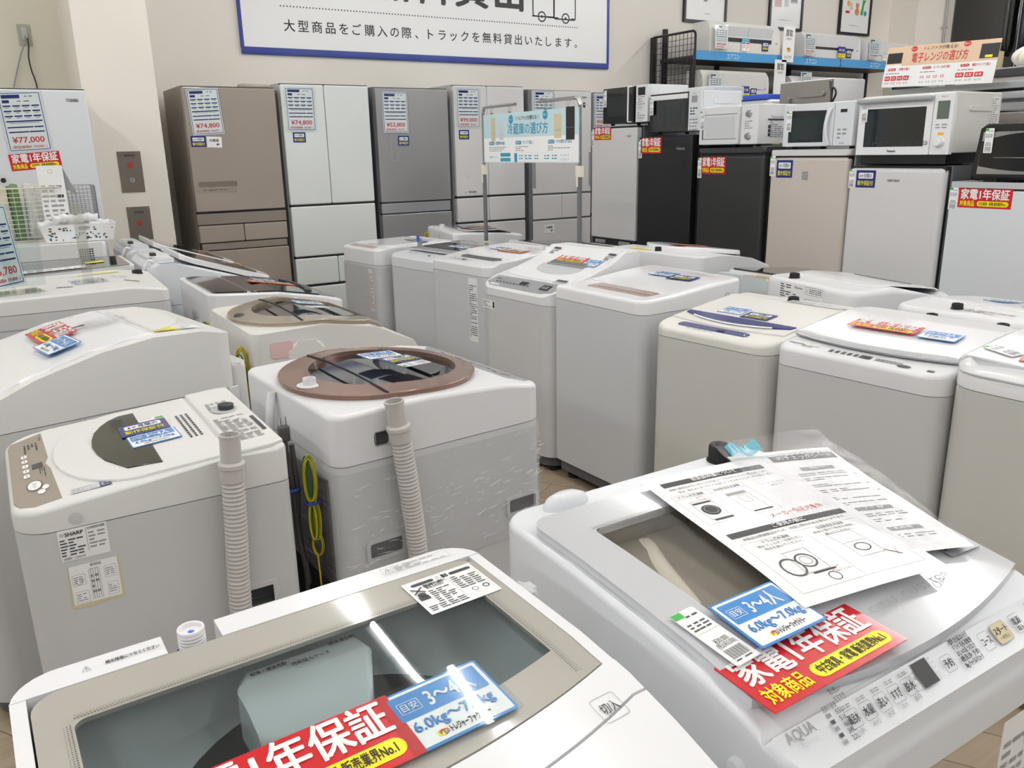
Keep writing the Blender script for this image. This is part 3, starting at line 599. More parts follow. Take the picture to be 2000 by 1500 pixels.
    def doc(g):
        w, h = .225, .318; g.X = Matrix.Diagonal((1.04, 1.14, 1, 1))
        g.rect(.0, h * .42, w * .82, .012, 'p_black'); g.text('取扱説明書について', 0, h * .42, .0085, 'p_white', w * .36, .01, z=.0009)
        g.text('本体に貼付されているラベルのQRコードをスキャンして入手お願いします。', -.0, h * .375, .0055, 'p_black', w * .8); g.text('又は、各のメーカーサイトのQRコードをスキャンして入手お願いします。', .005, h * .345, .0055, 'p_black', w * .76)
        g.frame(-w * .17, h * .19, w * .55, h * .26, .0004, 'p_grey'); g.line((-w * .17, h * .06), (-w * .17, h * .32), .0004, 'p_grey'); g.line((-w * .445, h * .285), (w * .1, h * .285), .0004, 'p_grey')
        g.text('ドラム式洗濯機', -w * .31, h * .302, .006, 'p_black', .042); g.text('全自動電気洗濯機', -w * .035, h * .302, .006, 'p_black', .046)
        x, y = -w * .31, h * .17; g.frame(x, y, .034, .05, .0006, 'p_grey'); g.poly(circ(.0135, x, y - .002, 20), 'p_black'); g.annul(x, y - .002, .01, .001, 'p_grey', .0008); g.rect(x, y + .019, .03, .004, 'p_black'); g.frame(x + .008, y + .03, .012, .008, .0005, 'p_red'); g.rect(x + .002, y - .027, .03, .004, 'p_black')
        x = -w * .03; g.frame(x, y, .034, .054, .0006, 'p_grey'); g.rect(x, y + .023, .034, .006, 'p_grey'); g.frame(x + .002, y + .006, .014, .02, .0006, 'p_red'); g.rect(x + .004, y - .028, .032, .003, 'p_black')
        g.text('メーカーサイトの', w * .3, h * .27, .005, 'p_dark', .042); g.text('QRコード', w * .3, h * .248, .005, 'p_dark', .022)
        g.text('メーカー保証対象外', w * .16, h * .02, .011, 'p_red', .09, .0)
        g.rect(.0, -h * .05, w * .86, .012, 'p_black'); g.text('ご使用の前に', 0, -h * .05, .0085, 'p_white', w * .24, .01, z=.0009)
        g.text('本製品は再調整品のため、内部に残水がある場合があります。', 0, -h * .09, .0055, 'p_black', w * .76)
        g.frame(0, -h * .28, w * .86, h * .33, .0004, 'p_grey'); g.line((0, -h * .44), (0, -h * .12), .0004, 'p_grey')
        g.text('ドラム式洗濯機', -w * .2, -h * .13, .006, 'p_black', .042); g.text('排水フィルターを取り外し', -w * .2, -h * .155, .005, 'p_dark', .07); g.text('残水を抜いてください。', -w * .2, -h * .178, .005, 'p_dark', .06)
        g.text('全自動電気洗濯機', w * .2, -h * .13, .006, 'p_black', .046); g.text('本体を傾けて残水を排出し', w * .2, -h * .155, .005, 'p_dark', .07); g.text('抜いてください。', w * .2, -h * .178, .005, 'p_dark', .045)
        x, y = -w * .2, -h * .29; g.frame(x, y, .036, .044, .0007, 'p_grey'); g.annul(x, y, .014, .0025, 'p_dark'); g.annul(x, y, .008, .001, 'p_grey'); g.annul(x - .025, y - .006, .015, .0025, 'p_dark', sy=1.2); g.annul(x + .01, y - .036, .008, .0012, 'p_dark'); g.rect(x + .006, y - .024, .034, .003, 'p_black'); g.line((x + .01, y - .03), (x + .03, y - .02), .0006, 'p_red'); g.text('排水フィルター', x + .03, y - .03, .004, 'p_grey', .026)
        x = w * .2; g.frame(x, y - .004, .04, .03, .0007, 'p_grey'); g.annul(x, y - .002, .012, .002, 'p_dark', sy=.7); P = [(x - .02, y + .012), (x - .024, y + .034), (x + .016, y + .034), (x + .02, y + .012)]
        for a, b in zip(P, P[1:]): g.line(a, b, .0007, 'p_grey')
        g.line((x + .02, y - .016), (x + .036, y - .03), .0016, 'p_dark'); g.line((x + .03, y - .03), (x + .037, y - .016), .0006, 'p_red')
    g = bend(.235, .365, 0, .006, .006, .4, doc, '', '', '')
    o = g.build('instruction_sheet', smooth=60); o.matrix_world = s.at(.045, .022, up + .002, -9); tag(o, 'white printed instruction sheet with line drawings of washers, lying on the silver-framed glass lid', 'paper')
    def chk(g):
        w, h = .19, .33
        g.rect(.03, h * .43, .12, .022, 'p_dark'); g.text('のチェックシート', .032, h * .43, .014, 'p_white', .1, .01, z=.0009)
        for k, (t, y) in enumerate((('洗濯槽について', .3), ('アース・電源', -.14), ('その他', -.33))): g.rect(.03, h * y, .06, .011, 'p_grey'); g.text(t, .03, h * y, .006, 'p_white', .03, .01, z=.0009)
        for k, y in enumerate((.24, .19, .12, .06, -.02, -.08, -.2, -.25, -.39)): g.frame(-.022, h * y, .005, .005, .0003, 'p_grey'); g.dashes(.028, h * y, .085, .012, 2, 'p_grey', cols=5, seed=k)
        for y in (.2, .1, .02): g.line((.075, h * y), (.083, h * y + .008), .0006, 'p_dark'); g.line((.076, h * y + .004), (.086, h * y + .003), .0006, 'p_dark')
        g.frame(.05, -h * .05, .03, .016, .0004, 'p_grey'); g.rect(-.0, h * .47, .19, .01, 'p_lgrey')
    g = bend(.19, .34, 0, .005, .002, 1.2, chk, '', '', '')
    o = g.build('check_sheet', smooth=60); o.matrix_world = s.at(.185, .03, up + .001, -19); tag(o, 'grey-headed checklist sheet in a clear sleeve, half under the white instruction sheet', 'paper')
    g = G(); nx, ny = 10, 16; V = []
    for j in range(ny + 1):
        for i in range(nx + 1):
            x = -.1 + .2 * i / nx; y = -.18 + .36 * j / ny; V.append((x, y, .014 + .006 * sin(y * 14 + 1) + .005 * sin(x * 20) + .014 * max(0, (y - .12) / .07) ** 2))
    g.add(V, [(j * (nx + 1) + i, j * (nx + 1) + i + 1, (j + 1) * (nx + 1) + i + 1, (j + 1) * (nx + 1) + i) for j in range(ny) for i in range(nx)], 'film'); o = g.build('clear_sleeve', smooth=60)
    o.matrix_world = s.at(.175, .045, up + .003, -19); tag(o, 'clear plastic sleeve curling up over the back corner of the glass-topped washer', 'plastic sleeve')
    g = G(); V = [(-.03 + .06 * i / 6, -.012 + .024 * j / 3, .006 * sin(i * 1.3) + .003 * j) for j in range(4) for i in range(7)]; g.add(V, [(j * 7 + i, j * 7 + i + 1, (j + 1) * 7 + i + 1, (j + 1) * 7 + i) for j in range(3) for i in range(6)], 'cyan_film'); o = g.build('adhesive_tape', smooth=60)
    o.matrix_world = s.at(.165, .2, up + .02, -10); tag(o, 'crumpled light blue tape at the back edge of the white instruction sheet', 'tape')
    warranty(s.at(-.143, -.188, up + .003, 1, tilt=.05), 'on the silver-framed glass lid beside the instruction sheet', .225, .083)
    capacity(s.at(-.143, -.122, up + .009, 0), 'overlapping the red card on the silver-framed glass lid')
    ptag(s.at(-.222, -.115, up + .004, 4), 'tucked under the cards on the silver-framed glass lid')
glass_top()
# --- beige-panelled machine with hose on its near side
def beige_panel():
    s = Wash('cream-white washer with a beige control panel and dark lid handle', ctr=(.2, 1.85), w=.5, d=.5, th=-90, hs=.797, prof=((-.5, .836), (-.32, .85), (.27, .869), (.5, .877)), body='body_warm', top='white_warm', r=(.065, .02, .02, .065), bev=.012)
    cut(s.body, (.22, .27, .14, .2, .53, .575, 'base_grey'))
    s.prints('control_panel', lambda g: None, 0, 0) if 0 else None
    P = [(-.225, -.175), (-.2, -.238), (-.17, -.243), (.17, -.243), (.205, -.235), (.225, -.21), (.225, -.165), (.04, -.172), (0, -.18), (-.04, -.172)]
    g = s.plate(None, P, .001, .003, 'panel_beige', bev=.001)
    def put(x, y, fn): g.X = s.at(x, y, .0016, 0, True); fn(g)
    for k in range(5): put(-.08 + k * .032, -.215, lambda g: (g.poly(rrect(.022, .011, .005, 0, 0, 3), 'p_white'), g.dashes(0, 0, .014, .004, 1, 'p_dark', .0006, cols=2)))
    put(.0, -.2, lambda g: g.rect(-.0, .006, .03, .02, 'p_dark')); put(.115, -.205, lambda g: (g.poly(circ(.026, 0, 0, 24, .012), 'p_white'), g.annul(0, 0, .028, .003, 'p_dark', sy=.5), g.text('スタート', 0, 0, .008, 'p_dark', .026)))
    put(.16, -.195, lambda g: g.poly(circ(.012, 0, 0, 16, .007), 'p_white')); put(.14, -.187, lambda g: g.poly(circ(.012, 0, 0, 16, .006), 'p_white'))
    put(-.13, -.2, lambda g: (g.dashes(0, 0, .06, .03, 4, 'p_dark', cols=5), g.text('SHARP', -.05, .02, .007, 'p_dark', .03))); put(.05, -.187, lambda g: g.dashes(0, 0, .06, .012, 3, 'p_dark', cols=5))
    g.X = Matrix(); g.build('control_panel', s.e)
    # lid with half-elliptic front
    L = [(.232, .138), (-.232, .138), (-.232, -.02)] + [(-.232 * cos(radians(a)), -.02 - .145 * sin(radians(a))) for a in range(10, 171, 10)] + [(.232, -.02)]
    lid = s.plate('lid', L, .006, .008, 'white_warm', ys=[-.02], bev=.003)
    hd_ = [(-.19, -.012), (.19, -.012), (.19, .02), (-.19, .02)]
    H = [(.185, .0), (.19, .018), (-.19, .018), (-.19, -.015), (-.17, -.04), (-.14, -.06), (-.1, -.077), (-.05, -.086), (0, -.09), (.05, -.086), (.1, -.076), (.175, -.045)]
    s.plate('lid_handle', H, .0085, .004, 'black_gloss', bev=.002, par=lid, label='dark glossy lid handle')
    g = G(); g.X = s.at(0, .0, .0092, 0, True); g.rect(-.005, .004, .09, .014, 'p_grey'); g.build('handle_badge', lid, smooth=0)
    g = G()
    for i in range(12):
        for j in range(3): g.X = s.at(-.085 + i * .015, .095 + j * .011, .0072, 0, True); g.rect(0, 0, .009, .005, 'p_black')
    g.build('lid_vents', lid, smooth=0)
    R_ = [(-.245, .146), (.245, .146), (.245, .22), (.235, .245), (-.235, .245), (-.245, .22)]
    s.plate('rear_panel', R_, .008, .01, 'white_warm', bev=.004)
    s.prints('printed_notes', lambda g: (g.dashes(-.0, .0, .07, .18, 18, 'p_grey', cols=4), g.rect(.042, .0, .008, .11, 'p_dark'), g.dashes(0, .19, .05, .06, 6, 'p_grey', cols=4, seed=9)), .1, .19, .0092, 90)
    s.prints('strip_sticker', lambda g: (g.rect(0, 0, .05, .026, 'p_lgrey'), g.dashes(0, 0, .045, .02, 4, 'p_grey', .0006), g.rect(.035, 0, .02, .026, 'p_navy', .0006), g.dashes(.035, 0, .016, .02, 4, 'p_lgrey', .0009, cols=2)), .21, -.125, .001, 90)
    g = G(); g.lathe([(.034, 0), (.034, .001), (.02, .0015)], 'grey_light', n=24); g.lathe([(.018, 0), (.018, .012), (.012, .014), (0, .012)], 'charcoal', n=20); g.build('inlet_cap', s.e, (-.05, .2, s.zt(0, .2) + .008))
    g = G(); g.X = FACE['R']; g.lathe([(.011, 0), (.011, .0015), (.0, .002)], 'body_warm', n=20); g.build('screw_cap', s.e, (.2505, -.15, .815))
    def rate(g):
        g.slab(rrect(.082, .062, .001, n=2), 0, -.0005, 'paper'); g.text('SHARP', -.014, .022, .009, 'p_black', .03, .02); g.annul(-.034, .022, .003, .0008, 'p_dark'); g.text('全自動電気洗濯機', .023, .026, .005, 'p_black', .03); g.dashes(-.018, -.004, .042, .036, 6, 'p_dark', cols=3); g.line((.006, .028), (.006, -.02), .0005, 'p_dark'); g.dashes(.024, .002, .03, .036, 5, 'p_grey', cols=2); g.text('1206634', -.01, -.026, .005, 'p_black', .018); g.text('製造番号', -.03, -.026, .005, 'p_black', .013)
    s.prints('rating_label', rate, 0, 0, mat_=s.side('R', -.144, .765, rz=0, loc=True))
    def diag(g):
        g.slab([(-.045, -.047), (-.01, -.049), (.02, -.045), (.046, -.047), (.044, .04), (-.043, .04)], 0, -.0005, 'p_tan'); g.rect(0, .0, .082, .08, 'paper'); g.text('配線図', .004, .035, .006, 'p_black', .018)
        for i, (x, y, w, h) in enumerate(((-.027, .014, .022, .022), (0, .0, .018, .062), (.027, .018, .02, .024), (-.025, -.022, .022, .024), (.028, -.018, .018, .026))): g.frame(x, y - .004, w, h, .0004, 'p_dark', .0006); g.dashes(x, y - .004, w * .8, h * .7, 4, 'p_grey', .0006, cols=2, seed=i)
        for k in range(4): g.line((-.006 + k * .004, -.034), (-.006 + k * .004, .028), .0006, 'p_dark', .0007)
        g.annul(-.027, .006, .006, .0006, 'p_dark', .0008)
    s.prints('wiring_label', diag, 0, 0, mat_=s.side('R', -.136, .682, rz=0, loc=True))
    hose(s.e, [(.278, .128, .845), (.278, .124, .75), (.277, .116, .62), (.276, .112, .5), (.276, .112, .3)], .0215)
    g = G(); g.X = s.side('R', .165, .552, loc=True); g.ring(rrect(.075, .062, .006), rrect(.05, .04, .003), .003, 0, 'body_warm'); g.build('grip_frame', s.e)
    navy(s.at(-.05, .02, .011, 90), 'on the cream-white washer with the dark lid handle', .1, .08)
    capacity(s.at(.03, .028, .0095, 92), 'on the cream-white washer with the dark lid handle', .1, .08)
    s.prints('small_tag', lambda g: (g.rect(0, 0, .1, .02, 'p_white'), g.dashes(0, 0, .09, .014, 3, 'p_dark', .0006), g.rect(.04, 0, .018, .012, 'p_green', .0008)), -.11, .022, .0075, 90)
    return s
beige_panel()
def cord(name, label, pts, r, mt, parent=None, cat='cord'):
    g = G(); g.tube(curve(*pts), r, mt, 8); o = g.build(name, parent, smooth=60)
    if not parent: tag(o, label, cat)
    return o
def loops(g, c, w, h, r, mt, n=4, seed=1):
    R = random.Random(seed)
    for i in range(n):
        dx, dy = R.uniform(-.006, .006), R.uniform(-.006, .006); k = R.uniform(.85, 1.1)
        g.tube([(c[0] + dx + w * .3 * cos(a), c[1] + dy + w * k * .5 * cos(a), c[2] + h * k * .5 * sin(a)) for a in [2 * pi * j / 20 for j in range(20)]], r, mt, 6, close=True)
# --- copper ring lid machine
def ring_lid(label, ctr, th, w, d, hs, prof, ring_mt, body, top, cy, R1, R2, wrapped, panel=True, cards=True):
    s = Wash(label, ctr=ctr, th=th, w=w, d=d, hs=hs, prof=prof, body=body, top=top, r=(.05, .035, .035, .05), bev=.03 if not wrapped else .012)
    n = 56; ys = R1 * .97
    O = circ(R1, 0, cy, n, ys); I = circ(R1 * .76, 0, cy - .015, n, R1 * .74)
    f = lambda x, y: s.zt(x, y) + .012 + .01 * (1 - min(1, hypot(x, (y - cy)) / R1) ** 2)
    g = G(); g.ring(O, I, f, lambda x, y: s.zt(x, y) - .01, ring_mt)
    g.tube([(x, y, f(x, y) - .002) for x, y in O], .0035, ring_mt, 8, close=True); lid = g.build('lid_ring', s.e, smooth=50)
    g = G(); g.slab(I, lambda x, y: s.zt(x, y) + .004 - .0 * x, lambda x, y: s.zt(x, y) - .008, 'dark_glass', ys=[cy - .05, cy]); g.build('lid_window', lid, smooth=50)
    g = G(); P = [(x, y) for x, y in [(-R1 * .92 + R1 * 1.84 * i / 12, cy + .09) for i in range(13)]]
    g.tube([(x, y, f(x, y) + .001) for x, y in P], .0028, 'gap', 6); g.build('lid_seam', lid)
    g = G(); g.slab(circ(R1 * .5, 0, cy - .08, 24, R1 * .3, 180, 360), lambda x, y: s.zt(x, y) + .009, lambda x, y: s.zt(x, y) + .002, 'black_gloss', bev=.002); g.build('lid_inset', lid)
    if panel:
        P = [(-w * .42, -d * .47), (w * .42, -d * .47), (w * .44, -d * .44), (w * .36, -d * .385), (-w * .36, -d * .385), (-w * .44, -d * .44)]
        g = s.plate(None, P, .0016, .003, 'silver', bev=.001)
        for k in range(9): g.X = s.at(-w * .3 + k * w * .07, -d * .43, .0024, 0, True); g.rect(0, .008 * (k % 2), .018, .006, 'p_dark') if k % 3 else g.dashes(0, 0, .025, .018, 3, 'p_dark', cols=2)
        g.X = Matrix(); g.build('control_panel', s.e)
    return s, lid
def copper():
    s, lid = ring_lid('white stretch-wrapped washer with a copper ring lid', (.81, 1.885), 94, .55, .57, .797, ((-.5, .885), (-.3, .905), (.1, .918), (.5, .912)), 'copper', 'body_white', 'white', .035, .248, .135, True)
    w, d = s.w, s.d
    cut(s.body, (-.3, -.255, -.25, -.17, .565, .6, 'base_grey'), (-.3, -.255, .135, .22, .565, .6, 'base_grey')); cut(s.case, (-.3, -.262, .155, .19, .83, .86, 'base_grey'))
    for k, (a, z) in enumerate(((.21, .583), (-.178, .583))):
        g = G(); g.X = s.side('L', a, z, loc=True); g.ring(rrect(.1, .055, .012), rrect(.082, .036, .006), .004, 0, 'body_white'); g.build('grip_frame', s.e)
    g = G(); g.X = s.side('L', -.17, .845, loc=True); g.frame(0, 0, .038, .034, .002, 'grey', z=.001); g.build('socket_frame', s.e)
    g = G(); g.lathe([(.03, 0), (.03, .002), (.016, .003), (.015, .018), (.012, .018), (.012, .004)], 'white', n=24); g.build('water_inlet', s.e, (-.045, .235, s.zt(0, .22) + .013))
    hose(s.e, [(-.301, .14, .85), (-.302, .128, .75), (-.302, .116, .62), (-.302, .11, .52), (-.302, .108, .3)], .0225)
    g = G(); g.slab(rrect(w + .012, d + .012, (.055, .04, .04, .055)), .78, .5, 'stretch_wrap'); o = g.build('stretch_wrap', s.e); o['label'] = 'clear stretch film wound round the cabinet'
    g = G(); R_ = random.Random(12)  # glints on the film folds, put in as thin bright white tubes
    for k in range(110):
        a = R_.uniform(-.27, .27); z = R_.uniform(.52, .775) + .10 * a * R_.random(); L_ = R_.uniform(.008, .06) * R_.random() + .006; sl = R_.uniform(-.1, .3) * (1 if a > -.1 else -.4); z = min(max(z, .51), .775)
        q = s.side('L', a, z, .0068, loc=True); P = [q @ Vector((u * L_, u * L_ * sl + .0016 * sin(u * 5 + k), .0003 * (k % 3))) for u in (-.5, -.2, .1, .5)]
        g.tube(P, [.0001, R_.uniform(.0003, .0009), R_.uniform(.0003, .0008), .0001], 'crease_glint', 4)
    g.build('film_crease_glints', o, smooth=60)
    g = G(); g.box(-.23, .23, d / 2 + .0005, d / 2 + .006, .1, .76, 'charcoal'); g.build('rear_cover', s.e)
    g = G(); g.tube(curve((.05, d / 2 + .01, .9), (.04, d / 2 + .025, .82), (.06, d / 2 + .02, .7), (.03, d / 2 + .02, .45)), .011, 'white', 10); g.build('water_pipe', s.e, smooth=60)
    g = G(); cx, cy, cz = -.2, d / 2 + .028, .76
    loops(g, (cx, cy, cz), .02, .11, .0017, 'wire_yellow', 6, 3); loops(g, (cx, cy + .004, cz), .014, .1, .0017, 'wire_green', 5, 5); loops(g, (cx, cy, cz - .1), .014, .1, .0017, 'wire_yellow', 6, 8); loops(g, (cx, cy, cz - .1), .01, .09, .0017, 'wire_green', 3, 18); loops(g, (cx, cy, cz - .16), .02, .06, .0016, 'wire_yellow', 4, 9)
    g.tube(curve((cx, cy, cz - .18), (cx - .01, cy, .4), (cx, cy, .12)), .002, 'wire_yellow', 6); g.tube([(cx + .012 * cos(a), cy + .016 * sin(a), cz - .055) for a in [2 * pi * k / 12 for k in range(12)]], .003, 'tie_blue', 6, close=True)
    g.build('earth_wire', s.e, smooth=60)
    capacity(s.at(.05, .0, .03, -88), 'on the dark lid window of the copper ring washer', .1, .075); navy(s.at(-.02, -.02, .031, -80), 'on the dark lid window of the copper ring washer', .1, .065)
    ptag(s.at(-.075, -.03, .029, 12), 'on the dark lid window of the copper ring washer', .035, .085)
    s2 = s
    s, lid = ring_lid('ivory rounded washer with a champagne ring lid', (.905, 2.74), 90, .55, .57, .80, ((-.5, .79), (-.44, .84), (-.2, .905), (.1, .935), (.5, .925)), 'champagne', 'ivory', 'ivory', .025, .262, .16, False, False)
    for i, z in enumerate((.74, .7, .66, .62)):
        g = G(); g.box(-.18, -.08, s.d / 2 - .002, s.d / 2 + .006, z, z + .02, 'white', .003); g.build('rear_louver', s.e)
    g = G(); g.slab(rrect(.07, .05, .01), .0, -.002, 'p_pink'); o = g.build('pink_sticker', s.e); o.matrix_basis = s.side('L', -.2, .87, loc=True) @ T(0, 0, .002)
    g = G(); c = (-.19, s.d / 2 + .02, .79); loops(g, c, .03, .17, .002, 'wire_yellow', 5, 13); loops(g, c, .034, .15, .002, 'wire_green', 2, 15); g.build('earth_wire', s.e, smooth=60)
    g = G(); g.lathe([(.018, 0), (.018, .01), (.01, .014), (0, .014)], 'charcoal', n=18); g.build('inlet_cap', s.e, (-.0, .25, s.zt(0, .25) + .006))
    g = G(); g.slab(rrect(.12, .1, .03), 0, -.03, 'ivory', bev=.015); g.X = Matrix(); o = g.build('side_bulge', s.e); o.matrix_basis = s.side('L', -.12, .84, loc=True) @ T(0, 0, .003)
    capacity(s.at(.05, .0, .024, -88), 'on the champagne ring washer', .1, .075); ptag(s.at(-.05, .0, .024, 20), 'on the champagne ring washer', .035, .085)
copper()
# two-pronged plug standing in the gap between the back-to-back machines
def gap_cord():
    g = G(); x, y = .47, 1.69
    g.tube(curve((x, y, .85), (x + .002, y, .8), (x + .008, y + .0, .74), (x + .012, y + .004, .62), (x + .02, y, .5), (x + .01, y + .02, .3), (x + .01, y + .02, .05)), .006, 'cord', 8)
    g.tube(curve((x + .014, y, .84), (x + .016, y, .8), (x + .018, y, .74), (x + .016, y + .01, .62), (x + .024, y, .5), (x + .02, y, .56)), .006, 'cord', 8)
    g.box(x - .012, x + .012, y - .01, y + .01, .85, .885, 'cord', .004); 
    for k in (-.006, .006): g.box(x + k - .001, x + k + .001, y - .003, y + .003, .885, .905, 'chrome')
    g.tube([(x + .006 + .016 * cos(a), y + .012 * sin(a), .735) for a in [2 * pi * k / 12 for k in range(12)]], .004, 'tie_blue', 6, close=True)
    tag(g.build('power_cord', smooth=60), 'dark grey two-pin power cord standing in the gap beside the cream-white washer', 'cord')
gap_cord()
def vents(s, name, x, y, w, n, pitch, e, mt='p_dark', par=None, h=.003, rz=0):
    g = G()
    for i in range(n): g.X = s.at(x, y + (i - n / 2) * pitch, e, rz, True); g.rect(0, 0, w, h, mt)
    return g.build(name, par or s.e, smooth=0)
# --- black-topped machine
def black_top():
    s = Wash('white washer with a black glass top, behind the champagne ring washer', ctr=(.93, 3.49), th=90, w=.57, d=.54, hs=.82, prof=((-.5, .865), (-.3, .895), (0, .925), (.5, .945)), body='white', top='white', r=(.05, .03, .03, .05), bev=.008)
    s.plate('lid', lidloop(.255, .10, -.17, .05, .01), .006, .008, 'black_gloss', bev=.003); s.plate('rear_panel', rrect(.51, .135, .02, 0, .18), .006, .008, 'black_gloss', bev=.003)
    s.plate('control_panel', [(-.2, -.255), (.2, -.255), (.23, -.2), (.24, -.18), (0, -.228), (-.24, -.18), (-.23, -.2)], .003, .004, 'silver_dark', bev=.001)
    s.plate('lid_handle', [(-.2, -.15)] + [(-.18 + .036 * i, -.165 - .035 * (1 - ((i - 5) / 5) ** 2)) for i in range(11)] + [(.2, -.15)] + [(.18 - .036 * i, -.135 - .03 * (1 - ((i - 5) / 5) ** 2)) for i in range(11)], .013, .008, 'charcoal', bev=.003)
    s.prints('rating_label', rating(.12, .13, 3, 'p_dark', 12, bg='body_white'), 0, 0, mat_=s.side('B', -.0, .78, loc=True))
    capacity(s.at(.12, -.05, .008, -88), 'on the black glass top', .1, .08); warranty(s.at(.02, -.06, .008, -88), 'on the black glass top', .2, .08)
    g = G(); c = (-.24, s.d / 2 + .015, .8); loops(g, c, .02, .07, .003, 'wire_green', 3, 2); loops(g, c, .02, .07, .003, 'wire_yellow', 3, 4); g.build('earth_wire', s.e, smooth=60)
black_top()
# --- two machines with raised slanting lids
def slanted(i, ctr, label):
    s = Wash(label, ctr=ctr, th=90, w=.53, d=.62, hs=.8, prof=((-.5, .825), (-.44, .845), (.18, .965), (.32, 1.0), (.42, 1.0), (.5, .97)), body='white_cool', top='white_cool', r=(.05, .04, .04, .05), bev=.012)
    up = lambda x, y: s.zt(x, y) + .05 * (.2 + (.12 - y)) * .9
    P = lidloop(.25, .17, -.22, .05, .03)
    lid = s.plate('lid', P, 0, .026, 'glossy_white', bev=.006, fn=lambda x, y: s.zt(x, y) + .03 + .02 * (y + .2))
    s.plate('lid_window', lidloop(.215, .14, -.17, .045, .03), 0, .003, 'dark_glass', bev=.001, fn=lambda x, y: s.zt(x, y) + .0315 + .02 * (y + .2), par=lid)
    s.plate('rear_cover', rrect(.49, .09, .02, 0, .235), .01, .02, 'white_cool', bev=.006)
    g = G(); g.lathe([(.03, 0), (.03, .004), (.024, .006)], 'white', n=16); g.box(-.02, .02, -.012, .012, .004, .02, 'charcoal', .003); g.build('inlet_cap', s.e, (-.12, .262, s.zt(0, .262) + .008))
    cord('water_pipe', '', [(-.21, .27, .985), (-.21, .3, 1.0), (-.21, .33, .93), (-.21, .335, .8)], .007, 'white', s.e)
    s.prints('printed_notes', lambda g: g.dashes(0, 0, .1, .05, 6, 'p_grey', cols=5), .1, .25, .012, -90)
    m = s.at(.03, -.08, .034, -88, tilt=.2)
    warranty(m, 'on the slanting dark lid of ' + ('the farther' if i else 'the nearer') + ' tilted-lid washer', .2, .08)
slanted(0, (.88, 4.2), 'pale white washer with a raised slanting lid, just behind the black-topped washer')
slanted(1, (.88, 4.86), 'pale white washer with a raised slanting lid, farthest along towards the tall fridges')
# --- big oval-lid machine
def oval():
    s = Wash('cream drum-type washer with a long oval lid', ctr=(.135, 2.6), th=-80, w=.56, d=.74, hs=.80, prof=((-.5, .8), (-.38, .865), (-.2, .92), (.02, .962), (.2, .98), (.38, .976), (.5, .955)), body='body_warm', top='white_warm', r=(.07, .05, .05, .07), bev=.03)
    f = lambda x, y: s.zt(x, y) + .012 - .05 * (x / .27) ** 4 * .2
    P = [(.25 * (1 if sx > 0 else -1), 0) for sx in ()]
    L = [(.235, .16), (-.235, .16)] + [(-.25 * cos(radians(a)), -.12 - .25 * sin(radians(a))) for a in range(0, 181, 12)]
    lid = s.plate('lid', L, 0, .035, 'glossy_white', ys=[-.3, -.25, -.18, -.1, 0, .08], bev=.014, fn=f)
    C_ = [(.2, .175), (.19, .2), (.12, .27), (.02, .31), (-.08, .3), (-.18, .25), (-.21, .175)]
    s.plate('filter_cover', C_, 0, .02, 'white_warm', bev=.005, fn=lambda x, y: s.zt(x, y) + .008)
    s.plate('rear_housing', [(-.25, .3), (.25, .3), (.23, .345), (-.23, .345)], -.02, .02, 'white_warm', bev=.006)
    e2 = G(); e2.slab(rrect(.5, .05, .02, 0, .39), .86, .1, 'white_warm', bev=.015); e2.build('rear_cover', s.e)
    s.prints('printed_notes', lambda g: g.dashes(0, 0, .12, .1, 9, 'p_grey', cols=6), -.03, .11, .014, 90)
    s.prints('lid_badge', lambda g: g.rect(0, 0, .07, .016, 'p_dark'), -.04, .03, .014, 90)
    s.prints('yellow_sticker', lambda g: (g.rect(-.03, 0, .06, .04, 'p_yellow'), g.dashes(-.03, 0, .05, .03, 4, 'p_dark', .0006), g.rect(.03, 0, .05, .04, 'p_white'), g.dashes(.03, 0, .04, .03, 4, 'p_grey', .0006)), .2, .24, .003, 84)
    g = G(); g.X = s.side('R', .2, .7, loc=True); g.rect(0, 0, .04, .02, 'p_dark', .001); g.build('side_vent', s.e, smooth=0)
    g = G(); g.box(-.004, .004, .0, .03, .72, .8, 'white', .003); g.build('hose_clip', s.e, (.275, .34, 0))
    warranty(s.at(-.07, -.02, .016, 0), 'on the lid of the long oval-lid drum washer', .19, .1); capacity(s.at(.09, -.045, .017, 2), 'on the lid of the long oval-lid drum washer', .14, .09)
oval()
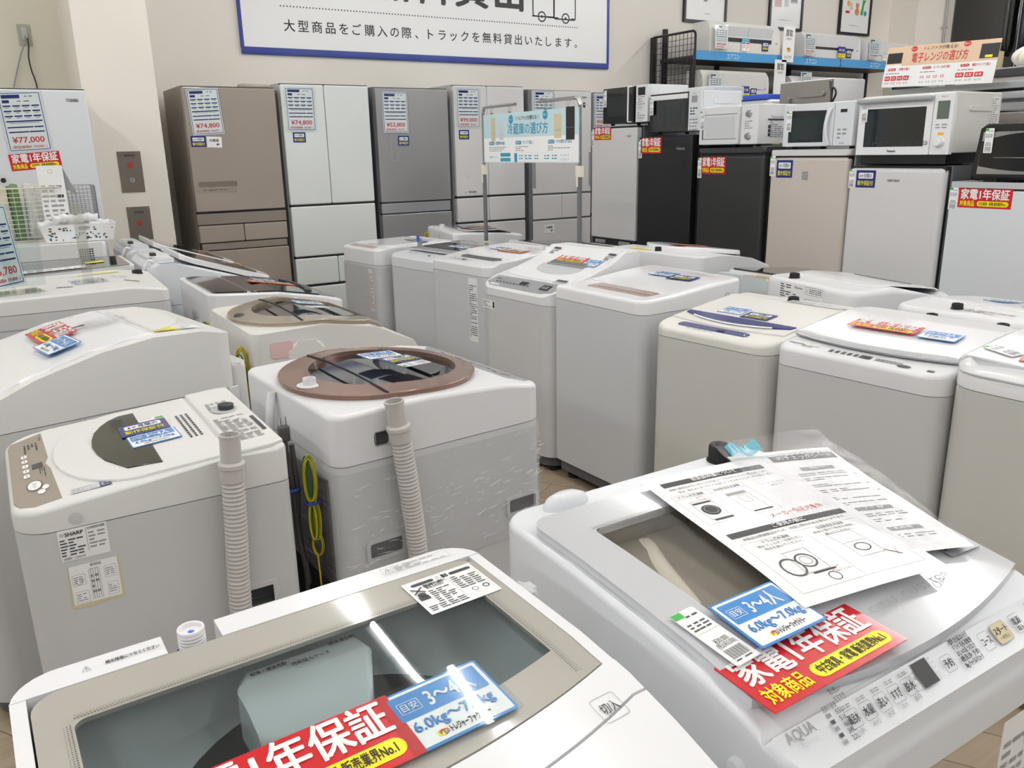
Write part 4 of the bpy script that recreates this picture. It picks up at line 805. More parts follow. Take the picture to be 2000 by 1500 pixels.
def flat_top():
    s = Wash('flat-topped pale drum washer with acrylic price stands on it', ctr=(.235, 3.68), th=-92, w=.6, d=.66, hs=.915, prof=((-.5, .968), (.3, .978), (.5, .96)), body='body_warm', top='white_warm', r=(.03, .03, .03, .03), bev=.01)
    g = G()
    for z, t in ((.86, .004), (.775, .008)): g.X = s.side('R', 0, z, loc=True); g.rect(0, 0, .6, t, 'grey', .0006)
    g.build('drawer_line', s.e, smooth=0)
    g = G(); g.X = s.side('R', -.18, .735, loc=True); g.slab(rrect(.24, .03, .014), .006, -.001, 'grey_light', bev=.004); g.build('grip', s.e)
    for k, (x, y) in enumerate(((.12, -.02), (.1, .22))): s.prints('lid_badge', lambda g: g.rect(0, 0, .012, .06, 'p_dark'), x, y, .0015, 90 + 65)
    s.prints('printed_notes', lambda g: (g.dashes(0, 0, .2, .12, 8, 'p_lgrey', cols=6), g.dashes(-.05, .13, .2, .06, 4, 'p_lgrey', cols=6, seed=4)), -.05, .12, .0015, 90)
    s.prints('yellow_sticker', lambda g: g.rect(0, 0, .16, .03, 'p_lemon'), -.2, .12, .0015, 90); s.cap(-.18, .27, .02, .022)
    # acrylic stand with a leaning price sheet
    t = thing('price_stand', 'clear acrylic price holder standing on the flat-topped drum washer', 'sign stand', .045, 3.52, .975, 14)
    g = G(); g.box(-.11, .11, -.003, .0, .02, .32, 'acrylic'); g.box(-.11, .11, .012, .015, .02, .32, 'acrylic'); g.build('pocket', t)
    g = G(); g.box(-.09, .09, -.06, .07, 0, .004, 'acrylic'); g.box(-.004, .004, -.004, .02, .004, .02, 'acrylic'); g.build('stand_foot', t)
    sheet(T(.01, 3.525, 1.145) @ RZ(50) @ RX(84), 'in the clear acrylic holder on the flat-topped drum washer', '¥65,780', '59,800')
    t = thing('display_stand', 'empty clear acrylic riser with upright fins on the flat-topped drum washer', 'sign stand', .3, 3.62, .98, 10)
    g = G(); g.box(-.002, .002, -.07, .07, 0, .3, 'acrylic'); g.build('upright', t); g = G(); g.box(-.06, .06, -.06, .06, 0, .004, 'acrylic'); g.build('stand_foot', t)
    s = Wash('washer with a dark glass top tucked behind the flat-topped drum washer', ctr=(.27, 4.26), th=-90, w=.46, d=.52, hs=.9, prof=((-.5, .97), (.5, .985)), body='body_warm', top='white_warm', bev=.006)
    s.plate('lid', rrect(.44, .49, .02), .002, .004, 'dark_glass', bev=.001); 
    g = G(); g.lathe([(.014, 0), (.014, .02), (0, .022)], 'charcoal', n=14); g.build('inlet_cap', s.e, (0, .2, .985))
    s.prints('paper_note', lambda g: (g.rect(0, 0, .25, .1, 'p_white'), g.dashes(0, 0, .22, .08, 5, 'p_dark', .0006)), .12, -.05, .004, 90); s.prints('yellow_note', lambda g: g.rect(0, 0, .08, .06, 'p_lemon'), -.0, .12, .004, 90)
    s = Wash('boxy grey-white washer carrying the wire basket and the lace-patterned tray', ctr=(.2, 4.82), th=-90, w=.58, d=.56, hs=.98, prof=((-.5, 1.05), (.5, 1.05)), body='body_warm', top='white_warm', bev=.012)
    g = G(); g.X = s.side('R', .2, .99, loc=True)
    for i in range(6):
        for j in range(4): g.poly(circ(.004, -.04 + i * .011, .03 - j * .011, 8), 'p_black', .001)
    g.rect(.0, -.05, .05, .02, 'p_dark', .001); g.build('side_vent', s.e, smooth=0)
flat_top()
# ------------------------------------------------------------------ the row with its backs to the fridge aisle
def W_row():
    # far end first
    s = Wash('film-wrapped white washer with a taupe control strip, farthest in its row', FL=(1.88, 5.03), th=-83, w=.45, d=.56, hs=.795, prof=((-.5, .885), (-.3, .9), (.5, .905)), body='body_warm', top='white', r=(.06, .03, .03, .04))
    s.plate('control_panel', rrect(.3, .045, .006, -.03, -.225), .0015, .003, 'taupe', bev=.001); s.plate('lid', rrect(.38, .36, .03, 0, -.0), .006, .008, 'glossy_white', bev=.003)
    s.prints('rating_label', rating(.05, .26, 8, 'p_red', 22, bg='paper'), 0, 0, mat_=s.side('F', .13, .64, loc=True)); s.prints('printed_notes', lambda g: g.dashes(0, 0, .2, .03, 2, 'p_grey'), .05, -.19, .008)
    g = G(); g.slab(rrect(.462, .572, (.066, .036, .036, .046)), .78, .4, 'stretch_wrap'); g.build('stretch_wrap', s.e)
    g = G(); g.X = s.side('R', -.1, .72, loc=True); g.frame(0, -.1, .12, .3, .002, 'grey', z=.001, r=.02); g.build('side_grip', s.e)
    navy(s.at(.06, .08, .009, 0), 'on the film-wrapped washer at the far end of the row', .12, .06)
    capacity(s.at(.16, .07, .009, 4), 'on the film-wrapped washer at the far end of the row', .1, .06)
    s = Wash('white washer with a teal-black glass lid, second from the far end of the row', FL=(1.99, 4.55), th=-82, w=.5, d=.55, hs=.80, prof=((-.5, .862), (-.3, .89), (.5, .9)), body='body_cool', top='white_cool', r=(.05, .03, .03, .05))
    s.plate('lid_frame', rrect(.46, .36, .02, 0, .03), .006, .008, 'silver_frame', bev=.002); s.plate('lid', rrect(.4, .2, .02, 0, .04), .009, .004, 'dark_glass', bev=.001); s.plate('rear_panel', rrect(.44, .09, .01, 0, .21), .01, .012, 'glass_frame', bev=.003)
    s.prints('control_print', lambda g: (g.poly(circ(.012, .07, 0, 14, .009), 'p_dark'), g.dashes(0, .01, .3, .02, 2, 'p_grey')), .02, -.215)
    g = G(); g.slab(rrect(.03, .018, .004), .05, 0, 'grey'); g.box(-.015, .015, -.012, -.008, .03, .066, 'blue_shell', .003); g.build('lid_handle', s.e, (-.17, -.1, .9))
    capacity(s.at(.04, .05, .01, 0), 'on the teal-black glass lid', .16, .09); navy(s.at(.16, .02, .01, 0), 'on the teal-black glass lid', .09, .06)
    s = Wash('white washer with a dark grey display strip and a printed specification label on its front, third from the far end', FL=(2.0, 4.02), th=-84, w=.52, d=.55, hs=.84, prof=((-.5, .892), (-.35, .9), (.0, .925), (.5, .935)), body='body_cool', top='white', r=(.045, .03, .03, .045))
    s.e['label'] = 'white washer with a grey display strip and a specification label down its front'
    s.plate('display_strip', [(-.15, -.135), (-.12, -.165), (.165, -.165), (.2, -.135), (.165, -.11), (-.12, -.11)], .002, .003, 'grey_dark', bev=.001); s.plate('lid', lidloop(.235, .2, -.1, .02, .03), .003, .005, 'glossy_white', bev=.002)
    s.prints('control_print', lambda g: (g.dashes(0, .012, .34, .012, 1, 'p_grey', cols=9), g.dashes(0, -.008, .36, .01, 1, 'p_dark', cols=10), g.poly(circ(.013, -.06, .004, 14), 'p_black')), .02, -.205)
    s.prints('specification_label', rating(.075, .33, 11, 'p_dark', 26), 0, 0, mat_=s.side('F', .135, .66, loc=True))
    warranty(s.at(.08, .035, .007, 2), 'on the washer with the grey display strip', .19, .075); capacity(s.at(-.06, .06, .007, 2), 'on the washer with the grey display strip', .1, .075)
    g = G(); g.lathe([(.016, 0), (.016, .02), (0, .022)], 'white', n=14); g.build('inlet_cap', s.e, (.16, .17, .935))
    s = Wash('white washer with a curved silver control panel and a slatted oval lid vent', FL=(1.97, 3.42), th=-85, w=.53, d=.56, hs=.785, prof=((-.5, .82), (-.47, .835), (-.33, .868), (-.1, .895), (.15, .935), (.3, .985), (.5, .985)), body='body_warm', top='white', r=(.075, .03, .03, .06), bev=.012, foot=True)
    P = [(-.255, -.245), (-.21, -.267), (.17, -.267), (.23, -.25), (.25, -.21), (.235, -.185), (0, -.185), (-.235, -.19)]
    g = s.plate(None, P, .0012, .003, 'silver', bev=.001)
    for k in range(10): g.X = s.at(-.19 + k * .026, -.235, .002, 0, True); g.rect(0, 0, .012, .008, 'p_dark'); g.rect(0, .018, .01, .005, 'p_grey')
    g.X = s.at(.0, -.22, .0024, 0, True); g.rect(0, 0, .055, .026, 'p_black'); g.X = s.at(.16, -.225, .0024, 0, True); g.rect(0, 0, .06, .04, 'p_black'); g.dashes(0, .0, .04, .02, 2, 'p_lgrey', .0009, cols=2); g.X = s.at(-.2, -.215, .0024, 0, True); g.text('SHARP', 0, 0, .01, 'p_dark', .04, .02); g.X = Matrix()
    g.build('control_panel', s.e)
    lid = s.plate('lid', lidloop(.235, .2, -.15, .02, .03), .004, .006, 'glossy_white', bev=.002)
    s.plate('vent_dish', circ(.15, .02, -.02, 30, .075), .0055, .003, 'grey_light', bev=.001, par=lid)
    v = [(-.1, .0), (.16, .0), (.15, .04), (-.08, .04)]; s.plate('vent_slats', v, .012, .006, 'grey', bev=.002, par=lid)
    g = G()
    for k in range(17): g.X = s.at(-.085 + k * .0145, .02, .0135, 0, True); g.rect(0, 0, .004, .036, 'p_dark')
    g.build('slat_gaps', lid, smooth=0)
    s.prints('lid_stickers', lambda g: (g.rect(0, .012, .07, .018, 'p_dark'), g.dashes(0, -.012, .06, .02, 2, 'p_dark', cols=3)), .19, -.165, .006)
    s.prints('rear_stickers', lambda g: (g.rect(0, .02, .05, .014, 'p_dark'), g.dashes(0, -.01, .05, .03, 3, 'p_dark', cols=3)), -.18, .12, .0075, 0)
    s.prints('side_notes', lambda g: (g.rect(0, .02, .05, .014, 'p_dark'), g.dashes(0, -.01, .05, .03, 3, 'p_dark', cols=3)), .21, .12, .0075, 0)
    s.prints('serial_label', lambda g: (g.slab(rrect(.1, .04, .001, n=1), .0006, 0, 'paper'), g.dashes(-.01, 0, .07, .03, 4, 'p_dark', .001), g.rect(.038, 0, .014, .03, 'p_black', .001)), 0, 0, mat_=s.side('F', -.2, .74, loc=True))
    g = G()
    for k in range(11): g.X = s.side('R', -.18 + 0 * k, .71 - k * .017, loc=True); g.rect(0, 0, .03, .008, 'p_dark', .001)
    g.build('side_vent', s.e, smooth=0)
    g = G(); g.X = s.side('R', -.19, .81, loc=True); g.lathe([(.008, 0), (.008, .004), (0, .006)], 'grey', n=14); g.build('screw', s.e)
    warranty(s.at(.0, .075, .009, 3), 'above the slatted vent of the silver-panelled washer', .2, .075); capacity(s.at(.155, .06, .009, 3), 'above the slatted vent of the silver-panelled washer', .1, .075)
    s = Wash('tall white washer with a taupe display strip, standing on dark feet beside the aisle', FL=(2.03, 2.885), th=-88, w=.55, d=.56, hs=.831, prof=((-.5, .886), (-.2, .893), (.2, .915), (.5, .925)), body='body_cool', top='glossy_white', r=(.045, .03, .03, .015), bev=.02, bz=.09)
    P = rrect(.37, .085, .018, .03, -.165); g = s.plate(None, P, .0012, .003, 'taupe', bev=.001)
    for k in range(12): g.X = s.at(-.12 + k * .027, -.18, .002, 0, True); g.rect(0, 0, .012, .009, 'p_dark') if k % 4 == 1 else g.dashes(0, 0, .016, .012, 2, 'p_dark', cols=2, seed=k)
    g.X = s.at(.03, -.158, .002, 0, True); g.rect(0, 0, .35, .004, 'p_white'); g.X = Matrix(); g.build('control_panel', s.e)
    s.prints('control_print', lambda g: [g.frame(-.11 + k * .037, 0, .03, .008, .0007, 'p_grey') for k in range(7)], .0, -.225)
    s.plate('lid', lidloop(.245, .2, -.1, .02, .03), .004, .006, 'glossy_white', bev=.003)
    s.prints('rear_notes', lambda g: g.dashes(0, 0, .15, .04, 4, 'p_grey', cols=5), .15, .2, .0075)
    g = G(); g.X = s.side('R', .19, .855, loc=True); g.frame(0, 0, .02, .03, .003, 'grey', z=.001); g.build('side_socket', s.e)
    capacity(s.at(-.02, .12, .008, 4), 'on the washer with the taupe display strip', .12, .075); navy(s.at(.11, .1, .009, 6), 'on the washer with the taupe display strip', .13, .07)
    s = Wash('cream washer with a navy crescent lid handle and blue display strip', FL=(1.98, 2.21), th=-84, w=.5, d=.56, hs=.797, prof=((-.5, .83), (-.35, .845), (.1, .872), (.3, .885), (.5, .885)), body='body_cream', top='ivory', r=(.07, .03, .03, .07), bev=.014)
    s.plate('display_strip', rrect(.30, .034, .016, -.015, -.222), .0015, .003, 'p_navy', bev=.0008)
    s.prints('control_print', lambda g: (g.rect(.02, .022, .03, .016, 'p_black', .003), g.dashes(0, -.004, .22, .01, 1, 'p_grey', cols=9), g.annul(.13, .02, .012, .003, 'p_lgrey', .003)), 0, -.245)
    lid = s.plate('lid', lidloop(.235, .19, -.175, .025, .02), .005, .006, 'ivory', bev=.002)
    cr = [(-.22 + .44 * i / 16, -.115 - .05 * (1 - ((i - 8) / 8) ** 2)) for i in range(17)] + [(.225, -.09), (-.225, -.09)]
    s.plate('lid_handle', cr, .009, .005, 'p_navy', bev=.002, par=lid)
    g = G(); g.tube([(x, y - .004, s.zt(x, y) + .0095) for x, y in cr[2:15]], .003, 'p_white', 6); g.build('handle_trim', lid)
    s.cap(.0, .23, .02, .024); capacity(s.at(-.08, -.02, .007, 2), 'above the navy crescent handle', .1, .075); navy(s.at(.04, -.04, .008, 2), 'above the navy crescent handle', .11, .07)
    s.prints('rear_notes', lambda g: (g.rect(0, 0, .22, .05, 'p_lgrey'), g.dashes(0, 0, .2, .04, 3, 'p_grey', .0008)), .12, .19, .006)
    s = Wash('white washer with a thick wavy silver-edged lid and a row of dark control keys', FL=(2.03, 1.69), th=-85, w=.53, d=.57, hs=.787, prof=((-.5, .845), (-.3, .86), (.2, .885), (.5, .89)), body='body_warm', top='white', r=(.06, .03, .03, .05), bev=.014)
    lid = s.plate('lid', lidloop(.25, .2, -.18, .03, .05), 0, .02, 'glossy_white', ys=[-.1, 0, .1], bev=.004, fn=lambda x, y: s.zt(x, y) + .024)
    g = G(); A = lidloop(.252, .203, -.182, .03, .05); g.tube([(x, y, s.zt(x, y) + .01) for x, y in A], .005, 'silver', 8, close=True); g.build('lid_edge', lid)
    def ctl(g):
        for k in range(5): g.rect(-.09 + k * .02, 0, .012, .02, 'p_dark')
        g.rect(.02, 0, .035, .024, 'p_black'); g.rect(.09, 0, .08, .018, 'p_grey'); g.dashes(.09, 0, .07, .012, 2, 'p_dark', .0006); g.dashes(-.16, 0, .06, .02, 3, 'p_grey', cols=3); g.poly(circ(.02, .14, -.012, 16, .01), 'p_dark'); g.rect(.215, -.01, .02, .012, 'p_dark'); g.text('Hisense', -.215, .01, .012, 'p_dark', .05, .02)
    s.prints('control_print', ctl, .0, -.245)
    cut(s.body, (.25, .27, -.12, .02, .38, .43, 'grey_dark'))
    g = G(); g.X = s.side('R', -.06, .45, loc=True); g.frame(0, -.02, .2, .4, .003, 'grey_light', z=.001, r=.04); g.build('side_grip', s.e)
    g = G(); g.X = s.side('R', -.13, .81, loc=True); g.lathe([(.008, 0), (.008, .003), (0, .004)], 'body_warm', n=14); g.build('screw', s.e)
    warranty(s.at(-.04, -.04, .034, 2), 'on the wavy silver-edged lid', .21, .08); capacity(s.at(.13, -.04, .031, 3), 'on the wavy silver-edged lid', .11, .08, '1〜2人', '5.0kg以下')
    for x in (-.02, .2): s.cap(x - .02, .25, .018, .026)
    s.prints('rear_notes', lambda g: (g.dashes(0, 0, .36, .03, 3, 'p_dark', cols=8), g.rect(-.1, 0, .1, .018, 'p_grey', .0003)), .0, .225, .001)
    s = Wash('white washer cut off by the picture edge, its red card beside a price tag', FL=(2.08, 1.165), th=-88, w=.54, d=.57, hs=.83, prof=((-.5, .878), (-.42, .905), (.0, .93), (.3, .94), (.5, .94)), body='body_cream', top='glossy_white', r=(.05, .03, .03, .09), bev=.024)
    s.e['label'] = 'cream-sided washer nearest the glass-topped one, a price tag and red card on its lid'
    g = G(); g.slab(rrect(.542, .572, (.052, .03, .03, .092)), .872, .868, 'grey_light'); g.build('trim_line', s.e)
    s.plate('lid', lidloop(.245, .22, -.235, .01, .03), .003, .005, 'glossy_white', bev=.002)
    s.prints('control_print', lambda g: (g.dashes(-.1, 0, .05, .012, 2, 'p_grey'), g.dashes(.02, 0, .1, .012, 2, 'p_grey', cols=5)), 0, -.215, .0045)
    warranty(s.at(-.03, -.165, .006, 8), 'on the cream-sided washer nearest the glass-topped one', .2, .08); ptag(s.at(-.185, -.165, .008, 70), 'beside the red card on the cream-sided washer', .045, .1)
W_row()
# ------------------------------------------------------------------ the second row, backs towards us
def X_row():
    s = Wash('white washer with icons on its back, just beyond the blue guide sign', ctr=(2.86, 5.04), th=79, w=.66, d=.5, hs=.84, prof=((-.5, .90), (-.2, .935), (.5, .935)), body='body_cool', top='white', r=(.04, .04, .04, .04), bev=.02)
    s.plate('lid', rrect(.5, .34, .02, 0, -.02), .004, .006, 'glass_frame', bev=.002); s.plate('lid_window', rrect(.36, .2, .03, 0, -.02), .006, .004, 'dark_glass', bev=.001)
    s.prints('icon_label', lambda g: (g.frame(0, .02, .04, .036, .002, 'p_dark'), g.annul(0, .02, .01, .002, 'p_dark'), g.annul(.02, -.03, .012, .003, 'p_dark'), g.dashes(.06, -.03, .04, .012, 1, 'p_dark')), 0, 0, mat_=s.side('B', .0, .86, loc=True))
    g = G(); loops(g, (.27, .265, .87), .03, .05, .003, 'wire_yellow', 3, 1); g.build('earth_wire', s.e, smooth=60); g = G(); g.lathe([(.018, 0), (.018, .025), (0, .027)], 'white', n=14); g.build('inlet_cap', s.e, (.1, .2, .935))
    warranty(s.at(-.02, .0, .008, 92), 'on the grey window lid below the blue guide sign', .2, .08); capacity(s.at(.08, .03, .008, 92), 'on the grey window lid below the blue guide sign', .1, .07)
    s = Wash('black glass-topped washer with a white rim, between the two poles of the sign', ctr=(2.95, 4.0), th=88, w=.6, d=.56, hs=.82, prof=((-.5, .87), (.5, .92)), body='body_cool', top='white', bev=.012)
    s.plate('lid', rrect(.54, .46, .02), .004, .006, 'black_gloss', bev=.002); s.plate('lid_handle', rrect(.3, .04, .01, 0, -.15), .01, .008, 'silver_dark', bev=.002)
    s = Wash('white washer with a domed lid and red card, back edge towards the sign pole', ctr=(3.02, 3.09), th=94, w=.62, d=.54, hs=.83, prof=((-.5, .86), (-.2, .93), (.2, .955), (.5, .955)), body='body_cool', top='white', r=(.04, .03, .03, .04), bev=.012)
    s.plate('lid', [(.26 * cos(radians(a)), -.02 + .2 * sin(radians(a))) for a in range(0, 360, 12)], .02, .02, 'glossy_white', bev=.008)
    s.cap(.0, .23, .016, .03); s.prints('yellow_sticker', lambda g: g.rect(0, 0, .14, .03, 'p_yellow'), .12, .24, .001, 0)
    warranty(s.at(-.03, .04, .024, 92), 'on the domed lid in the second row', .22, .09); capacity(s.at(.12, .04, .024, 92), 'on the domed lid in the second row', .1, .08)
    s = Wash('teal-sided washer with a black glass lid and red card, mostly hidden', ctr=(3.12, 2.57), th=90, w=.32, d=.56, hs=.80, prof=((-.5, .84), (.5, .885)), body='teal_tub', top='teal_tub', bev=.012)
    s.e['label'] = 'pale teal washer with a raised black glass lid, mostly hidden in the second row'
    s.plate('lid', rrect(.29, .44, .02, 0, -.03), .02, .012, 'black_gloss', bev=.003); s.plate('lid_frame', rrect(.305, .48, .02, 0, -.03), .012, .012, 'white', bev=.003)
    warranty(s.at(-.1, .235, .001, 0), 'below the raised black glass lid', .2, .07)
    s = Wash('white washer whose back with a specification plate faces the shop aisle', ctr=(2.94, 2.05), th=78, w=.52, d=.52, hs=.83, prof=((-.5, .86), (-.35, .9), (.1, .928), (.5, .925)), body='body_cool', top='white', r=(.06, .05, .05, .06), bev=.025)
    s.plate('lid', lidloop(.215, .14, -.2, .02, .04), .006, .006, 'glossy_white', bev=.002); s.plate('lid_handle', [(-.15, -.12)] + [(-.15 + .03 * i, -.13 - .03 * (1 - ((i - 5) / 5) ** 2)) for i in range(11)] + [(.15, -.12), (0, -.105)], .008, .005, 'dark_glass', bev=.001); s.cap(.12, .215, .02, .03)
    def spec(g):
        g.slab(rrect(.26, .1, .002, n=1), .0005, 0, 'paper'); g.text('Hisense', -.015, .035, .012, 'p_black', .045, .02); g.dashes(-.09, -.0, .07, .085, 9, 'p_dark', .001, cols=2); g.dashes(-.02, -.02, .05, .06, 6, 'p_dark', .001, cols=2, seed=4); g.frame(.075, .03, .1, .03, .001, 'p_dark', .001); g.text('⚠', .035, .03, .014, 'p_dark', .012); g.dashes(.085, .03, .07, .02, 3, 'p_dark', .001, seed=5); g.frame(.045, -.02, .04, .035, .001, 'p_dark', .001); g.frame(.09, -.02, .03, .035, .001, 'p_dark', .001)
    s.prints('specification_plate', spec, 0, 0, mat_=s.side('B', -.02, .865, loc=True))
    s = Wash('white washer with a low lid, at the near end of the second row', ctr=(2.93, 1.42), th=89, w=.56, d=.56, hs=.82, prof=((-.5, .87), (.2, .915), (.5, .905)), body='body_cool', top='white', r=(.05, .05, .05, .05), bev=.02)
    s.plate('lid', lidloop(.235, .15, -.2, .02, .03), .006, .007, 'glossy_white', bev=.003); s.cap(.08, .22, .018, .028)
    s.prints('printed_notes', lambda g: (g.dashes(0, 0, .2, .04, 3, 'p_grey'), g.frame(.0, 0, .1, .03, .001, 'p_pred')), -.05, .22, .001, 180)
    capacity(s.at(.08, -.06, .009, 90), 'on the low-lidded washer in the second row', .12, .08); warranty(s.at(-.08, -.05, .009, 90), 'on the low-lidded washer in the second row', .2, .08)
X_row()
# ------------------------------------------------------------------ hanging guide sign on poles
def guide_sign():
    for k, (x, y, y1, z1) in enumerate(((2.58, 4.37, 3.98, 1.72), (2.62, 3.53, 3.86, 1.72))):
        pass
def stand():
    t = thing('sign_stand', 'chrome stand with two bent poles rising between the washers, carrying the blue panel', 'sign stand', 2.6, 3.93, 0, 0)
    for y, sg in ((.5, -1), (-.46, 1)):
        g = G(); x = 0
        g.tube([(x, y, .03), (x, y, 1.36)], .0125, 'silver_dark', 12); g.tube([(x, y, 1.34)] + [(x, y, 1.66)] + [(x + 0, y + sg * (.035 - .035 * cos(radians(a))), 1.66 + .035 * sin(radians(a))) for a in range(0, 91, 15)] + [(x, y + sg * .36, 1.695)], .0095, 'chrome', 12)
        p = g.build('pole', t, smooth=60)
        g = G(); g.slab(rrect(.034, .034, .005, x, y), 1.365, 1.31, 'wire_beige', bev=.003); g.box(x - .02, x - .012, y - .006, y + .006, 1.26, 1.32, 'wire_beige', .003); g.build('clamp', t)
        g = G(); g.slab(rrect(.036, .036, .01, x, y), .91, .89, 'wire_beige', bev=.004); g.build('collar', t)
        g = G(); g.box(x - .012, x + .012, y - .2, y + .2, 0.0, .03, 'silver_dark', .004); g.build('foot_bar', t)
        for q in (.1, .3):
            g = G(); yy = y + sg * q; g.box(-.006, .006, yy - .012, yy + .012, 1.655, 1.705, 'acrylic', .002); g.box(-.004, .004, yy - .008, yy + .008, 1.62, 1.66, 'chrome', .001); g.build('clip', t)
    w, h = .94, .27; g = G(); g.X = T(2.585, 3.93, 1.515) @ RZ(-90) @ RX(90)
    g.slab(rrect(w, h, .004, n=2), 0, -.004, 'p_ice'); g.rect(0, -h * .24, w, h * .5, 'p_white', .0002)
    g.text('トレファクが教える!', 0, h * .38, .022, 'p_black', .2, .01); g.line((-.12, h * .43), (-.112, h * .33), .002, 'p_dark'); g.line((.12, h * .43), (.112, h * .33), .002, 'p_dark')
    g.poly(circ(.024, -.165, h * .37, 18), 'p_teal'); g.text('かしこく', -.165, h * .37, .011, 'p_white', .038, .01, z=.001); g.poly(circ(.024, .175, h * .41, 18), 'p_teal'); g.text('得する', .175, h * .41, .011, 'p_white', .032, .01, z=.001)
    g.text('冷蔵庫の選び方', 0, h * .17, .056, 'p_teal', .40, .012)
    for x, y, ww, hh, m in ((-.36, .03, .045, .13, 'p_tan'), (-.27, .02, .045, .1, 'p_lgrey'), (.29, .03, .065, .12, 'p_tan'), (.4, .04, .075, .16, 'p_black')): g.rect(x, y + .02, ww, hh, m, .0006); g.line((x - ww / 2, y - .0), (x + ww / 2, y - .0), .0015, 'p_grey', .001)
    for k, (t1, x) in enumerate((('設置場所の確認', -.36), ('サイズで選ぶ', -.07), ('ドアの開き方で選ぶ', .25))):
        g.poly(rrect(.06, .02, .008, x - .02 + (k == 0) * .0, -h * .1, 3), 'p_teal'); g.text('選び方%d' % (k + 1), x - .02, -h * .1, .010, 'p_white', .045, .01, z=.001); g.text(t1, x + .075 + (k == 2) * .02, -h * .1, .018, 'p_teal', .1 + (k == 2) * .04, .01)
        g.dashes(x + .05, -h * .22, .2, .03, 3, 'p_grey', cols=7, seed=k)
    for x, w_ in ((-.27, .1), (-.27, .1)): pass
    g.poly(rrect(.11, .02, .006, -.23, -h * .34, 3), 'p_teal'); g.poly(rrect(.11, .02, .006, -.23, -h * .44, 3), 'p_teal'); g.text('設置スペース', -.36, -h * .39, .012, 'p_teal', .09)
    g.poly(rrect(.03, .05, .006, -.12, -h * .4, 3), 'p_teal')
    for x, w_ in ((-.065, .05), (.01, .09), (.09, .05), (.19, .06), (.26, .06)): g.frame(x, -h * .39, w_, .05, .001, 'p_lgrey', r=.004); g.dashes(x, -h * .39, w_ * .8, .03, 2, 'p_teal', .0006, cols=2)
    g.text('フレンチドア', .35, -h * .36, .014, 'p_teal', .08); g.text('どっちもドア', .35, -h * .44, .014, 'p_teal', .08)
    o = g.build('guide_sign', smooth=0); tag(o, 'pale blue guide panel on choosing a refrigerator, hung between two bent chrome poles', 'sign')
stand()
# ------------------------------------------------------------------ refrigerators
class Fridge:
    """front faces local -y; doors = (x0, x1, z0, z1) boxes standing proud of the cabinet"""
    def __init__(s, label, x0, yf, w, h, side, front, doors, d=.63, th=0, gap='gap', bev=.008, dt=.05, handles=(), foot=.04, r=.008):
        s.w, s.d, s.h = w, d, h; c, q = cos(radians(th)), sin(radians(th))
        X, Y = x0 + c * w / 2 - q * d / 2, yf + q * w / 2 + c * d / 2
        s.e = thing('refrigerator', label, 'refrigerator', X, Y, 0, th, 'refrigerators on the shop floor'); s.M = HM(s.e); s.dt = dt
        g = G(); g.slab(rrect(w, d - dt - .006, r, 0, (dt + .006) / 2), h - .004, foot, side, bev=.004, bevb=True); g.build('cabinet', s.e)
        g = G(); g.slab(rrect(w - .03, d - .06, .01, 0, .02), foot + .005, 0, 'charcoal'); g.build('base', s.e)
        g = G(); g.box(-w / 2 + .006, w / 2 - .006, -d / 2 + .012, -d / 2 + dt + .01, .06, h - .008, gap); g.build('door_gasket', s.e)
        s.doors = []
        for k, (a, b, z0, z1) in enumerate(doors):
            g = G(); g.box(-w / 2 + a * w + .0015, -w / 2 + b * w - .0015, -d / 2, -d / 2 + dt, z0 + .003, z1 - .003, front, bev, 3)
            nm = 'door' if (z1 - z0) > .45 else 'drawer'; s.doors.append(g.build(nm, s.e))
    def on(s, x, z, off=.001, rz=0, loc=False):
        m = T(x, -s.d / 2 - off, z) @ FACE['F'] @ RZ(rz); return m if loc else s.M @ m
    def pr(s, name, x, z, fn, off=.0006, par=None, smooth=0):
        g = G(); g.X = s.on(x, z, off, 0, True); fn(g); return g.build(name, par or s.doors[0], smooth=smooth)
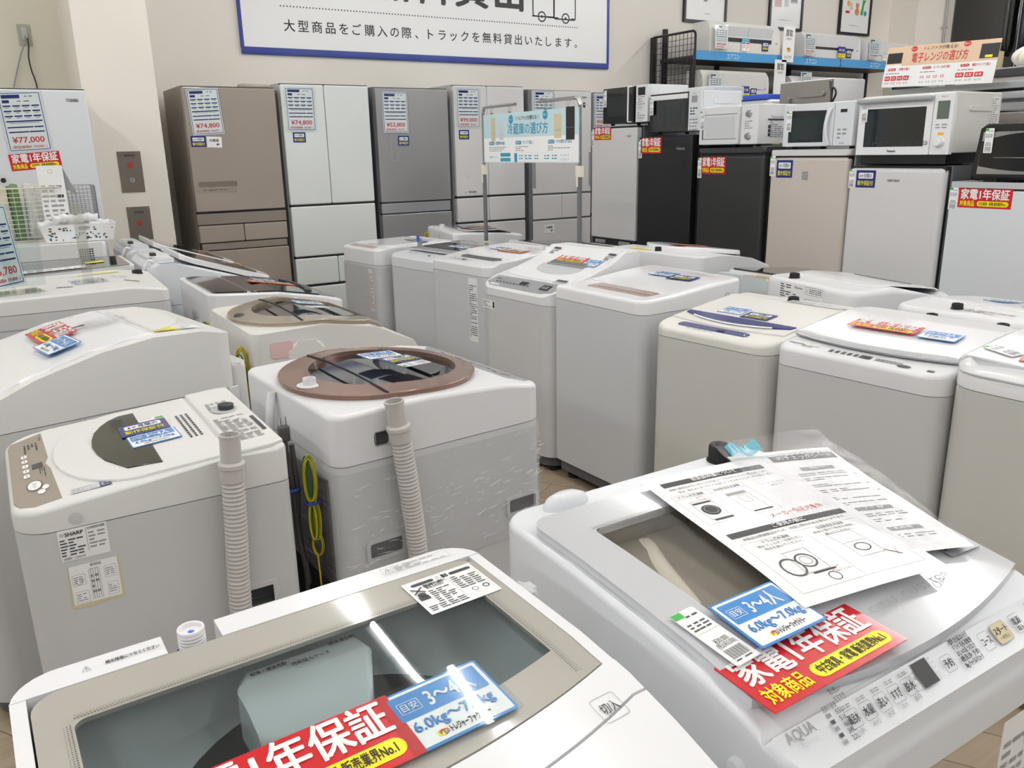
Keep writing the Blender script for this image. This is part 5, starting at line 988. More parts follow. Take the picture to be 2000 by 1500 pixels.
def tall_fridges():
    Y = 5.8
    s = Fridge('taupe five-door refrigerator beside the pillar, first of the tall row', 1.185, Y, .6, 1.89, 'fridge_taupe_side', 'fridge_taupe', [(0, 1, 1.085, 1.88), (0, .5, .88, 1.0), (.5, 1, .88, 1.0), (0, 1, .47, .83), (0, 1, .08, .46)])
    g = G(); g.box(-.3, .3, -s.d / 2 + .004, -s.d / 2 + .045, 1.003, 1.075, 'fridge_taupe_side', .004); g.build('grip_rail', s.e)
    g = G(); g.box(-.29, .29, -s.d / 2 + .004, -s.d / 2 + .045, .833, .877, 'fridge_taupe_side', .004); g.build('grip_rail', s.e)
    s.pr('touch_panel', -.14, 1.25, lambda g: (g.rect(0, .017, .25, .034, 'brown_grey', .0005), g.rect(0, -.02, .25, .034, 'panel_beige', .0005), g.dashes(0, -.02, .2, .01, 1, 'p_dark', .001, cols=6)))
    g = G(); g.box(.1, .3, -.2, -.12, 1.885, 1.91, 'fridge_taupe', .005); g.build('hinge_cover', s.e)
    sheet(s.on(-.17, 1.725, rz=3), 'on the taupe five-door refrigerator', '¥74,800', '68,000', .2, .285); navy(s.on(-.235, 1.54), 'on the taupe five-door refrigerator', .095, .068); room_label(s.on(-.135, 1.535, rz=-2), 'on the taupe five-door refrigerator', w=.095, h=.068)
    s = Fridge('white glass-fronted french-door refrigerator, second in the tall row', 1.82, Y, .64, 1.92, 'grey_light', 'glass_white', [(0, .48, 1.1, 1.91), (.48, 1, 1.1, 1.91), (0, 1, .735, 1.093), (0, .5, .53, .728), (.5, 1, .53, .728), (0, 1, .08, .52)], bev=.01)
    sheet(s.on(-.19, 1.745, rz=0), 'on the white glass french-door refrigerator', '¥74,800', '68,000', .2, .285); navy(s.on(-.215, 1.56), 'on the white glass french-door refrigerator', .09, .068)
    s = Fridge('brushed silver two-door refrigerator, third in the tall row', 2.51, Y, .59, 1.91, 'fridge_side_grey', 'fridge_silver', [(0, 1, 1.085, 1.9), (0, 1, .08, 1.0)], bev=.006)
    g = G(); g.box(-.29, .29, -s.d / 2 + .01, -s.d / 2 + .045, 1.005, 1.08, 'silver', .005); g.build('grip_rail', s.e)
    s.pr('touch_panel', -.165, 1.48, lambda g: (g.frame(0, 0, .055, .19, .0015, 'p_grey', r=.008), g.frame(0, .03, .015, .012, .001, 'p_dark'), g.annul(0, -.01, .008, .001, 'p_dark'), g.annul(0, -.05, .01, .001, 'p_dark')))
    sheet(s.on(-.145, 1.73, rz=0), 'on the brushed silver two-door refrigerator', '¥52,800', '48,000', .2, .285); navy(s.on(-.09, 1.53), 'on the brushed silver two-door refrigerator', .09, .07)
    s = Fridge('white five-door refrigerator with narrow double doors, fourth in the tall row', 3.15, Y, .64, 1.94, 'grey_light', 'fridge_pearl', [(0, .46, 1.1, 1.93), (.46, 1, 1.1, 1.93), (0, .46, .9, 1.092), (.46, 1, .9, 1.092), (0, 1, .5, .892), (0, 1, .08, .49)], bev=.008)
    s.pr('maker_badge', -.21, 1.135, lambda g: (g.text('MITSUBISHI', .03, 0, .02, 'p_dark', .07, .02), g.poly([(-.035, -.006), (-.025, -.006), (-.03, .006)], 'p_dark'), g.annul(.0, .12, .006, .002, 'p_grey')))
    sheet(s.on(-.195, 1.765, rz=0), 'on the white fridge with narrow double doors', '¥99,000', '90,000', .2, .285); navy(s.on(-.24, 1.57), 'on the white fridge with narrow double doors', .09, .07)
    s = Fridge('pearl white refrigerator with side grips, behind the right pole of the blue guide sign', 3.83, Y, .64, 1.92, 'fridge_side_grey', 'fridge_pearl', [(.06, 1, 1.09, 1.91), (.06, .52, .88, 1.082), (.52, 1, .88, 1.082), (.06, 1, .5, .872), (.06, 1, .08, .49)], bev=.006, gap='fridge_side_grey')
    s.e['label'] = 'pearl white refrigerator with vertical grey grips, behind the blue guide sign'
    for x in (-.268, .305): g = G(); g.box(x - .012, x + .012, -s.d / 2 - .004, -s.d / 2 + .01, 1.14, 1.42, 'grey', .004); g.build('grip', s.e)
    s.pr('maker_badge', .24, 1.86, lambda g: (g.text('SHARP', 0, 0, .018, 'p_black', .05, .02), g.rect(.0, -.06, .025, .04, 'p_black'), g.poly(circ(.006, 0, -.055, 8), 'p_white', .0008)))
    sheet(s.on(-.17, 1.77), 'on the pearl refrigerator behind the blue guide sign', '¥110,000', '100,000', .2, .27); room_label(s.on(-.12, .80), 'on the lower drawer of the pearl refrigerator', '洗濯室', .1, .075)
    s = Fridge('pale grey refrigerator at the end of the tall row, half behind a microwave', 4.5, Y, .6, 1.91, 'grey_light', 'grey_light', [(0, 1, .9, 1.9), (0, 1, .08, .88)])
    sheet(s.on(-.21, 1.75), 'on the pale grey refrigerator at the row end', '¥58,300', '53,000', .17, .27)
    s = Fridge('plain pale refrigerator in front of the pillar base, price sheet on its door', -.12, 5.2, .685, 1.815, 'fridge_pearl', 'white_cool', [(0, 1, .62, 1.805), (0, 1, .08, .6)], bev=.01)
    s.pr('maker_badge', .27, 1.75, lambda g: g.text('TOSHIBA', 0, 0, .02, 'p_dark', .06, .02))
    sheet(s.on(.03, 1.64, rz=3), 'on the plain pale refrigerator before the pillar', '¥77,000', '70,000', .2, .3); warranty(s.on(.05, 1.44, rz=4), 'on the plain pale refrigerator before the pillar', .24, .085)
tall_fridges()
def small_fridges():
    X = 3.8
    s = Fridge('pale silver two-door refrigerator under the black-doored microwave', X, 4.93, .5, 1.6, 'fridge_side_grey', 'fridge_pearl', [(0, 1, .815, 1.585), (0, 1, .08, .775)], d=.55, th=-90, bev=.01)
    for x in (-.14, .13): g = G(); g.slab([(x - .06, -.272), (x + .06, -.272), (x + .04, -.235), (x - .04, -.235)], .805, .78, 'silver', bev=.003); g.build('grip', s.e)
    s.pr('maker_badge', .17, 1.525, lambda g: g.text('IRIS OHYAMA', 0, 0, .014, 'p_grey', .045, .02)); warranty(s.on(-.12, 1.548), 'on the pale silver two-door refrigerator', .19, .085); ptag(s.on(-.233, 1.52), 'on the pale silver two-door refrigerator', .03, .12)
    s = Fridge('black two-door refrigerator under the microwave with a dark handle-bar door', X, 4.41, .51, 1.525, 'fridge_black', 'fridge_black', [(0, 1, .6, 1.515), (0, 1, .08, .58)], d=.55, th=-90, bev=.006)
    s.e['label'] = 'matte black refrigerator between the pale silver one and the charcoal one'
    s.pr('maker_badge', .15, 1.44, lambda g: g.text('Hisense', 0, 0, .022, 'p_grey', .075, .02)); warranty(s.on(-.13, 1.46), 'on the matte black refrigerator', .2, .1); ptag(s.on(-.238, 1.44), 'on the matte black refrigerator', .035, .12)
    s = Fridge('charcoal refrigerator under the white dial microwave', X, 3.85, .53, 1.425, 'fridge_black', 'fridge_charcoal', [(0, 1, .5, 1.40), (0, 1, .08, .48)], d=.55, th=-90, bev=.02)
    g = G(); g.slab(rrect(.53, .55, .02), 1.438, 1.408, 'charcoal', bev=.008, bevb=True); g.build('top_board', s.e)
    warranty(s.on(-.13, 1.335), 'on the charcoal refrigerator', .2, .1); ptag(s.on(-.245, 1.32), 'on the charcoal refrigerator', .035, .12)
    s = Fridge('beige refrigerator with a small square badge, under the white curved-handle microwave', X, 3.28, .51, 1.405, 'grey_light', 'fridge_beige', [(0, 1, .5, 1.385), (0, 1, .08, .48)], d=.55, th=-90, bev=.02)
    g = G(); g.slab(rrect(.515, .55, .02), 1.422, 1.39, 'fridge_pearl', bev=.008, bevb=True); g.build('top_board', s.e)
    s.pr('square_badge', -.01, 1.285, lambda g: g.rect(0, 0, .04, .045, 'silver')); navy(s.on(-.15, 1.32), 'on the beige refrigerator', .11, .095); ptag(s.on(-.235, 1.335), 'on the beige refrigerator', .035, .11)
    s = Fridge('white round-edged refrigerator under the white display microwave', X, 2.765, .52, 1.345, 'fridge_side_grey', 'fridge_pearl', [(0, 1, .5, 1.335), (0, 1, .08, .48)], d=.56, th=-90, bev=.025)
    s.pr('maker_badge', .0, 1.27, lambda g: g.text('HIROTAKA', 0, 0, .014, 'p_dark', .065, .02)); navy(s.on(-.155, 1.275), 'on the white round-edged refrigerator', .11, .085); ptag(s.on(-.235, 1.275), 'on the white round-edged refrigerator', .035, .095)
    s = Fridge('white refrigerator under the black toaster oven', X, 2.215, .52, 1.262, 'grey_light', 'white_cool', [(0, 1, .45, 1.24), (0, 1, .08, .43)], d=.56, th=-90, bev=.01)
    g = G(); g.slab(rrect(.52, .56, .01), 1.272, 1.245, 'grey_light', bev=.006, bevb=True); g.build('top_board', s.e)
    warranty(s.on(-.095, 1.2), 'on the white refrigerator under the black toaster oven', .24, .085); ptag(s.on(-.238, 1.195), 'on the white refrigerator under the black toaster oven', .04, .1)
    for k, (y, h, lb) in enumerate(((4.95, 1.6, 'pale refrigerator behind the one with the black-doored microwave'), (4.3, 1.48, 'pale refrigerator carrying the blue-banded box in the back row'), (3.74, 1.5, 'grey refrigerator carrying the oven turned back to front'))):
        Fridge(lb, 4.45, y, .52, h, 'grey_light', 'fridge_pearl', [(0, 1, .5, h - .01), (0, 1, .08, .48)], d=.5, th=-90)
small_fridges()
# ------------------------------------------------------------------ microwave ovens
def oven(label, y, w, z, h, d=.38, X=3.8, body='white', th=-90, feet='rubber'):
    e = thing('microwave_oven', label, 'microwave', X + d / 2, y - w / 2, z, th, 'used microwave ovens on the refrigerators')
    g = G(); g.box(-w / 2, w / 2, -d / 2 + .02, d / 2, .012, h, body, .008, 2); b = g.build('body', e)
    g = G(); g.X = T(w / 2 + .001, .03, h * .74) @ FACE['R']; g.slab(rrect(.2, .022, .01), .004, -.002, body, bev=.003); g.build('side_rib', e)
    for sx in (-1, 1):
        for sy in (-1, 1): g = G(); g.lathe([(.014, 0), (.014, .013)], feet, n=12); g.build('foot', e, (sx * (w / 2 - .04), sy * (d / 2 - .06), 0))
    return e
def pane(e, name, x0, x1, z0, z1, d, mt, t=.02, bev=.003, par=None, y=0):
    g = G(); g.box(x0, x1, -d / 2 - y, -d / 2 - y + t, z0, z1, mt, bev); return g.build(name, par or e)
def microwaves():
    w, h, d = .47, .25, .36; e = oven('microwave with a black glass door and white rounded handle, highest on the pale silver refrigerator', 4.8, w, 1.60, h, d)
    e['label'] = 'microwave with black glass door and white bowed handle, on the pale silver refrigerator'
    dr = pane(e, 'door', -w / 2, w * .24, .014, h - .004, d, 'black_gloss'); pane(e, 'door_window', -w * .4, w * .06, .055, h * .76, d, 'screen', .002, .0005, dr, .0008)
    g = G(); g.box(w * .09, w * .2, -d / 2 - .02, -d / 2 + .004, .012, h - .002, 'glossy_white', .02, 4); g.box(w * .135, w * .235, -d / 2 - .0205, -d / 2 - .01, .02, h - .01, 'black_gloss', .004); g.build('handle', dr)
    pane(e, 'control_panel', w * .245, w / 2, .014, h - .002, d, 'white'); g = G(); g.X = T(w * .37, -d / 2 - .0008, 0) @ RX(90); g.rect(0, h * .83, .07, .05, 'p_black'); g.dashes(0, h * .6, .07, .06, 4, 'p_grey', cols=3); g.frame(-.01, h * .42, .04, .03, .001, 'p_dark'); g.text('温め', -.01, h * .42, .012, 'p_dark', .024); g.dashes(0, h * .22, .07, .05, 3, 'p_grey', cols=3, seed=4); g.text('HITACHI', 0, h * .1, .008, 'p_dark', .03); g.build('key_print', e, smooth=0)
    ptag(T(3.797, 4.775, 1.78) @ RZ(-90) @ RX(90), 'on the black-doored microwave', .035, .11)
    w, h, d = .46, .25, .36; e = oven('microwave with a dark see-through door under a pale handle bar, on the matte black refrigerator', 4.305, w, 1.53, h, d, 3.8, 'white_cool')
    e['label'] = 'microwave with a pale bar above its dark door, on the matte black refrigerator'
    dr = pane(e, 'door', -w / 2, w * .27, .014, h - .002, d, 'black_gloss'); pane(e, 'door_window', -w * .2, w * .13, .055, h * .72, d, 'screen', .002, .0005, dr, .0008); pane(e, 'handle', -w / 2 + .005, w * .26, h * .83, h * .95, d, 'glossy_white', .02, .004, dr, .012)
    pane(e, 'control_panel', w * .275, w / 2, .014, h - .002, d, 'white_cool'); g = G(); g.X = T(w * .385, -d / 2 - .0008, 0) @ RX(90); g.rect(0, h * .8, .05, .04, 'p_grey'); g.text('EUPA', 0, h * .93, .008, 'p_dark', .03); g.dashes(0, h * .52, .07, .05, 3, 'p_dark', cols=3); g.dashes(0, h * .2, .07, .08, 4, 'p_grey', cols=3, seed=5); g.frame(0, h * .2, .075, .09, .0008, 'p_grey'); g.build('key_print', e, smooth=0)
    ptag(T(3.786, 4.275, 1.705) @ RZ(-90) @ RX(90), 'on the microwave with the pale bar', .035, .11)
    w, h, d = .465, .235, .36; e = oven('white microwave with two round dials, on the charcoal refrigerator', 3.85, w, 1.442, h, d, 3.8, 'white')
    dr = pane(e, 'door', -w / 2, w * .22, .014, h - .002, d, 'white', .03, .008); g = G(); g.X = T(-w * .13, -d / 2 - .0008, h * .5) @ RX(90); g.frame(0, 0, w * .6, h * .62, .006, 'p_grey', r=.004); g.rect(0, -.002, w * .5, h * .5, 'p_lgrey'); g.rect(-w * .3, 0, .008, h * .62, 'p_dark', .0006); g.build('door_window', dr, smooth=0)
    g = G(); g.slab(rrect(.016, .02, .005), h - .01, .02, 'white', bev=.004, bevb=True); g.build('handle', dr, (w * .2, -d / 2 - .008, 0))
    pane(e, 'control_panel', w * .225, w / 2, .014, h - .002, d, 'white', .03, .005)
    for z in (h * .78, h * .25): g = G(); g.X = T(w * .355, -d / 2, z) @ RX(90); g.lathe([(.021, 0), (.021, .002), (.018, .003), (.017, .014), (0, .015)], 'chrome', n=20); g.box(-.003, .003, -.014, .014, .014, .019, 'grey', .001); g.build('dial', e)
    g = G(); g.X = T(w * .355, -d / 2 - .0008, h * .52) @ RX(90); g.dashes(0, 0, .06, .05, 4, 'p_grey', cols=3); g.build('key_print', e, smooth=0)
    g = G(); g.X = T(w / 2 + .0015, -.02, h * .42) @ FACE['R']; g.rect(0, .05, .16, .008, 'p_dark'); g.dashes(.01, 0, .14, .1, 9, 'p_grey', cols=4); [g.rect(-.065, .01 - k * .022, .02, .018, 'p_dark') for k in range(3)]; g.build('caution_label', e, smooth=0)
    ptag(T(3.796, 3.82, 1.6) @ RZ(-90) @ RX(90), 'on the white two-dial microwave', .035, .11)
    g = G(); c = Vector((3.95, 3.46, 1.445)); R = random.Random(4)
    for k in range(5): g.tube([(c.x + .02 * sin(a) * R.uniform(.6, 1), c.y + .11 * cos(a) + R.uniform(-.004, .004), c.z + .004 + .006 * (k % 2)) for a in [2 * pi * j / 16 for j in range(16)]], .0025, 'wire_yellow' if k % 2 else 'wire_green', 6, close=True)
    tag(g.build('earth_wire', smooth=60), 'yellow-green earth wire lying on the charcoal refrigerator beside the white two-dial microwave', 'cord')
    w, h, d = .445, .235, .36; e = oven('white microwave with a curved white handle beside its dark window, on the beige refrigerator', 3.205, w, 1.424, h, d, 3.8, 'white_cool')
    e['label'] = 'white microwave with a curved handle and dark window, on the beige refrigerator'
    dr = pane(e, 'door', -w / 2, w * .23, .014, h - .002, d, 'white_cool', .03, .006); P = [(-w * .41, .035), (w * .10, .035)] + [(w * (.10 - .02 * sin(pi * k / 8)) + .012 * k / 8, .035 + (h - .075) * k / 8) for k in range(1, 9)] + [(-w * .41, h - .035)]
    g = G(); g.X = T(0, -d / 2 - .0008, 0) @ RX(90); g.poly(P, 'black_gloss'); g.rect(-w * .17, h * .47, w * .38, h * .5, 'screen', .0008); g.build('door_window', dr, smooth=0)
    g = G(); g.tube([(w * (.19 - .03 * sin(pi * k / 10)), -d / 2 - .006 - .016 * sin(pi * k / 10), .02 + (h - .05) * k / 10) for k in range(11)], .009, 'glossy_white', 10); g.build('handle', dr, smooth=60)
    pane(e, 'control_panel', w * .235, w / 2, .014, h - .002, d, 'white_cool', .03, .005); g = G(); g.X = T(w * .36, -d / 2 - .0008, 0) @ RX(90); g.rect(0, h * .8, .04, .016, 'p_black'); g.frame(0, h * .55, .04, .036, .0006, 'p_lgrey'); g.dashes(0, h * .32, .06, .06, 3, 'p_grey', cols=2); g.text('SHARP', 0, h * .12, .008, 'p_dark', .03); g.build('key_print', e, smooth=0)
    ptag(T(3.797, 3.165, 1.57) @ RZ(-90) @ RX(90), 'on the curved-handle microwave', .035, .11)
    w, h, d = .49, .285, .4; e = oven('large white microwave with a wide dark window and grey display, on the white round-edged refrigerator', 2.735, w, 1.385, h, d, 3.8, 'ivory')
    e['label'] = 'large white microwave with a silver bar handle and tall grey display'
    g = G(); g.box(-w / 2 + .02, w / 2 - .02, -d / 2 + .02, d / 2 - .02, -.038, .014, 'black', .004); g.build('drip_tray', e)
    dr = pane(e, 'door', -w / 2, w * .3, .006, h - .012, d, 'glossy_white', .03, .004); pane(e, 'door_window', -w * .415, w * .235, .045, h * .79, d, 'dark_glass', .003, .0005, dr, .001)
    g = G(); g.X = T(-w * .09, -d / 2 - .0016, .06) @ RX(90); [g.dashes(-w * .27 + k * .038, 0, .026, .022, 3, 'p_dark', cols=2, seed=k) for k in range(9)]; g.X = T(-w * .09, -d / 2 - .0016, .026) @ RX(90); g.text('Panasonic', 0, 0, .014, 'p_dark', .045, .03); g.build('door_print', dr, smooth=0)
    g = G(); g.box(-w / 2 + .002, w * .3, -d / 2 - .03, -d / 2 + .004, h * .88, h * .97, 'silver', .008, 3); g.build('handle', dr)
    pane(e, 'control_panel', w * .305, w / 2, .006, h - .004, d, 'glossy_white', .03, .004); g = G(); g.X = T(w * .405, -d / 2 - .0008, 0) @ RX(90); g.rect(0, h * .72, .058, .08, 'lcd'); g.text('Bistro', 0, h * .93, .008, 'p_dark', .03); g.dashes(0, h * .47, .06, .026, 2, 'p_grey', cols=2); g.rect(0, h * .35, .028, .012, 'p_amber'); g.frame(.022, h * .06, .018, .012, .0006, 'p_grey'); g.build('key_print', e, smooth=0)
    g = G(); g.X = T(w * .4, -d / 2, h * .22) @ RX(90); g.lathe([(.026, 0), (.024, .004), (.021, .005), (.02, .022), (.017, .025), (0, .025)], 'glossy_white', n=28); g.build('dial', e)
    g = G(); g.X = T(w / 2 + .0015, .14, h * .7) @ FACE['R']; g.slab(rrect(.07, .13, .001, n=1), .0004, 0, 'paper'); g.dashes(0, 0, .06, .12, 12, 'p_grey', .0008, cols=3); g.build('caution_label', e, smooth=0)
    ptag(T(3.796, 2.7, 1.6) @ RZ(-90) @ RX(90), 'on the large white microwave', .035, .1)
    tag(cord('power_cord', '', [(4.12, 2.2, 1.42), (4.05, 2.17, 1.36), (4.02, 2.165, 1.3), (4.0, 2.16, 1.285), (3.98, 2.17, 1.285)], .005, 'black'), 'black power cord dropping from the large white microwave', 'cord')
    g = G(); loops(g, (3.93, 2.17, 1.283), .07, .012, .004, 'black', 5, 6); tag(g.build('coiled_cord', smooth=60), 'coiled black cord at the corner of the refrigerator under the toaster oven', 'cord')
    # toaster oven
    w, h, d = .5, .25, .34; e = thing('toaster_oven', 'black toaster oven with a bowed silver-edged glass door', 'toaster oven', 3.8 + d / 2, 2.13 - w / 2, 1.272, -90)
    P = [(-w / 2 + .0, .02), (w / 2, .02), (w / 2 - .02, h - .02), (w / 2 - .05, h), (-w / 2 + .05, h), (-w / 2 + .022, h - .02)]
    g = G(); g.X = RX(90) @ T(0, 0, -d / 2); g.slab(P, d, 0.0, 'black', bev=.006, bevb=True); g.build('body', e)
    g = G(); g.X = T(0, -d / 2 - .002, 0) @ RX(90); g.slab([(-w * .44, .035), (w * .44, .035), (w * .42, h - .035), (-w * .42, h - .035)], .004, 0, 'chrome', bev=.001); g.X = g.X @ T(0, 0, .005)
    A = [(-w * .43 + w * .86 * k / 14, .07 - .022 * (1 - ((k - 7) / 7) ** 2)) for k in range(15)]; B = [(w * .42 - w * .84 * k / 14, h - .075 + .035 * (1 - ((k - 7) / 7) ** 2)) for k in range(15)]; g.slab(A + B, .002, 0, 'black_gloss'); g.build('door', e)
    g = G(); g.tube([(-w * .3, -d / 2 - .012, h * .42), (w * .4, -d / 2 - .012, h * .42)], .002, 'chrome', 6); g.tube([(-w * .0, -d / 2 - .012, h * .5), (w * .42, -d / 2 - .012, h * .38)], .003, 'chrome', 6); g.build('grill_wire', e)
    for sx in (-.18, .18): g = G(); g.slab([(sx - .03, -.13), (sx + .03, -.13), (sx + .03, .12), (sx - .03, .12)], .022, 0, 'black', bev=.004); g.build('foot', e)
    ptag(T(3.788, 2.06, 1.45) @ RZ(-92) @ RX(90), 'on the glass door of the black toaster oven', .038, .105)
    # back row
    w, h, d = .40, .328, .3; e = thing('microwave_oven', 'oven turned back to front showing its grey metal rear panel and hanging cord', 'microwave', 4.555, 3.56, 1.5, 90, 'used microwave ovens on the refrigerators')
    g = G(); g.box(-w / 2, w / 2, -d / 2, d / 2 - .004, .012, h, 'white', .008); g.build('body', e); g = G(); g.box(-w / 2 + .004, w / 2 - .004, d / 2 - .006, d / 2 + .004, .02, h - .006, 'oven_metal', .003); rp = g.build('rear_panel', e)
    g = G(); g.X = T(0, d / 2 + .004, 0) @ FACE['B']; g.slab(rrect(.2, .03, .012, .05, h * .74), .016, -.002, 'oven_metal', bev=.006); g.slab(rrect(.07, .14, .01, -.14, h * .5), .02, -.002, 'oven_metal', bev=.004)
    for i in range(12):
        for j in range(5): g.poly(circ(.005, -.07 + i * .018, h * .5 - j * .022, 6), 'p_dark', .001)
    g.build('vent_embossing', rp)
    cord('power_cord', '', [(-.18, d / 2 + .01, h * .93), (-.2, d / 2 + .03, h * .9), (-.22, d / 2 + .04, h * .6), (-.19, d / 2 + .04, h * .4), (-.25, d / 2 + .04, h * .7), (-.22, d / 2 + .035, h * .8), (-.21, d / 2 + .03, h * .3)], .006, 'black', e)
    for k in (-1, 1):
        for q in (-1, 1): g = G(); g.lathe([(.014, 0), (.014, .013)], 'rubber', n=12); g.build('foot', e, (k * .15, q * .1, 0))
    e = thing('boxed_appliance', 'low white box with a blue printed band, behind the microwave with the pale bar', 'box', 4.62, 4.13, 1.485, -88)
    g = G(); g.box(-.23, .23, -.14, .14, 0, .255, 'white_cool', .02, 3); g.build('body', e); g = G(); g.box(-.235, .2, -.145, .1, .256, .29, 'blue_shell', .006); g.X = T(0, -.1455, .273) @ RX(90); g.text('受付用品', -.05, 0, .022, 'p_white', .09, .02); [g.rect(-.18 + k * .06, -.05, .03, .006, 'p_dark', .001) for k in range(5)]; g.build('printed_band', e)
    e = thing('microwave_oven', 'plain white microwave body seen only as a strip above the black-doored microwave', 'microwave', 4.66, 4.66, 1.6, -90, 'used microwave ovens on the refrigerators')
    g = G(); g.box(-.22, .22, -.16, .16, 0, .262, 'white_cool', .01); g.build('body', e)
microwaves()
# ------------------------------------------------------------------ steel rack, oven guide sign and things behind
def rack():
    t = thing('steel_rack', 'stainless kitchen rack behind the ovens, carrying the beige guide panel', 'rack', 4.75, 2.35, 0)
    for z in (1.655, 1.705): g = G(); g.box(-.22, .25, -.7, .72, z, z + .036, 'silver', .004); g.build('shelf_board', t)
    g = G(); g.box(-.2, .2, -.65, .7, .1, .13, 'silver', .004); g.build('shelf_board', t)
    for x in (-.2, .23):
        for y in (-.68, .7): g = G(); g.tube([(x, y, 0), (x, y, 1.66)], .014, 'chrome', 10); g.build('upright', t)
    g = G(); g.box(-.26, -.254, -.6, .78, 1.715, 1.745, 'acrylic'); g.build('price_rail', t)
    w, h = .66, .215; g = G(); g.X = T(4.47, 2.76, 1.85) @ RZ(-93.5) @ RX(84) @ RZ(-2)
    g.slab(rrect(w, h, .002, n=2), 0, -.003, 'p_beige'); g.rect(0, -h * .24, w, h * .52, 'p_ice', .0004); g.rect(0, -h * .24, w * .998, h * .51, 'paper', .0006)
    g.text('トレファクが教える!', 0, h * .41, .018, 'p_black', .2, .01); g.text('電子レンジの選び方', 0, h * .2, .046, 'p_red', .33, .012)
    g.poly(circ(.02, -.16, h * .42, 16, .014), 'p_red'); g.text('かしこく', -.16, h * .42, .009, 'p_white', .03, .01, z=.001); g.poly(circ(.02, .15, h * .44, 16, .014), 'p_red'); g.text('得する', .15, h * .44, .009, 'p_white', .026, .01, z=.001)
    g.rect(-.275, h * .22, .095, .055, 'p_black', .001); g.rect(-.275, h * .03, .1, .012, 'p_white', .001); g.rect(.28, h * .24, .1, .07, 'p_black', .001); g.rect(.28, h * .12, .04, .012, 'p_yellow', .0014)
    for k, (t1, x, m) in enumerate((('容量で選ぶ', -.24, 4), ('センサー方式で選ぶ', -.02, 4), ('機能やタイプで選ぶ', .2, 3))):
        g.poly(rrect(.05, .014, .006, x - .04, -h * .06, 3), 'p_red', .0008); g.text('選び方%d' % (k + 1), x - .04, -h * .06, .008, 'p_white', .036, .01, z=.0012); g.text(t1, x + .04 + (k > 0) * .01, -h * .06, .014, 'p_red', .07 + (k > 0) * .03, .01, z=.001); g.dashes(x, -h * .16, .15, .008, 1, 'p_dark', .001, cols=8)
        for q in range(m):
            xx = x - .07 + q * (.16 / m) + .01
            if k != 1: g.poly(rrect(.14 / m, .024, .003, xx, -h * .28, 2), 'p_red', .001); g.dashes(xx, -h * .28, .1 / m, .014, 2, 'p_white', .0014, cols=2)
            else: g.dashes(xx, -h * .28, .1 / m, .016, 2, 'p_red', .001, cols=2)
            g.dashes(xx, -h * .4, .12 / m, .01, 2, 'p_pred' if k == 0 else 'p_grey', .001, cols=2)
    tag(g.build('guide_sign', smooth=0), 'beige and white guide panel on choosing a microwave oven, leaning on the stainless rack', 'sign')
    g = G(); g.slab(rrect(.1, .1, .006), .1, 0, 'oven_metal', bev=.004, bevb=True); 
    e = thing('metal_canister', 'grey metal appliance half seen under the stainless rack edge', 'appliance', 4.7, 2.3, 1.451, -90); g = G(); g.box(-.18, .14, -.14, .14, 0, .14, 'oven_metal', .006); g.build('body', e); g = G(); g.X = T(-.02, -.1415, .08) @ RX(90); [g.poly(circ(.006, .0 + k * .03, 0, 8), 'p_dark', .001) for k in range(2)]; g.build('screw_holes', e, smooth=0); g = G(); g.box(-.23, -.185, -.14, .12, 0, .15, 'black_gloss', .004); g.build('side_plate', e)
    g = G(); g.box(-.2, .22, -.66, .68, 1.42, 1.45, 'silver', .003); g.build('shelf_board', t)
    e = thing('carton', 'plain white carton on the stainless rack behind the black toaster oven', 'box', 4.72, 1.86, 1.451, -88); g = G(); g.box(-.15, .15, -.17, .15, 0, .19, 'paper', .003); g.build('box_walls', e); g = G(); g.box(-.152, .152, -.172, .152, .17, .192, 'white_cool', .003); g.build('lid', e)
    # display counter with a wavy white shade, black cold cabinet beyond
    t = thing('display_counter', 'white display counter with a dark top edge at the frame edge', 'counter', 5.26, 2.45, 0)
    g = G(); g.box(-.2, .28, -.6, .55, 0, 1.8, 'fridge_pearl', .004); g.build('body', t); g = G(); g.box(-.22, .32, -.62, .57, 1.8, 1.84, 'charcoal', .003); g.box(-.215, .315, -.615, .565, 1.841, 1.85, 'silver', .002); g.build('top_board', t)
    t = thing('lamp_shade', 'off-white lamp shade of curled overlapping petals, standing on the display counter', 'lamp shade', 5.24, 2.66, 1.851)
    t.scale = (.62, .62, .62)
    g = G(); g.lathe([(.075, 0), (.13, .04), (.15, .1), (.13, .16), (.07, .2), (0, .205)], 'lattice', n=28); g.build('core', t, smooth=60)
    for k in range(9):
        a = 2 * pi * k / 9; g = G(); P = [(cos(a + .09 * j) * (.05 + .11 * sin(pi * (j + 1) / 11)), sin(a + .09 * j) * (.05 + .11 * sin(pi * (j + 1) / 11)), .01 + .019 * j) for j in range(10)]; g.tube(P, [.012 + .012 * sin(pi * j / 9) for j in range(10)], 'lattice', 8); g.build('petal', t, smooth=60)
    t = thing('wooden_box', 'small brown wooden box beside the petal lamp shade', 'box', 5.14, 2.86, 1.851); g = G(); g.box(-.05, .05, -.06, .06, 0, .1, 'p_tan', .002); g.build('body', t)
    s = thing('cold_cabinet', 'tall glossy black multi-door refrigerator with long vertical handles, beyond the beige guide sign', 'refrigerator', 6.08, 2.35, 0, -90)
    g = G(); g.box(-1.15, 1.15, -.3, .32, .05, 2.62, 'black', .006); g.box(-1.1, 1.1, -.25, .28, 0, .05, 'black_matte'); g.build('cabinet', s)
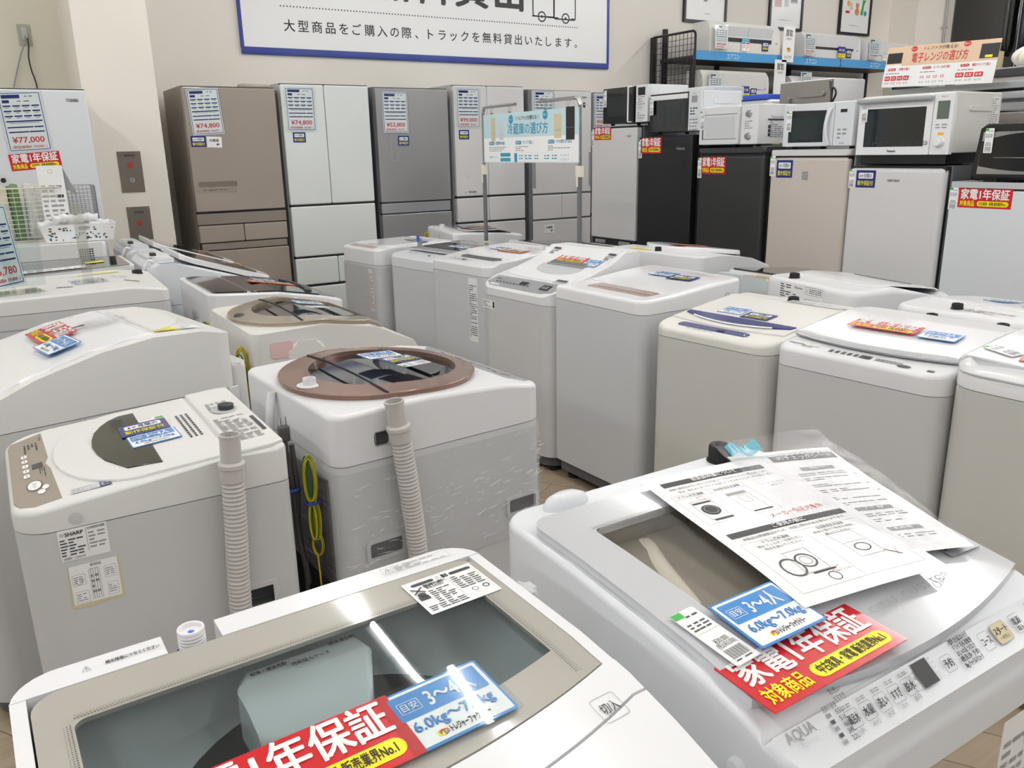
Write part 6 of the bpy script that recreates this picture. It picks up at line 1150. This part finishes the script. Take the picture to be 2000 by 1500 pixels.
    for k in range(5):
        x = -1.12 + k * .45; g = G(); g.box(x, x + .44, -.345, -.305, .1, 2.58, 'black_gloss', .01, 3); dd = g.build('door', s)
        if k % 2 == 0: xs = x + .39
        else: xs = x + .05
        g = G(); g.tube(curve((xs, -.345, 2.5), (xs, -.39, 2.44), (xs, -.395, 2.2), (xs, -.39, 2.04), (xs, -.345, 1.98)), .016, 'black', 10); g.build('handle', dd, smooth=60)
        g = G(); g.box(x + .434, x + .446, -.34, -.3, .1, 2.58, 'silver_dark', .002); g.build('door_trim', s)
rack()
# ------------------------------------------------------------------ banner, posters, wall fittings
def wall_things():
    Y = 6.55
    t = thing('banner', 'large blue-framed white banner with black writing and a truck drawing', 'banner', 3.51, Y - .012, 2.19)
    W_, H_ = 3.42, .95; g = G(); g.box(-W_ / 2, W_ / 2, -.004, .008, 0, H_, 'p_white', .001); sh = g.build('sheet', t)
    g = G(); g.box(-W_ / 2 - .01, W_ / 2 + .01, -.014, .01, -.02, .03, 'p_banner', .006); g.build('bottom_bar', t); g = G(); g.box(-W_ / 2 - .01, W_ / 2 + .01, -.014, .01, H_ - .02, H_ + .02, 'p_banner', .006); g.build('top_bar', t)
    for sx in (-1, 1): g = G(); g.box(sx * W_ / 2 - .012, sx * W_ / 2 + .012, -.012, .01, .02, H_ - .01, 'p_banner', .003); g.build('side_bar', t)
    g = G(); g.X = T(0, -.0045, 0) @ RX(90)
    B_ = '大型商品をご購入の際、トラックを無料貸出いたします。'
    for k, c in enumerate(B_): g.text(c, -1.345 + k * 2.70 / (len(B_) - 1) + (-.02 if c in '、。' else 0), 0.19 , .078, 'p_black', None if c not in '、。' else .025, .012)
    for k in range(110): g.poly(circ(.006, -1.4 + k * 2.75 / 109, .325, 6), 'p_dark')
    for k, c in enumerate('無料貸出'): g.text(c, .62 - (3 - k) * .375, .58, .3, 'p_black', None, .03)
    for k, c in enumerate('トラック'): g.text(c, -.83 - (3 - k) * .235, .56, .24, 'p_black', None, .03)
    g.build('lettering', sh, smooth=0); g = G(); g.X = T(0, -.0045, 0) @ RX(90)
    x = 1.08; g.frame(x - .1, .5, .24, .22, .012, 'p_black', r=.01); g.frame(x + .13, .53, .25, .3, .012, 'p_black', r=.01)
    for q in (-.12, .14): g.annul(x + q, .395, .045, .012, 'p_black', .0008); g.poly(circ(.012, x + q, .395, 10), 'p_black', .0009)
    g.rect(x + .0, .395, .12, .01, 'p_black'); g.rect(x - .2, .395, .05, .01, 'p_black'); g.rect(x + .22, .395, .04, .01, 'p_black')
    g.build('truck_drawing', sh, smooth=0)
    # framed drawings
    for k, (x0, x1, z0, lb) in enumerate(((6.17, 6.76, 2.645, 'black-framed poster of chairs and a round table'), (7.40, 7.93, 2.645, 'black-framed poster of household appliances'), (8.56, 9.12, 2.655, 'black-framed poster of toys with plain teddy shapes'))):
        w = x1 - x0; h = .72; t = thing('poster', lb + ' on the back wall', 'poster', (x0 + x1) / 2, Y - .012, z0, 0, None); g = G(); g.X = RX(90)
        g.ring(rrect(w, h, .004, 0, h / 2, 2), rrect(w - .05, h - .05, .002, 0, h / 2, 2), .018, -.01, 'black'); g.build('frame', t)
        g = G(); g.X = T(0, -.004, 0) @ RX(90); g.rect(0, h / 2, w - .045, h - .045, 'p_white')
        if k == 0:
            for x, c in ((-.14, 'p_grey'), (.14, 'p_orange')): g.rect(x, .36, .13, .07, c, .0008); g.rect(x, .3, .13, .02, 'p_pink', .0008); [g.line((x + q, .3), (x + q * 1.15, .22), .006, 'p_grey', .0008) for q in (-.055, .055)]
            g.line((0, .34), (0, .26), .006, 'p_red', .0008); g.poly(circ(.035, 0, .225, 16, .025), 'p_grey', .0008); g.dashes(.04, .09, .1, .012, 1, 'p_grey')
        elif k == 1: g.rect(-.13, .35, .11, .25, 'p_pink', .0008); g.rect(.0, .3, .07, .13, 'p_lgrey', .0008); g.frame(.12, .32, .12, .1, .012, 'p_lgrey', .0008); g.rect(.12, .32, .1, .07, 'p_grey', .0008); g.rect(.06, .44, .14, .05, 'p_grey', .0008); g.rect(-.0, .4, .04, .05, 'p_purple', .0008); g.dashes(0, .1, .2, .012, 1, 'p_lgrey')
        else:
            g.poly(circ(.04, .03, .25, 16), 'p_orange', .0008); g.poly(circ(.028, .03, .31, 14), 'p_orange', .0008); [g.poly(circ(.01, .03 + q, .335, 8), 'p_orange', .0008) for q in (-.02, .02)]
            g.poly([(.09, .22), (.14, .22), (.15, .33), (.18, .38), (.12, .38), (.11, .3)], 'p_green', .0008); g.rect(-.08, .3, .04, .07, 'p_tan', .0008); g.poly(circ(.03, -.13, .33, 12), 'p_amber', .0008); g.poly(circ(.028, .18, .24, 12), 'p_teal', .0008); g.poly(circ(.05, -.09, .43, 16), 'p_pink', .0008); g.rect(-.14, .24, .07, .025, 'p_red', .0008); g.rect(.08, .45, .09, .06, 'p_orange', .0008); g.dashes(0, .1, .2, .012, 1, 'p_lgrey')
        g.build('print', t, smooth=0)
    t = thing('wall_pipe', 'grey conduit pipe running down the pale column on the back wall', 'pipe', 10.05, 6.17, 0); g = G(); g.tube([(0, 0, 0), (0, 0, 3.35)], .016, 'grey', 10); g.build('pipe', t); 
    for z in (2.75, 1.5): g = G(); g.box(-.03, .03, -.018, .03, z, z + .02, 'silver', .002); g.build('bracket', t)
    # outlet with two plugs
    t = thing('wall_outlet', 'beige metal socket plate with plugs high on the stained wall', 'outlet', .40, 6.5, 2.22, 0)
    g = G(); g.box(-.038, .038, -.006, 0, -.065, .065, 'outlet_plate', .002); g.build('plate', t); g = G(); g.box(-.018, .016, -.02, -.006, -.03, .045, 'grey_light', .003); g.build('socket', t)
    tag(cord('plug_cord', '', [(.40, 6.47, 2.215), (.392, 6.46, 2.17), (.36, 6.475, 2.1), (.315, 6.48, 1.98), (.28, 6.48, 1.85), (.27, 6.48, 1.6)], .004, 'grey'), 'pale grey cord hanging from the socket plate', 'cord')
    tag(cord('plug_cord', '', [(.412, 6.47, 2.2), (.41, 6.458, 2.15), (.40, 6.47, 2.08), (.405, 6.475, 2.0), (.42, 6.48, 1.9), (.42, 6.48, 1.6)], .0045, 'charcoal'), 'dark grey cord hanging from the socket plate', 'cord')
    for x, z, big in ((.82, 1.36, 1), (.83, 1.03, 0)):
        h = .25 if big else .23
        t = thing('call_panel', ('upper' if big else 'lower') + ' brown metal panel with a red button on the pillar' + (' and a key switch' if big else ''), 'switch panel', x, 5.8, z)
        g = G(); g.box(-.068, .068, -.005, .0, -h / 2, h / 2, 'steel_plate', .001); g.build('plate', t)
        g = G(); g.X = T(0, -.0055, h * .22) @ RX(90); g.text('非常放送', 0, .045 if big else .03, .012, 'p_black', .06, .02); [g.poly(circ(.003, sx * .055, sz, 8), 'p_grey') for sx in (-1, 1) for sz in (h * .24,)]; g.build('plate_print', t, smooth=0)
        g = G(); g.X = T(0, -.005, h * .17 if big else h * .05) @ RX(90); g.lathe([(.014, 0), (.014, .004), (.009, .004), (.009, .006), (0, .006)], 'p_red', n=18); g.build('button', t)
        if big: g = G(); g.X = T(0, -.005, -h * .2) @ RX(90); g.lathe([(.016, 0), (.016, .004), (.01, .004), (.01, .009), (0, .009)], 'chrome', n=18); g.rect(0, 0, .003, .01, 'p_black', .0095); g.build('key_switch', t)
wall_things()
# ------------------------------------------------------------------ air-conditioner shelf
def ac_shelf():
    t = thing('shelf_rack', 'black shelf rack with blue edge strips, holding air conditioners against the back wall', 'shelf', 7.5, 6.25, 0)
    for z in (2.24, 1.86): g = G(); g.box(-1.65, 1.6, -.2, .25, z, z + .03, 'charcoal', .003); g.build('shelf_board', t)
    for x in (-1.62, -.9, .2, 1.55):
        g = G(); g.box(x - .02, x + .02, .2, .24, 0, 2.55 if x < -1.5 else 2.4, 'black', .003); g.build('upright', t)
    for x in (-1.62, 1.55): g = G(); g.box(x - .02, x + .02, -.19, -.15, 0, 2.24, 'black', .003); g.build('upright', t)
    for k, (a, b) in enumerate(((-1.67, -.53), (-.51, .46), (.48, 1.6))):
        g = G(); g.slab([(a, -.235), (b, -.235), (b, -.225), (a, -.225)], 2.315, 2.235, 'shelf_blue'); g.X = T((a + b) / 2 + (.02 if k else -.05), -.2355, 2.275) @ RX(90); g.text('エアコン', 0, 0, .05, 'p_white', .17, .01); g.build('edge_strip', t, smooth=0)
    t = thing('mesh_panel', 'black wire mesh end panel standing at the left end of the shelf rack', 'mesh panel', 5.76, 6.2, 0)
    t.name = 'grid_partition'; t['label'] = 'black wire mesh panel standing at the end of the shelf rack'
    y0, y1, z1 = -.27, .3, 2.47; g = G(); g.tube([(0, y1, .0), (0, y1, z1)], .03, 'black', 4); g.tube([(0, y0, 0), (0, y0, z1 - .04)] + [(0, y0 + .04 - .04 * cos(radians(a)), z1 - .04 + .04 * sin(radians(a))) for a in range(0, 91, 15)] + [(0, y1, z1)], .011, 'black', 8); g.build('frame', t)
    g = G()
    for k in range(1, 11): y = y0 + (y1 - y0) * k / 11; g.tube([(0, y, .05), (0, y, z1)], .0028, 'black', 4)
    for k in range(48): g.tube([(0, y0, .06 + k * .05), (0, y1, .06 + k * .05)], .0028, 'black', 4)
    g.build('mesh', t)
    def ac(x, z, w, h, d, style, label, body='ivory'):
        e = thing('air_conditioner', label, 'air conditioner', x, 6.13, z, 0, 'used air conditioners on the shelf rack')
        P = [(-d / 2, 0), (d / 2, 0), (d / 2, h), (-d / 2 + .05, h), (-d / 2 + .012, h * .82), (-d / 2, h * .55)]
        g = G(); g.X = RZ(90) @ RX(90) @ T(0, 0, -w / 2); g.slab(P, w, 0, body, bev=.008, bevb=True); g.build('body', e)
        g = G(); g.box(-w * .36, w * .36, -d / 2 - .002, -d / 2 + .012, h * .34, h * .48, 'black_matte'); g.build('air_outlet', e)
        if style == 0:
            for a, b in ((-w * .36, 0), (.004, w * .36)): g = G(); g.X = T(0, -d / 2 - .0, h * .66) @ RX(18); g.box(a, b, -.012, 0, -.05, .055, 'white_cool', .004); g.build('louver', e)
        else:
            g = G(); g.X = T(0, -d / 2 - .006, h * .62) @ RX(16 if style == 1 else 4); g.box(-w * .42, w * .42, -.008, .004, -.07, .07, 'glossy_white' if style == 1 else 'white_warm', .004); g.build('front_flap', e)
        g = G(); g.box(w * .42, w * .45, -d / 2 - .001, -d / 2 + .004, h * .35, h * .4, 'grey'); g.build('sensor', e)
        return e
    ac(6.52, 2.316, .98, .27, .23, 0, 'ivory air conditioner with two open louvers, first on the shelf rack')
    ac(7.83, 2.316, .92, .24, .23, 1, 'white air conditioner with its front flap raised, in the middle of the shelf rack', 'white')
    ac(8.78, 2.316, .75, .21, .23, 2, 'white air conditioner partly behind the beige guide sign', 'white')
    ac(6.42, 1.891, .92, .26, .23, 2, 'yellowed ivory air conditioner on the lower shelf')
    ac(7.7, 1.891, .95, .24, .23, 2, 'white air conditioner on the lower shelf behind the turned oven', 'white')
    def acsheet(x, z, host, price):
        o = sheet(T(x, 5.985, z) @ RX(88), host, price, '', .17, .21, 'p_dark', 'p_white'); o['label'] = 'small black-barred price sheet ' + host; o['group'] = 'black-barred price sheets'; o.name = 'shelf_price_sheet'
        g = G()
    for x, z, h_, p_ in ((6.15, 2.44, 'before the two-louver air conditioner', '¥49,800'), (7.42, 2.43, 'before the raised-flap air conditioner', '¥43,800'), (8.48, 2.43, 'before the air conditioner next to the beige sign', '¥38,800'), (6.1, 2.01, 'before the yellowed air conditioner', '¥33,000'), (7.4, 2.06, 'standing behind the turned oven', '¥33,000')): acsheet(x, z, h_, p_)
    for x, z, h_ in ((6.5, 2.39, 'on the two-louver air conditioner'), (8.72, 2.385, 'on the air conditioner next to the beige sign'), (6.35, 1.96, 'on the yellowed air conditioner')):
        g = base(.11, .12, 'p_white'); g.rect(0, .04, .11, .035, 'p_teal'); g.text('エアコン', .0, .04, .018, 'p_white', .07, .01, z=.0008); g.rect(-.027, .012, .05, .014, 'p_blue'); g.rect(.03, .012, .045, .014, 'p_pred'); g.dashes(-.027, -.025, .045, .05, 3, 'p_grey', cols=2); g.dashes(.03, -.025, .04, .05, 3, 'p_orange', cols=2)
        card(g, 'room_size_card', 'teal-headed room size card ' + h_, 'card', 'teal-headed room size cards', T(x, 6.005, z) @ RX(90))
    for x, z, h_ in ((7.95, 2.38, 'on the raised-flap air conditioner'), (8.86, 2.385, 'on the air conditioner next to the beige sign'), (6.52, 1.955, 'on the yellowed air conditioner')):
        g = base(.12, .11, 'p_banner'); g.rect(0, -.032, .118, .04, 'p_yellow'); g.dashes(0, -.032, .1, .025, 2, 'p_dark', .0007, cols=3); g.text('標準工事費', 0, .02, .022, 'p_white', .09, .01, z=.0008)
        card(g, 'installation_card', 'blue and yellow installation card ' + h_, 'card', 'blue and yellow installation cards', T(x, 6.0, z) @ RX(90))
    for x, z, h_ in ((6.78, 2.385, 'on the two-louver air conditioner'), (8.08, 2.37, 'on the raised-flap air conditioner'), (6.65, 1.95, 'on the yellowed air conditioner')): navy(T(x, 6.005, z) @ RX(90), h_, .085, .085)
    for x, z, h_ in ((7.1, 2.42, 'upper'), (7.0, 2.1, 'lower')):
        w, h = .17, .34; g = base(w, h, 'p_white'); g.text('買取', 0, h * .3, .06, 'p_black', .1, .02); g.text('できます', 0, h * .14, .022, 'p_black', .08, .01)
        if h_ == 'upper': logo(g, 0, -h * .12, .06); g.text('トレファク', 0, -h * .36, .03, 'p_black', .1, .03)
        tag(g.build('buying_sign', smooth=0, mw=T(x, 5.99, z) @ RX(90) ), h_ + ' white tall sign about buying used goods, between air conditioners', 'sign', 'white buying signs')
    t = thing('wire_rack', 'black rack with hanging blue-white packets and a pale blue header, beyond the turned oven', 'rack', 8.6, 5.5, 0)
    g = G(); g.box(-.4, .5, 0, .04, 1.95, 2.02, 'black', .003); [g.box(x - .02, x + .02, 0, .04, 0, 1.95, 'black', .003) for x in (-.38, .48)]; g.build('frame', t)
    g = G(); [g.tube([(x, .0, 1.2), (x, .0, 1.95)], .006, 'black', 5) for x in (-.25, -.12, 0, .12, .25)]; g.build('wires', t)
    g = G(); g.box(-.38, .46, -.01, .0, 2.03, 2.13, 'p_ice'); g.X = T(0, -.0105, 2.08) @ RX(90); g.poly(circ(.03, -.25, 0, 14), 'p_teal'); g.poly(circ(.03, .25, 0, 14), 'p_teal'); g.text('エアコンの選び方', 0, 0, .03, 'p_teal', .3); g.build('header', t, smooth=0)
    for k in range(6):
        e = thing('packet', 'blue and white packet hanging on the black rack beyond the turned oven', 'packet', 8.3 + k * .11, 5.49, 1.62, 0, 'packets on the black rack'); g = G(); g.box(-.045, .045, -.03, -.008, 0, .26, 'p_white', .008); g.box(-.046, .046, -.031, -.007, 0, .08, 'p_blue', .006); g.build('bag', e)
ac_shelf()
# ------------------------------------------------------------------ baskets on the boxy washer
def baskets():
    t = thing('wire_basket', 'tall white wire basket holding green bags and papers, on the boxy washer', 'basket', .16, 4.93, 1.052, 0)
    w, d, h = .36, .26, .26
    for nm, z, r in (('rim', h, .004), ('base_rim', .004, .003)): g = G(); P = [(x, y, z) for x, y in rrect(w, d, .02, 0, 0, 3)]; g.tube(P, r, 'wire_beige', 6, close=True); g.build(nm, t)
    g = G()
    for k in range(1, 12): z = h * k / 12; g.tube([(x, y, z) for x, y in rrect(w - .01 * (1 - k / 12), d - .01 * (1 - k / 12), .02, 0, 0, 3)], .0018, 'wire_beige', 5, close=True)
    for k in range(13):
        x = -w / 2 + w * k / 12
        for y in (-d / 2, d / 2): g.tube([(x * .97, y * .97, 0), (x, y, h)], .0014, 'wire_beige', 4)
    for k in range(1, 12):
        y = -d / 2 + d * k / 12
        for x in (-w / 2, w / 2): g.tube([(x * .97, y, 0), (x, y, h)], .0014, 'wire_beige', 4)
    g.build('mesh', t)
    t = thing('mesh_basket', 'small dark-wired mesh basket behind the lace-patterned tray', 'basket', .43, 5.0, 1.052)
    g = G(); w, d, h = .15, .2, .26
    for k in range(14): z = h * k / 13; g.tube([(x, y, z) for x, y in rrect(w, d, .01, 0, 0, 2)], .0016, 'grey', 4, close=True)
    for k in range(9): x = -w / 2 + w * k / 8; [g.tube([(x, y, 0), (x, y, h)], .0016, 'grey', 4) for y in (-d / 2, d / 2)]
    for k in range(9): y = -d / 2 + d * k / 8; [g.tube([(x, y, 0), (x, y, h)], .0016, 'grey', 4) for x in (-w / 2, w / 2)]
    g.build('mesh', t)
    R = random.Random(3)
    for k, (x, m, lb) in enumerate(((.02, 'leaf', 'green bag stuffed upright in the wire basket, nearest its outer end'), (.08, 'wire_beige', 'cream folded strap bundle in the wire basket between two green bags'), (.14, 'leaf', 'green bag in the middle of the wire basket'), (.2, 'bag_white', 'white plastic bag with green print in the wire basket beside the paper'))):
        g = G(); g.slab(rrect(.05, .16, .02), lambda x, y: .27 + .02 * sin(y * 40), .012, m, ys=[-.04, 0, .04], bev=.015); tag(g.build('bag', loc=(x, 4.93, 1.052), rot=(0, radians(R.uniform(-6, 6)), 0), smooth=60), lb, 'bag')
    g = G(); g.tube([(-.05, 0, .0), (.05, 0, 0)], .022, 'p_blue', 14); g.lathe([(.02, -.03), (.02, .03)], 'p_white'); 
    g = G(); g.X = RX(90); g.lathe([(.028, 0), (.03, .05), (.012, .051), (.012, 0)], 'p_lgrey', n=20); g.poly(circ(.012, 0, 0, 14), 'p_black', .0515); tag(g.build('tape_roll', loc=(.1, 4.86, 1.352), smooth=40), 'pale roll of tape on top of the bags in the wire basket', 'tape')
    g = G(); g.X = RX(90); g.slab(rrect(.115, .36, .003, n=2), 0, -.002, 'paper')
    g.annul(0, .15, .011, .003, 'p_tan'); g.dashes(0, -.04, .1, .26, 11, 'p_grey', cols=3); g.rect(.03, .03, .03, .015, 'p_dark', .0006); [g.rect(x, -.06, .012, .012, 'p_dark', .0007) for x in (.02, .045)]; g.rect(.03, -.1, .03, .014, 'p_pred', .0006)
    tag(g.build('leaflet', loc=(.305, 4.8, 1.238), rot=(radians(-3), 0, 0), smooth=0), 'tall white printed leaflet standing at the end of the wire basket', 'paper')
    g = G(); g.X = RX(90); g.slab([(0, 0), (.05, -.04), (.06, -.04), (.012, .09), (0, .1)], 0, -.002, 'grey'); tag(g.build('card_folder', loc=(.355, 4.83, 1.31), smooth=0), 'grey card folder leaning behind the white leaflet', 'paper')
    t = thing('tray', 'white plastic tray with a cut-out lace pattern on the boxy washer', 'tray', .38, 4.72, 1.052, 0)
    w, d, h = .34, .24, .085; g = G(); O = rrect(w, d, .02, 0, 0, 4); I = rrect(w - .01, d - .01, .016, 0, 0, 4); n = len(O)
    sc = lambda P, k: [(x * k, y * k) for x, y in P]
    V = [(x, y, h) for x, y in O] + [(x, y, h) for x, y in I] + [(x, y, .0) for x, y in sc(O, .88)] + [(x, y, .006) for x, y in sc(I, .87)]; Fc = []
    for k in range(n): j = (k + 1) % n; Fc += [(k, j, n + j, n + k), (j, k, 2 * n + k, 2 * n + j), (n + k, n + j, 3 * n + j, 3 * n + k)]
    Fc += [tuple(reversed(range(2 * n, 3 * n))), tuple(range(3 * n, 4 * n))]; g.add(V, Fc, 'basket_white'); g.build('body', t)
    g = G(); R = random.Random(9)
    for k in range(60):
        x = R.uniform(-w * .4, w * .44); z = R.uniform(.012, .07); 
        if z > .045 and abs(x) < .04: continue
        g.X = T(x, -d / 2 * (.88 + .12 * z / h) - .0012, z) @ RX(90 - 9.6); g.poly(circ(R.uniform(.003, .008), 0, 0, 7, R.uniform(.002, .006)), 'p_dark' if k % 7 else 'p_blue', 0)
    g.X = T(.02, -d / 2 * .985 - .0014, .068) @ RX(80.4); g.poly(circ(.028, 0, 0, 16, .009), 'grey', 0); g.build('cutout_pattern', t, smooth=0)
    for k, (x, y, z, a, lb) in enumerate(((.31, 4.76, 1.125, 10, 'white rolled plastic bag lying in the lace-patterned tray'), (.38, 4.72, 1.155, 4, 'second white roll on top of the tray contents'), (.44, 4.76, 1.12, 20, 'white crumpled roll at the far side of the tray'))):
        g = G(); g.tube(curve((-.1, 0, 0), (-.05, .005, .008), (0, -.004, 0), (.05, .004, .006), (.1, 0, 0), n=5), [.022 + .004 * sin(i * 1.7) for i in range(21)], 'bag_white', 12); tag(g.build('plastic_roll', loc=(x, y, z), rot=(0, 0, radians(a)), smooth=60), lb, 'plastic roll')
    g = G(); g.slab(rrect(.04, .02, .004), .02, 0, 'p_blue', bev=.004); tag(g.build('clip', loc=(.5, 4.7, 1.085), rot=(0, .5, .4)), 'small blue plastic clip in the lace-patterned tray', 'clip')
    g = G(); g.box(-.025, .025, -.015, .015, 0, .04, 'basket_white', .006); tag(g.build('adapter', loc=(.455, 4.69, 1.1), rot=(0, .2, .3)), 'small white plug adapter standing in the lace-patterned tray', 'adapter')
baskets()
